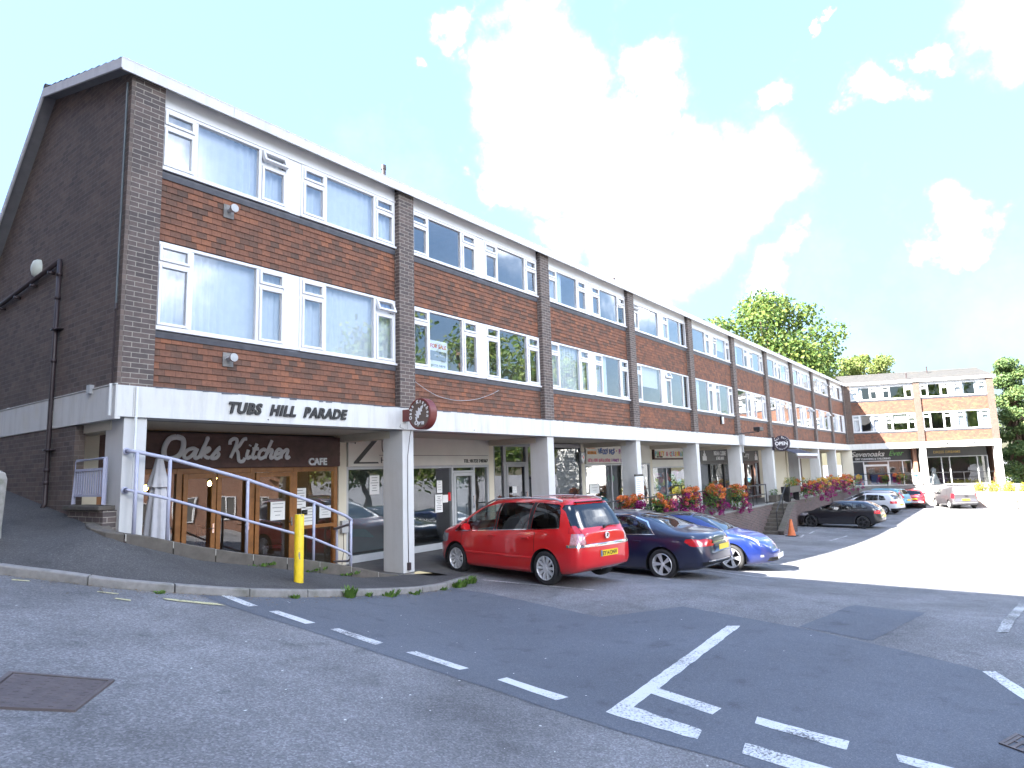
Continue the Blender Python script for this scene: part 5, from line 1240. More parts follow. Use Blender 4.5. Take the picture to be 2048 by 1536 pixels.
def railing(name, label, pts, z0, h, post=1.6, mat='black', mid=True):
    P = [Vector((a, b, 0)) for a, b in pts]; t = thing(name, label, 'railing', (*P[0].xy, z0)); 
    m = MB(); m.tube([(p.x, p.y, z0+h) for p in P], .024, 8)
    if mid: m.tube([(p.x, p.y, z0+h*.5) for p in P], .016, 6)
    wpart(m, 'rail', MT[mat], t)
    for a, b in zip(P, P[1:]):
        n = max(1, int((b-a).length/post))
        for k in range(n+1):
            p = a.lerp(b, k/n); m = MB(); m.tube([(p.x, p.y, z0-.04), (p.x, p.y, z0+h)], .022, 6); wpart(m, 'post', MT[mat], t)
    return t
railing('walkway_railing', 'thin black railing with flower baskets along the walkway left of the steps', [(16.4,9.79),(34.2,9.79)], -1.93, .95, 2.2)
railing('walkway_railing', 'short black railing across the walkway right of the entrance by the steps', [(34.2,9.79),(34.25,10.3)], -1.93, .95, 2.2)
railing('wing_railing', 'low black railing in front of the dress shop window', [tuple(WP(5.5,-.3,0)[:2]), tuple(WP(9.6,-.3,0)[:2])], -1.93, .95, 1.5)
railing('wing_railing', 'low dark railing along the terrace before the dry cleaner', [tuple(WP(.4,-.3,0)[:2]), tuple(WP(4.4,-.3,0)[:2])], -1.93, .95, 1.5)
# ------------------------------------------------------------------ flowers
def leafcloud(n, ctr, rad, size, rnd, flat=.6, shell=.55):
    """n leaf-sized quads through an ellipsoid"""
    N_ = n; R = np.random.RandomState(rnd.randint(0, 10**6))
    d = R.normal(size=(N_,3)); d /= np.linalg.norm(d, axis=1)[:,None]
    r = (shell+(1-shell)*R.rand(N_)**.6)*R.uniform(.82,1.08,N_)
    c = np.array(ctr)+d*r[:,None]*np.array(rad)
    nn = d*.7+R.normal(size=(N_,3))*.75+np.array([0,0,.35]); nn /= np.linalg.norm(nn, axis=1)[:,None]
    a = np.cross(nn, R.normal(size=(N_,3))); a /= np.linalg.norm(a, axis=1)[:,None]; b = np.cross(nn, a)
    s = size*R.uniform(.6,1.35,N_)[:,None]
    v = np.stack([c-a*s*.5, c+b*s*flat*.5+nn*s*.1, c+a*s*.5, c-b*s*flat*.5+nn*s*.1], 1).reshape(-1,3)
    return v
def cloud_obj(name, vs, mat, parent, off=None):
    v = np.concatenate(vs); n = len(v)//4; me = bpy.data.meshes.new(name)
    me.from_pydata(v.tolist(), [], np.arange(n*4).reshape(n,4).tolist()); me.materials.append(mat); me.update()
    o = bpy.data.objects.new(name, me); COL.objects.link(o); o.parent = parent
    if off is not None: o.location = off
    return o
def flower_basket(loc, w, h, label, orange='fl_orange', seed=0, mats=None):
    rnd = random.Random(seed); t = thing('flower_basket', label, 'flowers', loc, rnd.uniform(0,6), group='flower baskets along the walkway')
    m = MB(); m.lathe([(0,-.22),(.14,-.2),(.22,-.02),(.23,0),(.2,.0),(.0,-.03)], 14); m.build('basket', MT['black'], t, smooth='auto')
    cloud_obj('foliage', [leafcloud(620, (0,0,.05), (w*.58,w*.5,h*.48), .07, rnd, .6, .3), leafcloud(260, (0,-.05,-.25), (w*.55,w*.45,h*.45), .06, rnd, .6, .3)], MT['leaf_weed'], t)
    vs = [leafcloud(60, (rnd.uniform(-.46,.46)*w, rnd.uniform(-.4,.1)*w, h*rnd.uniform(-.05,.44)), (.13,.11,.10), .058, rnd, 1.0, .4) for k in range(15)]
    cloud_obj('orange_blossom', vs, MT[orange], t)
    vs = [leafcloud(60, (rnd.uniform(-.5,.5)*w, rnd.uniform(-.45,.05)*w, -h*rnd.uniform(-.2,.55)), (.14,.11,.13), .054, rnd, 1.0, .4) for k in range(24)]
    cloud_obj('magenta_blossom', vs, MT['fl_purple'], t)
    vs = [leafcloud(40, (rnd.uniform(-.5,.5)*w, rnd.uniform(-.42,.05)*w, h*rnd.uniform(-.3,.4)), (.09,.08,.08), .05, rnd, 1.0, .4) for k in range(8)]
    cloud_obj('pink_blossom', vs, MT['fl_pink'], t)
    return t
FB = [((19.0,9.62,-1.22),.85,.8,'flower basket half hidden behind the black saloon roof at the white menu board'), ((21.2,9.62,-1.28),1.0,.8,'second flower basket peeping over the black saloon roof'),
      ((23.75,9.6,-1.2),.78,.95,'tall flower basket of orange over magenta hanging left of the restaurant window'), ((26.1,9.6,-1.22),.92,1.15,'biggest flower basket, orange crown over trailing magenta, under the restaurant sign'),
      ((29.1,9.6,-1.35),.9,1.1,'flower basket nearest the steps with mostly magenta blooms')]
for k, (l, w, h, lb) in enumerate(FB): flower_basket(l, w, h, lb, seed=k)
FB2 = [(40.5,'fl_orange','first flower box past the steps with bright orange blooms'), (43.2,'fl_yellow','flower box with yellow blooms above the right retaining wall'), (45.9,'fl_yellow','third flower box past the steps with peach and yellow blooms'), (48.9,'fl_orange','flower box with orange tops before the plain white doorway'), (51.6,'fl_orange','flower box thick with magenta near the corner of the wing'), (54.6,'fl_yellow','last flower box before the corner with golden blooms')]
for k, (x, o, lb) in enumerate(FB2): flower_basket((x,9.48,-1.42), 1.85, 1.15, lb, o, seed=20+k)
flower_basket(WP(3.35,-.3,-1.3), .95, .7, 'flower trough of orange blooms before the dry cleaner window', seed=40)
flower_basket(WP(2.2,-.3,-1.35), .7, .55, 'small flower trough left of the dry cleaner door', seed=41)
t = thing('planter', 'black planter with small golden conifers at the head of the steps', 'planter', (37.2, 9.35, -1.95))
m = MB(); m.box(-1.2,1.2,-.2,.2,.45,.78); m.box(-1.16,1.16,-.16,.16,.74,.765); m.build('trough', MT['black'], t, bevel=.02)
for x in (-1.0,1.0): m = MB(); m.box(x-.05,x+.05,-.15,.15,0,.45); m.build('leg', MT['black'], t)
rnd = random.Random(3)
for k, x in enumerate((-.95,-.5,-.1,.35,.75,1.0)):
    cloud_obj('conifer', [leafcloud(130, (x,0,.9), (.16,.14,.26), .05, rnd), leafcloud(60, (x,0,1.12), (.07,.07,.16), .04, rnd)], MT['leaf_yellow' if k % 2 == 0 else 'leaf_weed'], t)
t = thing('wooden_planter', 'squat wooden planter on the walkway beside the black one', 'planter', (36.0, 9.9, -1.95))
m = MB(); m.box(-.35,.35,-.2,.2,0,.36); m.build('box', MT['coping'], t, bevel=.02); cloud_obj('shrub', [leafcloud(160, (0,0,.5), (.35,.25,.22), .06, rnd)], MT['leaf_weed'], t)
for k, x in enumerate((38.5, 39.4)):
    t = thing('marker_post', 'short white marker post on the wall top, %s of the pair by the steps' % ('nearer' if k == 0 else 'farther'), 'post', (x, 9.54, -1.9)); m = MB(); m.prism([(-.06,0),(.06,0),(.06,.5),(0,.56),(-.06,.5)], -.04, .04); m.build('stake', MT['plastic_white'], t)
    m = MB(); m.box(-.061,.061,-.0415,-.041,.28,.4); m.build('band', MT['black'], t)
# ------------------------------------------------------------------ hanging signs, awning, lamp, boards
def ring_text(body, r, a0, a1, size, mat, t, y, bold=.004, flip=False):
    n = len(body)
    for k, ch in enumerate(body):
        if ch == ' ': continue
        a = a0+(a1-a0)*k/(n-1); R_ = Matrix.Rotation((pi/2-a) if not flip else (-pi/2-a), 4, 'Y')
        text(ch, size, (r*cos(a), y, r*sin(a)), mat, t, ext=.003, bold=bold, align='CENTER', rot=R_)
def round_sign(name, label, loc, rz, R_, th, face, rim, arm):
    t = thing(name, label, 'sign', loc, rz); Mx = Matrix.Rotation(radians(90), 4, 'X')
    m = MB(); m.lathe([(R_,-th/2),(R_+.012,-th/2+.01),(R_+.012,th/2-.01),(R_,th/2)], 48, M=Mx); m.lathe([(R_-.03,th/2),(R_,th/2)], 48, M=Mx); m.lathe([(R_,-th/2),(R_-.03,-th/2)], 48, M=Mx); m.build('drum', rim, t, smooth='auto')
    m = MB(); m.disc(R_-.028, th/2-.004, 48, M=Mx); m.disc(R_-.028, -th/2+.004, 48, M=Mx); m.build('face', face, t)
    m = MB(); m.box(*arm); m.build('bracket', rim, t); return t
brown = pm('sign_brown', (.14,.10,.08), .45); maroon = pm('sign_maroon', (.16,.035,.03), .4); navy = pm('sign_plum', (.045,.035,.05), .45)
# faces the street: local -y is world -x
t = round_sign('cafe_hanging_sign', 'round brown hanging cafe sign with a white oak leaf on the beam', (9.50, 9.345, 1.22), radians(-90), .305, .20, brown, maroon, (-.56,-.30,-.06,.06,-.12,.12))
yf = -.106
ring_text('Oaks Kitchen', .215, radians(196), radians(-14), .095, MT['white_letter'], t, yf)
m = MB(); lf = [(-.06,-.12),(-.075,-.06),(-.04,-.065),(-.085,-.01),(-.045,-.02),(-.06,.04),(-.015,.025),(-.01,.085),(.03,.06),(.05,.10),(.10,.115),(.085,.07),(.065,.05),(.075,.02),(.035,.015),(.045,-.03),(.005,-.035),(.0,-.08),(-.03,-.07),(-.045,-.12)]
m.prism([(a*1.3-.008, b*1.3+.02) for a, b in lf], yf-.002, yf+.004); m.build('oak_leaf', MT['white_letter'], t)
text('Open', .115, (0, yf, -.215), MT['white_letter'], t, shear=.2, bold=.006, ext=.003, align='CENTER')
m = MB(); m.tube([(9.42,9.88,1.12),(9.36,9.86,.98),(9.5,9.87,.95)], .005, 5); m.tube([(9.66,9.84,.94),(9.61,9.83,.80),(9.605,9.89,.4),(9.61,9.905,-.6),(9.62,9.905,-1.8)], .007, 5); m.box(9.585,9.65,9.86,9.915,-1.9,-1.75)
tag(m.build('sign_cable', MT['pipe']), 'thin black cable running from the round cafe sign down the second column', 'cable')
m = MB(); P = [(9.87,10.03,2.05),(10.25,9.98,1.85),(10.7,9.985,1.72),(11.3,9.99,1.68),(11.9,9.99,1.74),(12.5,10.0,1.9),(12.9,10.02,2.05)]; m.tube(catmull(P,4), .006, 5)
tag(m.build('slack_cable', MT['grey2']), 'slack pale cable drooping across the tiles under the for sale window', 'cable')
t = round_sign('restaurant_hanging_sign', 'round dark hanging sign reading OPEN beside the steps', (36.35, 9.40, 1.09), radians(-90), .40, .16, navy, navy, (-.5,-.38,-.03,.03,-.35,.35))
ring_text('Raj Bari', .27, radians(150), radians(30), .15, MT['grey_letter'], t, -.086); text('OPEN', .25, (0, -.086, -.09), MT['white_letter'], t, bold=.010, ext=.003, align='CENTER')
ring_text('Fine Indian Cuisine', .33, radians(205), radians(335), .07, MT['grey_letter'], t, -.086, flip=True)
t = thing('awning', 'dark folding awning with white front bar over the white doorway', 'awning', (39.8, 9.86, .85))
m = MB(); m.poly([(37.6,9.86,.86),(42.2,9.86,.86),(42.2,9.0,.54),(37.6,9.0,.54)]); m.poly([(37.6,9.86,.84),(37.6,9.0,.52),(42.2,9.0,.52),(42.2,9.86,.84)]); wpart(m, 'canvas', pm('awning_navy', (.035,.035,.055), .8), t)
m = MB(); m.box(37.55,42.25,8.94,9.0,.44,.56); wpart(m, 'front_bar', MT['plastic_white'], t)
m = MB()
for k in range(40): a = 37.6+4.6*k/40; m.quad((a,8.97,.44),(a+.115,8.97+.01*(k % 2),.44),(a+.115,8.965,.27),(a,8.965,.28))
wpart(m, 'valance', pm('valance', (.10,.07,.07), .8), t)
t = thing('flood_lamp', 'black arm lamp reaching out above the beam by the fifth column', 'lamp', (30.3, 9.86, 1.42)); m = MB(); m.tube([(30.1,9.87,1.41),(30.9,9.3,1.5),(31.2,9.1,1.52)], .025, 6); wpart(m, 'arm', MT['black'], t)
m = MB(); m.box(30.9,31.5,8.9,9.2,1.56,1.74); m.box(31.15,31.25,9.02,9.1,1.50,1.56); wpart(m, 'head', MT['black'], t, bevel=.03)
t = thing('rain_hopper', 'pale square down pipe box fixed across the beam at the fifth column', 'pipe', (31.0, 9.8, .95)); m = MB(); m.box(30.86,31.2,9.70,9.86,.93,1.42); wpart(m, 'box', MT['grey2'], t, bevel=.01)
m = MB(); m.tube([(31.03,9.78,.93),(31.03,9.78,.6)], .04, 8); wpart(m, 'pipe', MT['grey2'], t)
t = thing('menu_board', 'tall white menu board with black header on the fourth column', 'notice board', (20.15, 9.87, -1.15)); m = MB(); m.box(19.87,20.45,9.83,9.87,-1.14,-.26); wpart(m, 'board', MT['plastic_white'], t)
m = MB(); m.box(19.86,20.46,9.826,9.872,-.26,-.19); wpart(m, 'header', MT['black'], t)
m = MB()
for k in range(11): z = -.36-.065*k; m.box(19.93,19.93+.44*random.uniform(.5,1),9.827,9.829,z-.016,z)
wpart(m, 'printed_line', MT['grey'], t)
t = thing('alarm_bell_box', 'white alarm box with red mark on the pier left of the party sign', 'alarm', (20.0, 11.9, .3)); m = MB(); m.prism([(19.88,.62),(20.12,.62),(20.12,.36),(20.0,.22),(19.88,.36)], 11.86, 11.98); wpart(m, 'case', MT['plastic_white'], t, bevel=.02); m = MB(); m.box(19.96,20.04,11.855,11.858,.4,.5); wpart(m, 'mark', MT['lamp_red'], t)
t = thing('meter_box', 'small grey meter box on the cafe pier near the rail end', 'box', (9.56, 11.92, -1.2)); m = MB(); m.box(9.5,9.68,11.84,11.935,-1.22,-.95); wpart(m, 'case', MT['grey2'], t, bevel=.01); m = MB(); m.tube([(9.58,11.9,-1.22),(9.6,11.91,-1.6),(9.55,11.91,-1.9)], .006, 5); wpart(m, 'cable', MT['pipe'], t)
# estate agent board in a first floor window of the second bay
t = thing('for_sale_board', 'white for sale board with red heading standing in a first floor window', 'sign', (10.80, 10.12, 2.36)); t.rotation_euler = (0,0,0)
m = MB(); m.box(-.31,.31,-.01,.01,0,.66); m.build('board', MT['plastic_white'], t); m = MB(); m.box(-.27,.27,-.016,-.011,.20,.42); m.build('agent_panel', MT['door_grey'], t)
text('FOR SALE', .125, (0,-.014,.49), PC['r'], t, align='CENTER', ext=.003, bold=.003); text('(01732) 740745', .075, (0,-.014,.06), MT['door_grey'], t, align='CENTER', ext=.003); text('Ibbett Mosely', .06, (.04,-.0185,.30), MT['white_letter'], t, align='CENTER', ext=.002)
t = thing('traffic_cone', 'faded orange traffic cone at the foot of the steps', 'traffic cone', (32.3, 8.25, G(32.3,8.25)))
m = MB(); m.lathe([(.20,.045),(.17,.06),(.10,.42),(.055,.72),(.045,.76),(.03,.765)], 20); m.build('body', MT['cone'], t, smooth='auto'); m = MB(); m.box(-.24,.24,-.24,.24,0,.045); m.build('base', MT['trim'], t, bevel=.02)
# planting bed, ramp rail at the right edge
t = thing('bed_wall', 'low sunlit brick bed wall with golden shrubs beside the ramp', 'wall', (57.2, .4, -3.4)); m = MB()
def obox(m, a, b, th, z0, z1):
    a, b = Vector(a), Vector(b); d = (b-a).normalized(); n = Vector((-d.y, d.x))*th/2; P = [a-n, b-n, b+n, a+n]; i = len(m.v)
    m.v += [(p.x,p.y,z0) for p in P]+[(p.x,p.y,z1) for p in P]
    for f in ((3,2,1,0),(4,5,6,7),(0,1,5,4),(1,2,6,5),(2,3,7,6),(3,0,4,7)): m.f.append(tuple(i+k for k in f)); m.m.append(0)
obox(m, (58.2,2.2), (57.2,-3.5), .3, -3.7, -2.45); wpart(m, 'wall', MT['brick_pale'], t)
m = MB(); obox(m, (58.2,2.2), (57.2,-3.5), .38, -2.449, -2.38); wpart(m, 'coping', MT['kerb'], t)
rnd = random.Random(9)
for k, (x, y, r, lb) in enumerate(((58.9,1.75,.75,'golden shrub nearest the end column above the bed wall'),(58.6,.9,.8,'rounded golden shrub in the middle of the bed'),(58.4,.05,.75,'yellow green shrub right of the middle of the bed'),(58.2,-.9,.8,'golden shrub at the right edge of the frame'))):
    b = thing('golden_shrub', lb, 'shrub', (x, y, -2.5), group='golden shrubs in the bed'); cloud_obj('foliage', [leafcloud(500, (0,0,.35), (r*.8,r*.6,.5), .11, rnd, .6, .3)], MT['leaf_yellow'], b)
    m = MB()
    for q in range(5): a = q*1.3; m.tube([(0,0,-.3),(.3*r*cos(a),.3*r*sin(a),.4)], .015, 5)
    m.build('stem', MT['bark'], b)
railing('ramp_railing', 'thin black railing beside the ramp at the right edge', [(57.0,1.2),(56.4,-.3),(55.8,-2.6)], G(57,1)+.0, .95, 1.5)
m = MB(); obox(m, (57.1,1.3), (55.9,-2.7), .12, -3.7, G(57,1)+.10); tag(m.build('ramp_kerb', MT['kerb']), kind='structure')
# ------------------------------------------------------------------ vehicles
def pchip(P):
    x = np.array([p[0] for p in P], float); y = np.array([p[1] for p in P], float)
    h = np.diff(x); d = np.diff(y)/h; m = np.zeros(len(x))
    for i in range(1, len(x)-1):
        if d[i-1]*d[i] > 0: w1 = 2*h[i]+h[i-1]; w2 = h[i]+2*h[i-1]; m[i] = (w1+w2)/(w1/d[i-1]+w2/d[i])
    m[0], m[-1] = d[0], d[-1]
    def f(t):
        t = np.clip(t, x[0], x[-1]); i = int(np.clip(np.searchsorted(x, t)-1, 0, len(h)-1)); s = (t-x[i])/h[i]
        return float(y[i]*(1+2*s)*(1-s)**2+m[i]*h[i]*s*(1-s)**2+y[i+1]*s*s*(3-2*s)-m[i+1]*h[i]*s*s*(1-s))
    return f
def inpoly(p, poly):
    c = False; n = len(poly); x, y = p
    for i in range(n):
        x1, y1 = poly[i]; x2, y2 = poly[i-1]
        if (y1 > y) != (y2 > y) and x < (x2-x1)*(y-y1)/(y2-y1)+x1: c = not c
    return c
def circ(cx, cz, r, n=20): return [(cx+r*cos(2*pi*k/n), cz+r*sin(2*pi*k/n)) for k in range(n)]
def rounded(poly, r, k=3):
    out = []; n = len(poly)
    for i in range(n):
        a, b, c = Vector(poly[i-1]), Vector(poly[i]), Vector(poly[(i+1) % n]); u = (a-b); v = (c-b); q = min(r, u.length*.45, v.length*.45); p0 = b+u.normalized()*q; p1 = b+v.normalized()*q
        for j in range(k+1): t = j/k; out.append(tuple((1-t)**2*p0+2*t*(1-t)*b+t*t*p1))
    return out
def car_body(sp):
    top, belt, wid, bot = (pchip(sp[k]) for k in ('top','belt','wid','bot'))
    xa, xb = sp['top'][0][0], sp['top'][-1][0]; Lh = xb-xa
    xs = sorted(set([round(xa+Lh*t, 4) for t in np.linspace(0, 1, 46)] + [round(xa+v, 4) for v in (.012,.03,.06,.1,.15,.2,.26)] + [round(xb-v, 4) for v in (.012,.03,.06,.1,.15,.2)]))
    lean = sp.get('lean', .36); nexp = sp.get('n', 4.2); bm = bmesh.new(); rings = []
    for x in xs:
        zt, zb, w = top(x), bot(x), wid(x); zbelt = min(belt(x), zt-.05); H = zbelt-zb; wb = w*.965
        half = [(0, zb), (.55*w, zb), (.90*w, zb+.01), (.965*w, zb+.07), (.99*w, zb+.30*H), (w, zb+.55*H), (.995*w, zb+.78*H), (.985*w, zb+.90*H), (wb, zbelt)]
        h = zt-zbelt
        for k in range(1, 12):
            th = (pi/2)*k/11; c, s_ = cos(th)**(2/nexp), sin(th)**(2/nexp); z = zbelt+h*s_; y = max(0, wb-lean*(z-zbelt))*c
            if k == 11: y = 0
            half.append((y, z))
        ring = [bm.verts.new((x, y, z)) for y, z in half]
        left = [ring[0]]+[bm.verts.new((x, -y, z)) for y, z in half[1:-1]]+[ring[-1]]
        rings.append((ring, left))
    for (r0, l0), (r1, l1) in zip(rings, rings[1:]):
        for k in range(len(r0)-1):
            bm.faces.new((r0[k], r0[k+1], r1[k+1], r1[k])); bm.faces.new((l0[k+1], l0[k], l1[k], l1[k+1]))
    for (r, l), sgn in ((rings[0], -1), (rings[-1], 1)):
        NX = 8; grid = []
        for k in range(len(r)):
            row = []
            for q in range(NX+1):
                if q == 0: row.append(l[k])
                elif q == NX: row.append(r[k])
                elif k in (0, len(r)-1): row.append(r[k])
                else:
                    t = q/NX; p = l[k].co.lerp(r[k].co, t); kk = k/(len(r)-1); p.x += sgn*sp.get('bulge', .05)*(1-(2*t-1)**2)*min(1, 6*kk*(1-kk)); row.append(bm.verts.new(p))
            grid.append(row)
        for k in range(len(r)-1):
            for q in range(NX):
                vs = [grid[k][q], grid[k][q+1], grid[k+1][q+1], grid[k+1][q]]; u = []
                for v in vs:
                    if v not in u: u.append(v)
                if len(u) >= 3:
                    try: bm.faces.new(u if sgn > 0 else u[::-1])
                    except ValueError: pass
    bmesh.ops.recalc_face_normals(bm, faces=bm.faces[:])
    return bm
def cut(bm, lay, poly, plane, rid, cond):
    ax = {'side': (0, 2), 'end': (1, 2), 'top': (0, 1)}[plane]
    lo = [min(p[i] for p in poly)-.01 for i in (0,1)]; hi = [max(p[i] for p in poly)+.01 for i in (0,1)]
    def sel():
        out = []
        for f in bm.faces:
            c = f.calc_center_median()
            if not cond(c, f.normal): continue
            a = [v.co[ax[0]] for v in f.verts]; b = [v.co[ax[1]] for v in f.verts]
            if max(a) < lo[0] or min(a) > hi[0] or max(b) < lo[1] or min(b) > hi[1]: continue
            out.append(f)
        return out
    n = len(poly)
    for i in range(n):
        p, q = poly[i-1], poly[i]; dx, dz = q[0]-p[0], q[1]-p[1]
        if abs(dx)+abs(dz) < 1e-6: continue
        co = [0,0,0]; no = [0,0,0]; co[ax[0]], co[ax[1]] = p; no[ax[0]], no[ax[1]] = -dz, dx
        fs = sel(); g = set(fs)
        for f in fs: g.update(f.edges); g.update(f.verts)
        bmesh.ops.bisect_plane(bm, geom=list(g), plane_co=co, plane_no=Vector(no).normalized(), dist=1e-5)
    for f in sel():
        c = f.calc_center_median()
        if inpoly((c[ax[0]], c[ax[1]]), poly): f[lay] = rid
SIDE = lambda c, n: abs(c.y) > .42 and abs(n.y) > .25
def make_wheel(car, x, y, r, sp, sgn):
    wth = .20; Mx = Matrix.Translation((x, y, r)) @ Matrix.Rotation(radians(-90*sgn), 4, 'X'); R0 = r*sp.get('rimr', .66)
    e = bpy.data.objects.new('wheel', None); COL.objects.link(e); e.parent = car; e.empty_display_size = .1
    m = MB(); m.lathe([(R0, -wth/2),(r*.93, -wth/2),(r*.985, -wth*.36),(r, -wth*.2),(r, wth*.2),(r*.985, wth*.36),(r*.93, wth/2-.004),(R0*1.04, wth/2-.008),(R0, wth/2-.02)], 32, M=Mx); m.build('tyre', MT['rubber'], e, smooth=True)
    m = MB(); m.lathe([(R0*1.005, wth/2-.012),(R0*.965, wth/2-.004),(R0*.93, wth/2-.02),(R0*.90, -wth*.2)], 32, M=Mx)
    ns = sp.get('spokes', 5); tw = sp.get('twin', False)
    for k in range(ns):
        for dlt in ((-.13, .13) if tw else (0,)):
            a = 2*pi*k/ns+dlt; w0, w1 = (R0*.06, R0*.075) if tw else (R0*sp.get('sw0', .12), R0*sp.get('sw1', .10)); h0, h1 = wth/2-.035, wth/2-.016
            A = Mx @ Matrix.Rotation(a, 4, 'Z'); P = [(R0*.14,-w0),(R0*.95,-w1),(R0*.95,w1),(R0*.14,w0)]; i = len(m.v)
            m.v += [tuple(A @ Vector((p[0],p[1],h1-(.02 if p[0] < R0*.5 else 0)))) for p in P]+[tuple(A @ Vector((p[0],p[1],h0-.03))) for p in P]
            for f in ((0,1,2,3),(7,6,5,4),(0,4,5,1),(1,5,6,2),(2,6,7,3),(3,7,4,0)): m.f.append(tuple(i+q for q in f)); m.m.append(0)
    m.lathe([(R0*.2, wth/2-.05),(R0*.2, wth/2-.032),(R0*.17, wth/2-.025),(0, wth/2-.022)], 20, M=Mx); m.build('rim', MT[sp.get('rim', 'alloy')], e, smooth='auto')
    m = MB(); m.disc(R0*.92, -wth*.15, 28, M=Mx); m.lathe([(R0*.55, wth*.05),(R0*.55,-.01),(R0*.2,-.01)], 20, M=Mx); m.build('brake', MT['trim'], e)
def car(name, label, cat, sp, paint, loc, rz, scale=1):
    t = thing(name, label, cat, loc, rz, scale=scale); bm = car_body(sp); lay = bm.faces.layers.int.new('rid')
    wb2 = sp['wb']/2; r = sp['wr']; RA = r+.055; names = {0: 'body'}; mats = {0: paint}; parts = []
    def region(nm, mat, poly, plane='side', cond=SIDE, inset=.0):
        rid = len(names); names[rid] = nm; mats[rid] = mat; parts.append((rid, inset)); cut(bm, lay, poly, plane, rid, cond); return rid
    for sgn in (1, -1):
        sc = (lambda s: (lambda c, n: c.y*s > .40 and n.y*s > .2))(sgn)
        for d in sp.get('doors', ()): region('door', paint, rounded(d, .06), cond=sc, inset=.0)
        for sm in sp.get('seams', ()):
            a, b = Vector(sm[0]), Vector(sm[1]); n = (b-a).normalized(); n = Vector((-n.y, n.x))*.006; region('seam', MT['trim'], [tuple(a+n), tuple(b+n), tuple(b-n), tuple(a-n)], cond=sc, inset=.004)
        for k, wpoly in enumerate(sp['glass']): region('side_window', MT['carglass_dark'] if k in sp.get('dark', ()) else MT['carglass'], rounded(wpoly, sp.get('gr', .04)), cond=(lambda s: (lambda c, n: c.y*s > .3 and n.y*s > .3))(sgn), inset=.010)
        for nm, mat, poly in sp.get('side_regions', ()): region(nm, MT[mat], poly, cond=sc, inset=.004 if nm != 'window_trim' else -.004)
    for nm, mat, poly, plane, cond in sp.get('regions', ()): region(nm, MT[mat], poly, plane, cond, -.012 if nm.endswith('trim') else .006)
    for xw in (wb2, -wb2):
        for sgn in (1, -1):
            rid = len(names); names[rid] = 'arch'; cut(bm, lay, circ(xw, r*.98, RA, 28), 'side', rid, (lambda s: (lambda c, n: c.y*s > .5 and n.y*s > .15))(sgn)); parts.append((rid, None))
    me0 = bm
    groups = {}
    for f in bm.faces: groups.setdefault(f[lay], []).append(f)
    # face normals smoothed over the whole shell
    bm.normal_update(); vn = {v.index: v.normal.copy() for v in bm.verts}; bm.verts.index_update(); vn = {v.index: v.normal.copy() for v in bm.verts}
    doorobjs = []
    for rid, fs in groups.items():
        if names[rid] == 'arch': continue
        ins = 0
        for a, b in parts:
            if a == rid: ins = b
        vmap = {}; V = []; F = []; Nn = []
        for f in fs:
            ids = []
            for v in f.verts:
                if v.index not in vmap: vmap[v.index] = len(V); V.append(tuple(v.co-vn[v.index]*ins)); Nn.append(vn[v.index])
                ids.append(vmap[v.index])
            F.append(ids)
        me = bpy.data.meshes.new(names[rid]); me.from_pydata(V, [], F); me.polygons.foreach_set('use_smooth', [True]*len(F)); me.materials.append(mats[rid]); me.update()
        try: me.normals_split_custom_set_from_vertices([tuple(n) for n in Nn])
        except Exception: pass
        o = bpy.data.objects.new(names[rid], me); COL.objects.link(o); o.parent = t
        if names[rid] == 'door':
            ys = [v[1] for v in V]; doorobjs.append((o, 1 if sum(ys) > 0 else -1, max(v[0] for v in V), min(v[0] for v in V), max(abs(y) for y in ys)))
    bm.free()
    wm = sp['wmax']
    for o, sgn, x1, x0, ym in doorobjs:
        zz = sp.get('handle_z', .86); m = MB(); m.box(x0+.07, x0+.26, sgn*(ym-.01) if sgn > 0 else -(ym+.022), sgn*(ym+.022) if sgn > 0 else -(ym-.01), zz, zz+.035); m.build('handle', paint if not sp.get('chrome_handle') else MT['chrome'], o, bevel=.01)
    # wheel wells, floor, cabin
    m = MB(); zf = sp['bot'][0][1]+.06
    m.box(-wb2-.5, wb2+.4, -wm*.5, wm*.5, zf-.04, zf+.02)
    for xw in (wb2, -wb2):
        for sgn in (1, -1):
            n = 14; i = len(m.v)
            for k in range(n+1):
                a = pi*k/n*1.2-.1*pi; px, pz = xw+RA*cos(a), r*.98+RA*sin(a); m.v += [(px, sgn*wm*.985, pz), (px, sgn*wm*.5, pz)]
            for k in range(n): m.f.append((i+2*k, i+2*k+1, i+2*k+3, i+2*k+2)); m.m.append(0)
            m.v += [(xw, sgn*wm*.5, r*.98)]; c = len(m.v)-1
            for k in range(n): m.f.append((i+2*k+1, i+2*k+3, c)); m.m.append(0)
    m.build('underbody', MT['trim'], t)
    m = MB(); zs = sp.get('seat_z', .55)
    for xs_, nsd in ((sp.get('s1', .15), (-.37,.37)), (sp.get('s2', -.75), (-.42,0,.42))):
        for y in nsd: m.box(xs_-.25, xs_+.25, y-.2, y+.2, zs-.1, zs+.08); m.box(xs_-.33, xs_-.2, y-.21, y+.21, zs, zs+.58); m.box(xs_-.31, xs_-.23, y-.11, y+.11, zs+.6, zs+.76)
    m.box(sp.get('s1', .15)+.55, sp.get('s1', .15)+.95, -.66, .66, zs-.2, zs+.30); m.build('cabin', MT['cabin'], t, bevel=.03)
    for xw in (wb2, -wb2):
        for sgn in (1, -1): make_wheel(t, xw, sgn*(wm-.115), r, sp, sgn)
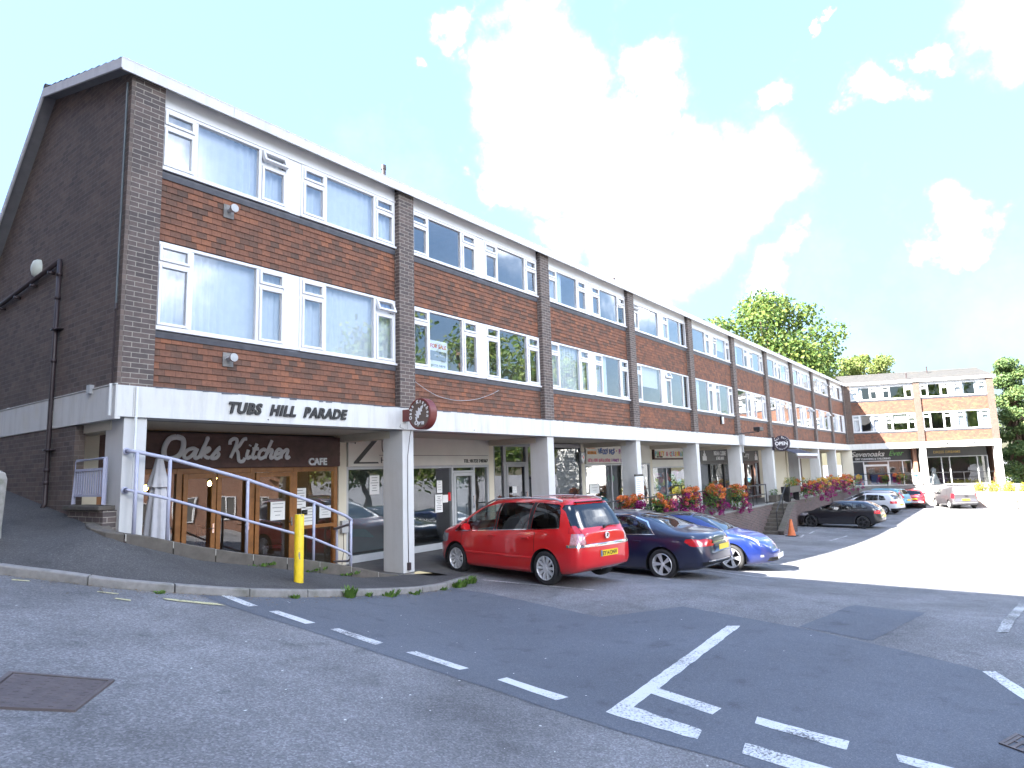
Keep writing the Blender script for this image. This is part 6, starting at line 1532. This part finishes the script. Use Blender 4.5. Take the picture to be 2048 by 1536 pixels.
    for sgn in (1, -1):
        mx, mz = sp.get('mirror', (.75, .98)); m = MB(); y0 = wm-.06
        m.lathe([(0,-.07),(.05,-.065),(.085,-.03),(.09,.02),(.08,.05),(0,.052)], 14, M=Matrix.Translation((mx, sgn*(y0+.12), mz+.05)) @ Matrix.Rotation(radians(-90),4,'Y') @ Matrix.Diagonal((.85,1.25,1,1)))
        m.box(mx-.03, mx+.03, min(sgn*y0, sgn*(y0+.1)), max(sgn*y0, sgn*(y0+.1)), mz-.02, mz+.02); m.build('mirror', paint, t, smooth='auto')
    return t
def plate_part(t, x, z, col, txt=None, tilt=0, face=-1, w=.52, y0=0, band=False):
    m = MB(); m.box(x-.006, x+.006, y0-w/2, y0+w/2, z-.056, z+.056); o = m.build('number_plate', MT[col], t)
    if band: m = MB(); xx = x+face*.0075; m.box(xx-.001, xx+.001, y0+w/2-.045, y0+w/2-.002, z-.054, z+.054); m.build('plate_band', PC['b'], o)
    if txt:
        rot = Matrix.Rotation(radians(-90), 4, 'Z'); text(txt, .105, (x+face*.008, y0-.012, z-.038), MT['black_letter'], o, ext=.001, bold=.003, align='CENTER', rot=rot, sx=.92)
REAR = lambda x: (lambda c, n: c.x < x and n.x < -.12)
FRONT = lambda x: (lambda c, n: c.x > x and n.x > .12)
def mir(poly): return [(-a, b) for a, b in poly]
TOPW = lambda c, n: n.z > .15
# ---- red people carrier
mpv = dict(wb=2.703, wr=.325, wmax=.90, spokes=10, sw0=.085, sw1=.125, rimr=.70, bulge=.06, lean=.30, n=4.6, handle_z=.86,
  top=[(-2.17,.78),(-2.155,.98),(-2.10,1.04),(-1.98,1.24),(-1.86,1.46),(-1.78,1.575),(-1.55,1.615),(-.9,1.635),(-.2,1.635),(.35,1.595),(.8,1.455),(1.2,1.24),(1.55,1.06),(1.85,.97),(2.05,.87),(2.18,.70),(2.235,.50)],
  belt=[(-2.17,.72),(-1.6,1.03),(-.8,1.0),(.4,.955),(1.1,.915),(1.7,.86),(2.0,.76),(2.235,.44)],
  wid=[(-2.17,.70),(-2.10,.80),(-1.9,.865),(-1.4,.895),(0,.90),(1.2,.895),(1.75,.85),(2.02,.74),(2.17,.56),(2.235,.44)],
  bot=[(-2.17,.34),(-1.9,.24),(-1.0,.19),(1.0,.19),(1.8,.20),(2.235,.26)],
  doors=[[(-.02,.30),(1.02,.30),(1.10,.55),(1.05,.935),(-.02,.97)], [(-1.02,.45),(-.90,.30),(-.045,.30),(-.045,.975),(-1.02,1.01)]],
  seams=[((-1.10,.985),(-1.08,.62)), ((1.14,.90),(1.16,.55))],
  glass=[[(.10,.99),(.98,.95),(1.0,1.19),(.60,1.43),(.10,1.525)], [(-.88,1.035),(.02,.995),(.02,1.535),(-.88,1.55)], [(-1.72,1.08),(-.99,1.04),(-.99,1.55),(-1.60,1.515),(-1.69,1.37)], [(1.04,.945),(1.46,.915),(1.04,1.16)]], dark=(1,2),
  side_regions=[('window_pillar','trim',[(.025,.995),(.095,.99),(.095,1.525),(.025,1.535)]), ('window_pillar','trim',[(-.985,1.04),(-.885,1.035),(-.885,1.55),(-.985,1.55)]), ('window_trim','chrome',[(-1.70,1.078),(-.9,1.030),(1.38,.905),(1.38,.918),(-.9,1.045),(-1.70,1.092)])],
  s1=.35, s2=-.55, seat_z=.62, mirror=(.92,.98))
mpv['regions'] = [
  ('rear_window','carglass_dark',rounded([(-.76,1.08),(.76,1.08),(.67,1.51),(-.67,1.51)],.07),'end',REAR(-1.5)),
  ('windscreen','carglass',rounded([(-.70,1.07),(.70,1.07),(.55,1.55),(-.55,1.55)],.06),'end',FRONT(.5)),
  ('tail_light','lamp_red',rounded([(.60,.99),(.90,.99),(.90,1.13),(.66,1.13)],.03),'end',lambda c,n: c.x < -1.93 and c.y > .3), ('tail_light','lamp_red',mir(rounded([(.60,.99),(.90,.99),(.90,1.13),(.66,1.13)],.03)),'end',lambda c,n: c.x < -1.93 and c.y < -.3),
  ('tail_lens','lamp_pink',[(.58,.79),(.92,.79),(.92,.985),(.60,.985)],'end',lambda c,n: c.x < -1.96 and c.y > .3), ('tail_lens','lamp_pink',mir([(.58,.79),(.92,.79),(.92,.985),(.60,.985)]),'end',lambda c,n: c.x < -1.96 and c.y < -.3),
  ('tailgate_trim','chrome',[(-.57,.735),(.57,.735),(.57,.785),(-.57,.785)],'end',REAR(-1.9)), ('lamp_trim','chrome',[(.575,.735),(.95,.735),(.95,.785),(.575,.785)],'end',lambda c,n: c.x < -1.9 and c.y > .3), ('lamp_trim','chrome',mir([(.575,.735),(.95,.735),(.95,.785),(.575,.785)]),'end',lambda c,n: c.x < -1.9 and c.y < -.3),
  ('headlight','lamp_clear',rounded([(.42,.60),(.86,.66),(.86,.86),(.62,.84)],.04),'end',FRONT(1.6)), ('headlight','lamp_clear',mir(rounded([(.42,.60),(.86,.66),(.86,.86),(.62,.84)],.04)),'end',FRONT(1.6))]
red = carpaint('red_paint', (.62,.006,.010)); ang = atan2(2.4, -.12)
RC = (11.76, 8.48)
def gz(x, y): return G(x, y)
def park(x, y, rz, wb):
    """height of the car's origin resting on the ground"""
    return G(x, y)
t = car('people_carrier', 'glossy red people carrier parked nose in beside the second column', 'car', mpv, red, (RC[0], RC[1], G(11.6,8.2)), radians(80.6), 1.0)
m = MB()
for sgn in (1,-1): m = MB(); m.tube([(-1.62,sgn*.60,1.575),(-1.45,sgn*.61,1.615),(-.6,sgn*.62,1.64),(.3,sgn*.60,1.605),(.62,sgn*.58,1.50)], .020, 8); m.build('roof_rail', MT['grey2'], t, smooth=True)
plate_part(t, -2.235, .595, 'plate_y', 'EY14 DNV', band=True)
Mr = Matrix.Translation((-2.20,0,.915)) @ Matrix.Rotation(radians(-90),4,'Y')
m = MB(); m.lathe([(.062,0),(.066,.008),(.06,.016),(.05,.016)], 24, M=Mr); m.lathe([(.05,.012),(0,.012)], 24, M=Mr); o = m.build('badge', MT['chrome'], t, smooth='auto')
m = MB(); m.prism([(-.03,.03),(-.005,.038),(.02,.025),(.0,.01),(.02,-.005),(.028,-.03),(.005,-.02),(-.02,-.035),(-.012,-.005),(-.032,.005)], -2.216, -2.2135, M=Matrix.Translation((0,0,.915)), axis='x'); m.build('badge_figure', MT['trim'], o)
m = MB(); m.tube([(-2.11,-.05,1.075),(-2.095,-.25,1.10),(-2.10,-.5,1.085)], .012, 6); m.lathe([(.03,0),(.03,.03),(0,.035)], 10, M=Matrix.Translation((-2.11,-.02,1.07)) @ Matrix.Rotation(radians(-90),4,'Y')); m.build('rear_wiper', MT['trim'], t)
m = MB(); m.tube([(-1.35,.0,1.62),(-1.62,.0,1.84)], .006, 5); m.build('aerial', MT['trim'], t)
m = MB(); m.box(-1.84,-1.76,-.45,.45,1.545,1.56); m.build('spoiler_light', MT['trim'], t)
for sgn in (1,-1): m = MB(); m.box(-1.0,1.0,min(sgn*.885,sgn*.905),max(sgn*.885,sgn*.905),.475,.52); m.build('side_moulding', red, t, bevel=.01)
# ---- black saloon
sal = dict(wb=2.94, wr=.335, wmax=.926, spokes=5, twin=True, rimr=.70, bulge=.07, lean=.42, n=3.6, handle_z=.80, chrome_handle=False,
  top=[(-2.48,.62),(-2.46,.86),(-2.40,.985),(-2.15,1.03),(-1.75,1.085),(-1.45,1.175),(-1.0,1.345),(-.5,1.445),(0,1.468),(.4,1.43),(.9,1.24),(1.25,1.04),(1.6,.985),(2.1,.90),(2.38,.78),(2.45,.60)],
  belt=[(-2.48,.56),(-2.1,.92),(-1.2,.955),(0,.925),(1.2,.885),(2.0,.80),(2.45,.52)],
  wid=[(-2.48,.60),(-2.40,.76),(-2.2,.85),(-1.6,.91),(0,.926),(1.4,.92),(2.0,.86),(2.3,.72),(2.45,.5)],
  bot=[(-2.48,.36),(-2.2,.24),(-1.2,.17),(1.4,.17),(2.45,.22)],
  doors=[[(.0,.28),(1.05,.28),(1.08,.86),(.0,.91)], [(-1.05,.55),(-.9,.28),(-.025,.28),(-.025,.91),(-1.05,.93)]],
  glass=[[(.02,.955),(.95,.925),(.45,1.20),(.02,1.34)], [(-1.25,.985),(-.03,.958),(-.03,1.345),(-.55,1.335),(-1.02,1.20)]],
  side_regions=[('window_trim','chrome',[(-1.33,.965),(-.02,.935),(1.0,.905),(1.0,.918),(-.02,.95),(-1.30,.982)]), ('window_trim','chrome',[(-1.33,.965),(-1.30,.97),(-1.05,1.225),(-.56,1.365),(.0,1.375),(.45,1.23),(.95,.94),(.98,.945),(.47,1.25),(.0,1.392),(-.57,1.383),(-1.07,1.245)]),
    ('tail_light','lamp_red',rounded([(-2.46,.74),(-2.05,.80),(-2.0,.86),(-2.42,.90)],.03))],
  s1=.25, s2=-.65, seat_z=.45, mirror=(.78,.95))
sal['regions'] = [('rear_window','carglass_dark',rounded([(-1.62,-.60),(-.78,-.52),(-.78,.52),(-1.62,.60)],.08),'top',lambda c,n: n.z > .3 and c.z > 1.0),
  ('windscreen','carglass',rounded([(1.16,-.66),(.42,-.54),(.42,.54),(1.16,.66)],.06),'top',lambda c,n: n.z > .3 and c.z > 1.0),
  ('tail_light','lamp_red',rounded([(.34,.74),(.86,.74),(.86,.90),(.40,.87)],.03),'end',REAR(-1.9)), ('tail_light','lamp_red',mir(rounded([(.34,.74),(.86,.74),(.86,.90),(.40,.87)],.03)),'end',REAR(-1.9)),
  ('boot_trim','chrome',[(-.42,.79),(.42,.79),(.42,.825),(-.42,.825)],'end',REAR(-2.2)), ('bumper_trim','chrome',[(-.66,.42),(.66,.42),(.66,.445),(-.66,.445)],'end',REAR(-2.2)), ('exhaust_trim','chrome',rounded([(.36,.345),(.62,.345),(.66,.415),(.38,.415)],.02),'end',REAR(-2.1)), ('exhaust_trim','chrome',mir(rounded([(.36,.345),(.62,.345),(.66,.415),(.38,.415)],.02)),'end',REAR(-2.1)),
  ('lower_bumper','trim',[(-.75,.34),(.75,.34),(.78,.42),(-.78,.42)],'end',REAR(-2.2)), ('headlight','lamp_clear',[(.4,.62),(.86,.66),(.86,.76),(.5,.74)],'end',FRONT(1.8)), ('headlight','lamp_clear',mir([(.4,.62),(.86,.66),(.86,.76),(.5,.74)]),'end',FRONT(1.8))]
blackp = carpaint('blue_black_paint', (.010,.014,.045))
SL = (14.5, 7.6)
t = car('saloon_car', 'glossy blue black saloon with chrome window trim parked behind the red car', 'car', sal, blackp, (SL[0], SL[1], G(14.4,7.4)), radians(87.7), .98)
plate_part(t, -2.55, .70, 'plate_y')
# ---- bright blue electric saloon, nose out
ev = dict(wb=2.875, wr=.335, wmax=.925, spokes=5, twin=True, rimr=.72, bulge=.10, lean=.44, n=3.2, handle_z=.80,
  top=[(-2.33,.66),(-2.28,.90),(-2.1,1.02),(-1.7,1.12),(-1.0,1.345),(-.4,1.435),(0,1.443),(.45,1.38),(1.0,1.14),(1.30,.98),(1.7,.90),(2.05,.79),(2.26,.64),(2.34,.50)],
  belt=[(-2.33,.58),(-1.6,.96),(-.5,.93),(.6,.90),(1.2,.87),(1.8,.80),(2.34,.44)],
  wid=[(-2.33,.6),(-2.2,.78),(-1.7,.90),(0,.925),(1.3,.92),(1.75,.87),(2.05,.74),(2.25,.52),(2.34,.36)],
  bot=[(-2.33,.34),(-2,.22),(-1,.16),(1.2,.16),(2.0,.18),(2.34,.22)],
  doors=[[(.02,.28),(1.05,.28),(1.08,.84),(.02,.88)], [(-1.0,.5),(-.85,.28),(-.01,.28),(-.01,.885),(-1.0,.9)]],
  glass=[[(.02,.935),(1.02,.905),(.5,1.18),(.02,1.31)], [(-1.3,1.0),(-.03,.94),(-.03,1.315),(-.6,1.31),(-1.05,1.17)]],
  s1=.2, s2=-.65, seat_z=.45, mirror=(.75,.95))
ev['regions'] = [('windscreen','carglass_dark',rounded([(1.25,-.66),(.36,-.52),(.36,.52),(1.25,.66)],.06),'top',lambda c,n: n.z > .3 and c.z > .98), ('glass_roof','carglass_dark',rounded([(.32,-.5),(-1.75,-.56),(-1.75,.56),(.32,.5)],.06),'top',lambda c,n: n.z > .3 and c.z > 1.05),
  ('headlight','lamp_clear',rounded([(1.62,.56),(2.05,.52),(2.12,.66),(1.72,.76)],.03),'top',lambda c,n: n.z > .1 and c.z > .55), ('headlight','lamp_clear',rounded([(1.62,-.56),(2.05,-.52),(2.12,-.66),(1.72,-.76)],.03),'top',lambda c,n: n.z > .1 and c.z > .55),
  ('lower_grille','trim',rounded([(-.52,.24),(.52,.24),(.46,.34),(-.46,.34)],.03),'end',FRONT(2.0)), ('fog_light','lamp_clear',[(.6,.36),(.68,.36),(.68,.42),(.6,.42)],'end',FRONT(1.7)), ('fog_light','lamp_clear',mir([(.6,.36),(.68,.36),(.68,.42),(.6,.42)]),'end',FRONT(1.7))]
bluep = carpaint('deep_blue_paint', (.008,.024,.16), .2)
EV = (17.45, 7.2)
t = car('electric_car', 'bright blue electric saloon reversed in with its nose toward the sunlight', 'car', ev, bluep, (EV[0], EV[1], G(17.3,7)), radians(-87), .98); plate_part(t, 2.46, .36, 'plate_w', face=1)
# ---- black crossover, white hatch, silver hatch, pale blue hatch, red suv, silver van
def hatch(L, Wd, H, wb, wr, hood=.96, rake=.5, slope=.42, belt=.95, ns=5, **k):
    xr, xf = -L/2-.03, L/2-.03; w = Wd/2
    sp = dict(wb=wb, wr=wr, wmax=w, spokes=ns, rimr=.70, bulge=.06, lean=.36, n=3.9, handle_z=belt-.12,
      top=[(xr,.62),(xr+.02,.86),(xr+.08,belt+.05),(xr+.20,belt+.16),(xr+slope,H-.10),(xr+slope+.25,H-.03),(-.3,H),(.15,H-.02),(.15+rake*.5,H-.16),(.55+rake,hood+.12),(.75+rake,hood),(xf-.45,hood-.10),(xf-.12,hood-.26),(xf,hood-.45)],
      belt=[(xr,.58),(xr+.35,belt+.02),(0,belt-.02),(1.0,belt-.07),(xf-.4,hood-.2),(xf,.5)],
      wid=[(xr,w*.72),(xr+.1,w*.87),(xr+.4,w*.96),(-.4,w),(1.1,w*.99),(xf-.4,w*.92),(xf-.12,w*.74),(xf,w*.5)],
      bot=[(xr,.36),(xr+.3,.25),(-1,.19),(1,.19),(xf,.25)],
      doors=[[(.0,.30),(.95,.30),(.98,belt-.1),(.0,belt-.06)], [(-.86,.5),(-.75,.30),(-.025,.30),(-.025,belt-.06),(-.92,belt-.04)]],
      glass=[[(.03,belt+.0),(.9,belt-.04),(.15+rake*.55,H-.20),(.03,H-.13)], [(-.88,belt+.02),(-.03,belt+.0),(-.03,H-.125),(-.85,H-.14)], [(xr+.62,belt+.06),(-.93,belt+.025),(-.90,H-.15),(xr+.80,H-.21)]],
      s1=.1, s2=-.75, seat_z=H-.98, mirror=(.78,belt+.02))
    zl = belt-.14
    sp['regions'] = [('rear_window','carglass_dark',rounded([(-w*.72,belt+.09),(w*.72,belt+.09),(w*.60,H-.12),(-w*.60,H-.12)],.06),'end',REAR(xr+.9)),
      ('windscreen','carglass',rounded([(-w*.74,hood+.06),(w*.74,hood+.06),(w*.6,H-.09),(-w*.6,H-.09)],.05),'end',FRONT(.1)),
      ('tail_light','lamp_red',rounded([(w*.52,zl-.05),(w,zl-.05),(w,zl+.13),(w*.58,zl+.12)],.03),'end',lambda c,n: c.x < xr+.34 and c.y > .3 and n.x < .2), ('tail_light','lamp_red',mir(rounded([(w*.52,zl-.05),(w,zl-.05),(w,zl+.13),(w*.58,zl+.12)],.03)),'end',lambda c,n: c.x < xr+.34 and c.y < -.3 and n.x < .2),
      ('lower_bumper','trim',[(-w,.2),(w,.2),(w,.42),(-w,.42)],'end',REAR(xr+.4)), ('headlight','lamp_clear',[(w*.45,.62),(w*.98,.66),(w*.98,.82),(w*.6,.78)],'end',FRONT(xf-.7)), ('headlight','lamp_clear',mir([(w*.45,.62),(w*.98,.66),(w*.98,.82),(w*.6,.78)]),'end',FRONT(xf-.7))]
    sp.update(k); sp['xr'] = xr; return sp
def ground_at(x, y): return G(x, y)
sp = hatch(4.42, 1.80, 1.50, 2.70, .345, .98, .50, .60, 1.0, rim='alloy_dark')
t = car('crossover_car', 'black crossover parked against the right retaining wall with its tail to the sun', 'car', sp, carpaint('black_paint', (.006,.006,.010)), (39.0,7.42,G(39,7.3)), radians(87), .93); plate_part(t, sp['xr']-.06, .66, 'plate_y')
sp = hatch(4.0, 1.69, 1.46, 2.47, .305, .95, .48, .42, .93)
t = car('hatchback_car', 'white hatchback parked between the black crossover and the pale blue car', 'car', sp, carpaint('white_paint', (.62,.64,.68)), (49.6,7.5,G(49,7.4)), radians(73), .93); plate_part(t, sp['xr']-.06, .66, 'plate_y')
sp = hatch(4.25, 1.74, 1.50, 2.6, .31, .96, .48, .45, .98)
t = car('hatchback_car', 'silver hatchback mostly hidden behind the white one at the wall', 'car', sp, carpaint('silver_paint', (.36,.38,.43), .5), (51.9,7.95,G(51,8)), radians(76), .95); plate_part(t, sp['xr']-.06, .66, 'plate_y')
sp = hatch(4.15, 1.74, 1.52, 2.55, .31, .98, .5, .38, .99, side_regions=[('tail_light','lamp_red',rounded([(-2.02,.98),(-1.84,1.0),(-1.76,1.34),(-1.88,1.36)],.03))])
t = car('hatchback_car', 'pale blue hatchback with tall red lamps beside the red four by four', 'car', sp, carpaint('pale_blue_paint', (.10,.36,.50), .2), (55.0,7.75,G(54.5,7.5)), radians(71), .96); plate_part(t, sp['xr']-.06, .66, 'plate_y')
sp = hatch(4.4, 1.84, 1.66, 2.62, .36, 1.05, .42, .42, 1.08, side_regions=())
t = car('four_by_four', 'red four by four with silver bumper parked left of the van', 'car', sp, carpaint('dark_red_paint', (.36,.012,.02)), (57.0,5.85,G(56,6)), radians(8), .82); plate_part(t, sp['xr']-.07, .82, 'plate_y')
m = MB(); m.box(sp['xr']-.10, sp['xr']+.05, -.72, .72, .48, .60); m.build('bumper', MT['grey2'], t, bevel=.04)
# silver panel van
van = dict(wb=2.785, wr=.33, wmax=.92, spokes=5, sw0=.2, sw1=.24, rimr=.66, bulge=.05, lean=.16, n=5.5, handle_z=.92,
  top=[(-2.17,.60),(-2.155,.95),(-2.13,1.2),(-2.07,1.6),(-2.0,1.76),(-1.8,1.80),(-.5,1.81),(.15,1.78),(.6,1.58),(1.05,1.26),(1.4,1.12),(1.85,1.04),(2.1,.86),(2.2,.62)],
  belt=[(-2.17,.56),(-1.9,1.02),(0,1.02),(1.2,.98),(1.8,.90),(2.2,.5)], wid=[(-2.17,.84),(-2.05,.89),(-1.6,.915),(0,.92),(1.2,.91),(1.8,.85),(2.08,.66),(2.2,.5)], bot=[(-2.17,.36),(-1.8,.27),(-1,.22),(1,.22),(2.2,.28)],
  doors=[[(.1,.34),(1.05,.34),(1.08,.95),(.1,.97)]], seams=[((.05,1.68),(.05,.36)),((-1.05,.9),(-.0,.9)),((-1.08,1.70),(-1.08,.8))],
  glass=[[(.14,1.05),(1.08,1.02),(.55,1.48),(.14,1.58)]], side_regions=[('tail_light','lamp_red',rounded([(-2.16,.80),(-2.03,.80),(-2.02,1.18),(-2.13,1.18)],.02))], s1=.45, s2=.45, seat_z=.72, mirror=(1.0,1.08))
van['regions'] = [('windscreen','carglass',rounded([(-.72,1.18),(.72,1.18),(.64,1.70),(-.64,1.70)],.05),'end',FRONT(.2)), ('rear_panel','grey2',rounded([(-.72,1.12),(.72,1.12),(.68,1.66),(-.68,1.66)],.08),'end',REAR(-1.9)), ('seam','trim',[(-.012,.5),(.0,.5),(.0,1.75),(-.012,1.75)],'end',REAR(-1.9)),
  ('tail_light','lamp_red',[(.80,.80),(.95,.80),(.95,1.18),(.82,1.18)],'end',REAR(-1.85)), ('tail_light','lamp_red',mir([(.80,.80),(.95,.80),(.95,1.18),(.82,1.18)]),'end',REAR(-1.85)), ('rear_bumper','grey',[(-.95,.3),(.95,.3),(.95,.52),(-.95,.52)],'end',REAR(-1.9))]
t = car('panel_van', 'silver grey panel van parked in full sun below the dress shop', 'van', van, carpaint('grey_silver_paint', (.085,.08,.088), .25), (57.3,3.3,G(56,3.2)), radians(23), .90); plate_part(t, -2.235, .70, 'plate_y')
m = MB(); m.box(-2.235,-2.215,-.16,.06,.98,1.02); m.build('rear_handle', MT['trim'], t)
# ------------------------------------------------------------------ trees
def tree(name, label, loc, h_trunk, r_trunk, crown, n, leaf, mat, seed, limbs=7, group=None, flat=.7):
    rnd = random.Random(seed); t = thing(name, label, 'tree', loc, 0, group); m = MB()
    zt = max(c[2] for c, r in crown); m.tube([(0,0,-.5),(.1,.05,h_trunk*.5),(0,0,h_trunk),(.1,0,zt*.8)], r_trunk, 10, rs=[r_trunk*1.3, r_trunk, r_trunk*.8, r_trunk*.2])
    for k in range(limbs):
        c, r = crown[k % len(crown)]; z = h_trunk*(.7+.3*rnd.random()); e = Vector((c[0],c[1],c[2]))
        mid = Vector((c[0]*.45, c[1]*.45, z+(c[2]-z)*.6)); m.tube([(0,0,z),tuple(mid),tuple(e)], r_trunk*.4, 6, rs=[r_trunk*.5, r_trunk*.3, r_trunk*.08])
    m.build('trunk', MT['bark'], t, smooth=True)
    vol = [r[0]*r[1]*r[2] for c, r in crown]; tot = sum(v**.67 for v in vol); vs = []
    for (c, r), v in zip(crown, vol): vs.append(leafcloud(int(n*v**.67/tot), c, r, leaf, rnd, flat, .45))
    cloud_obj('crown', vs, MT[mat], t); return t
def blobs(rnd, R_, zc, n, rr, sq=.8):
    out = []
    for k in range(n):
        a = rnd.uniform(0, 2*pi); u = rnd.uniform(-1, 1); d = R_*rnd.uniform(.55, 1)*sqrt(max(0, 1-u*u)); r = rr*rnd.uniform(.7, 1.25)
        out.append(((d*cos(a), d*sin(a), zc+R_*sq*u), (r, r, r*.72)))
    return out
rnd = random.Random(17)
cr = blobs(rnd, 6.3, 13.2, 30, 2.3, .95)+blobs(rnd, 4.2, 13.5, 12, 2.5)+[((5.8,-2.6,10.5),(3.2,2.6,1.9)),((8.6,-3.6,8.6),(3.0,2.4,1.7)),((4.2,-2,12.6),(3,2.5,1.8)),((9.8,-3.9,6.8),(2.6,2.2,1.9)),((-5.5,2.8,11.0),(2.2,2,1.6))]
tree('broadleaf_tree', 'big sunlit broadleaf tree rising behind the parade roof', (78,20.6,-1.0), 6, .5, [((a[0]*1.3,a[1]*1.3,a[2]*.97+.2),(r[0]*1.3,r[1]*1.3,r[2]*1.3)) for a,r in cr], 26000, .42, 'leaf_tree', 3, 10)
rnd = random.Random(27)
cr = blobs(rnd, 2.6, 9.6, 16, 1.3, .9)+[((2.6,-1.0,10.2),(.8,.6,.9)),((3.4,-1.3,10.9),(.5,.4,.7)),((-2.4,.8,10.0),(1,1,.8))]
tree('pale_tree', 'small pale feathery tree just behind the wing roof', (90,12.6,1.2), 5, .3, cr, 5000, .34, 'leaf_light', 5, 6)
rnd = random.Random(31)
cr = []
for k in range(17):
    z = 1.6+9.0*k/16; R_ = (1.75-.75*k/16)*(1 if k % 2 else .72); a = k*2.4; cr.append(((R_*cos(a)*.75, R_*sin(a)*.75, z), (1.1-.25*k/16, 1.1-.25*k/16, .62))); a += 2.1; cr.append(((R_*cos(a)*.7, R_*sin(a)*.7, z+.3), (.95,.95,.5)))
tree('conifer_tree', 'tall shaggy conifer at the right edge beyond the wing', (69.0,-1.0,-3.0), 8, .35, cr, 16000, .22, 'leaf_dark', 6, 16)
rnd = random.Random(37)
tree('garden_tree', 'leafy tree beyond the conifer at the edge of the frame', (80,-4.2,-3.0), 4, .3, blobs(rnd, 3.4, 7.2, 14, 1.7), 6000, .3, 'leaf_dark', 7, 6)
tree('street_tree', 'tree whose leaves just show past the gable at the left edge', (5.0,23.5,2.0), 2.5, .22, blobs(random.Random(41), 1.25, 4.4, 10, .75), 3600, .16, 'leaf_light', 8, 5)
t = thing('garden_hedge', 'leafy hedge filling the gap behind the end column of the wing', 'hedge', (66,-1.5,-3.4)); rnd = random.Random(43)
cloud_obj('foliage', [leafcloud(700, (rnd.uniform(-2,3), y, rnd.uniform(.6,1.6)), (1.4,1.1,1.1), .2, rnd) for y in (1.6,.4,-.8,-2,-3.4,-5)], MT['leaf_tree'], t)
# ------------------------------------------------------------------ across the street and behind the camera (seen in the glass, and throwing the street's shade)
def far_house(name, label, loc, rz, L, Dp, H, wallmat, rows, cols, roof_h, roofmat='slate', timber=False):
    t = thing(name, label, 'building', loc, rz); m = MB(); m.box(-L/2, L/2, 0, Dp, -3, H); m.build('wall', MT[wallmat], t)
    m = MB(); o = .35; m.poly([(-L/2-o,-o,H),(L/2+o,-o,H),(L/2+o,Dp/2,H+roof_h),(-L/2-o,Dp/2,H+roof_h)]); m.poly([(L/2+o,Dp+o,H),(-L/2-o,Dp+o,H),(-L/2-o,Dp/2,H+roof_h),(L/2+o,Dp/2,H+roof_h)])
    m.poly([(-L/2-o,-o,H-.01),(-L/2-o,Dp+o,H-.01),(L/2+o,Dp+o,H-.01),(L/2+o,-o,H-.01)]); m.poly([(-L/2,0,H),(-L/2,Dp/2,H+roof_h),(-L/2,Dp,H)]); m.poly([(L/2,0,H),(L/2,Dp,H),(L/2,Dp/2,H+roof_h)]); m.build('roof', MT[roofmat], t)
    for j in range(rows):
        for i in range(cols):
            x = -L/2+L*(i+.5)/cols; z = 1.0+j*2.9; w = L/cols*.28
            m = MB(); sash(m, x-w, x+w, z, z+1.4, -.05, .03, .07); m.box(x-.03, x+.03, -.045, .02, z+.07, z+1.33); f = m.build('window', MT['upvc'], t)
            g = MB(); g.quad((x-w+.05,-.012,z+.05),(x+w-.05,-.012,z+.05),(x+w-.05,-.012,z+1.35),(x-w+.05,-.012,z+1.35)); g.build('pane', MT['roomdark'], f)
    if timber:
        m = MB(); x = -L/2
        while x < L/2: m.box(x, x+.16, -.04, 0-.002, 3.4, H); x += .55
        m.box(-L/2, L/2, -.045, -.002, 3.2, 3.42); m.build('timber_frame', MT['black'], t)
    return t
far_house('timbered_shop', 'black and white timbered shop on the far side of the street', (7,-14,-3.2), pi, 13, 8, 7, 'white', 2, 5, 3, timber=True)
far_house('brick_house', 'plain red brick house on the far side of the street', (21,-15,-3.4), pi, 10, 8, 7.5, 'brick_warm', 2, 4, 2.5)
far_house('white_house', 'white rendered house with brick below opposite the far shops', (84,-16,-3.6), pi-.15, 24, 8, 7, 'white', 2, 8, 2.5)
rnd = random.Random(51)
for k, (x, y, h) in enumerate(((29,-16,15),(36,-18,18),(43,-16.5,17),(50,-18,18),(57,-17,16),(65,-20,18))):
    tree('car_park_tree', '%s leafy tree along the open side of the car park' % ('first','second','third','fourth','fifth','sixth')[k], (x,y,-3.3), 3, .25, blobs(random.Random(60+k), 4.2, h*.52, 22, 2.1, 1.45), 5200, .38, 'leaf_tree', 70+k, 6, group='trees on the open side of the car park')
far_house('street_block', 'tall plain brick block across the street whose shadow covers the road', (-7.2,16.0,-1.5), radians(90), 44, 10, 19.6, 'brick_warm', 5, 10, 1.0)
finish_texts()
for o in COL.objects:
    for k_ in ('_off', '_brick'):
        if k_ in o: del o[k_]
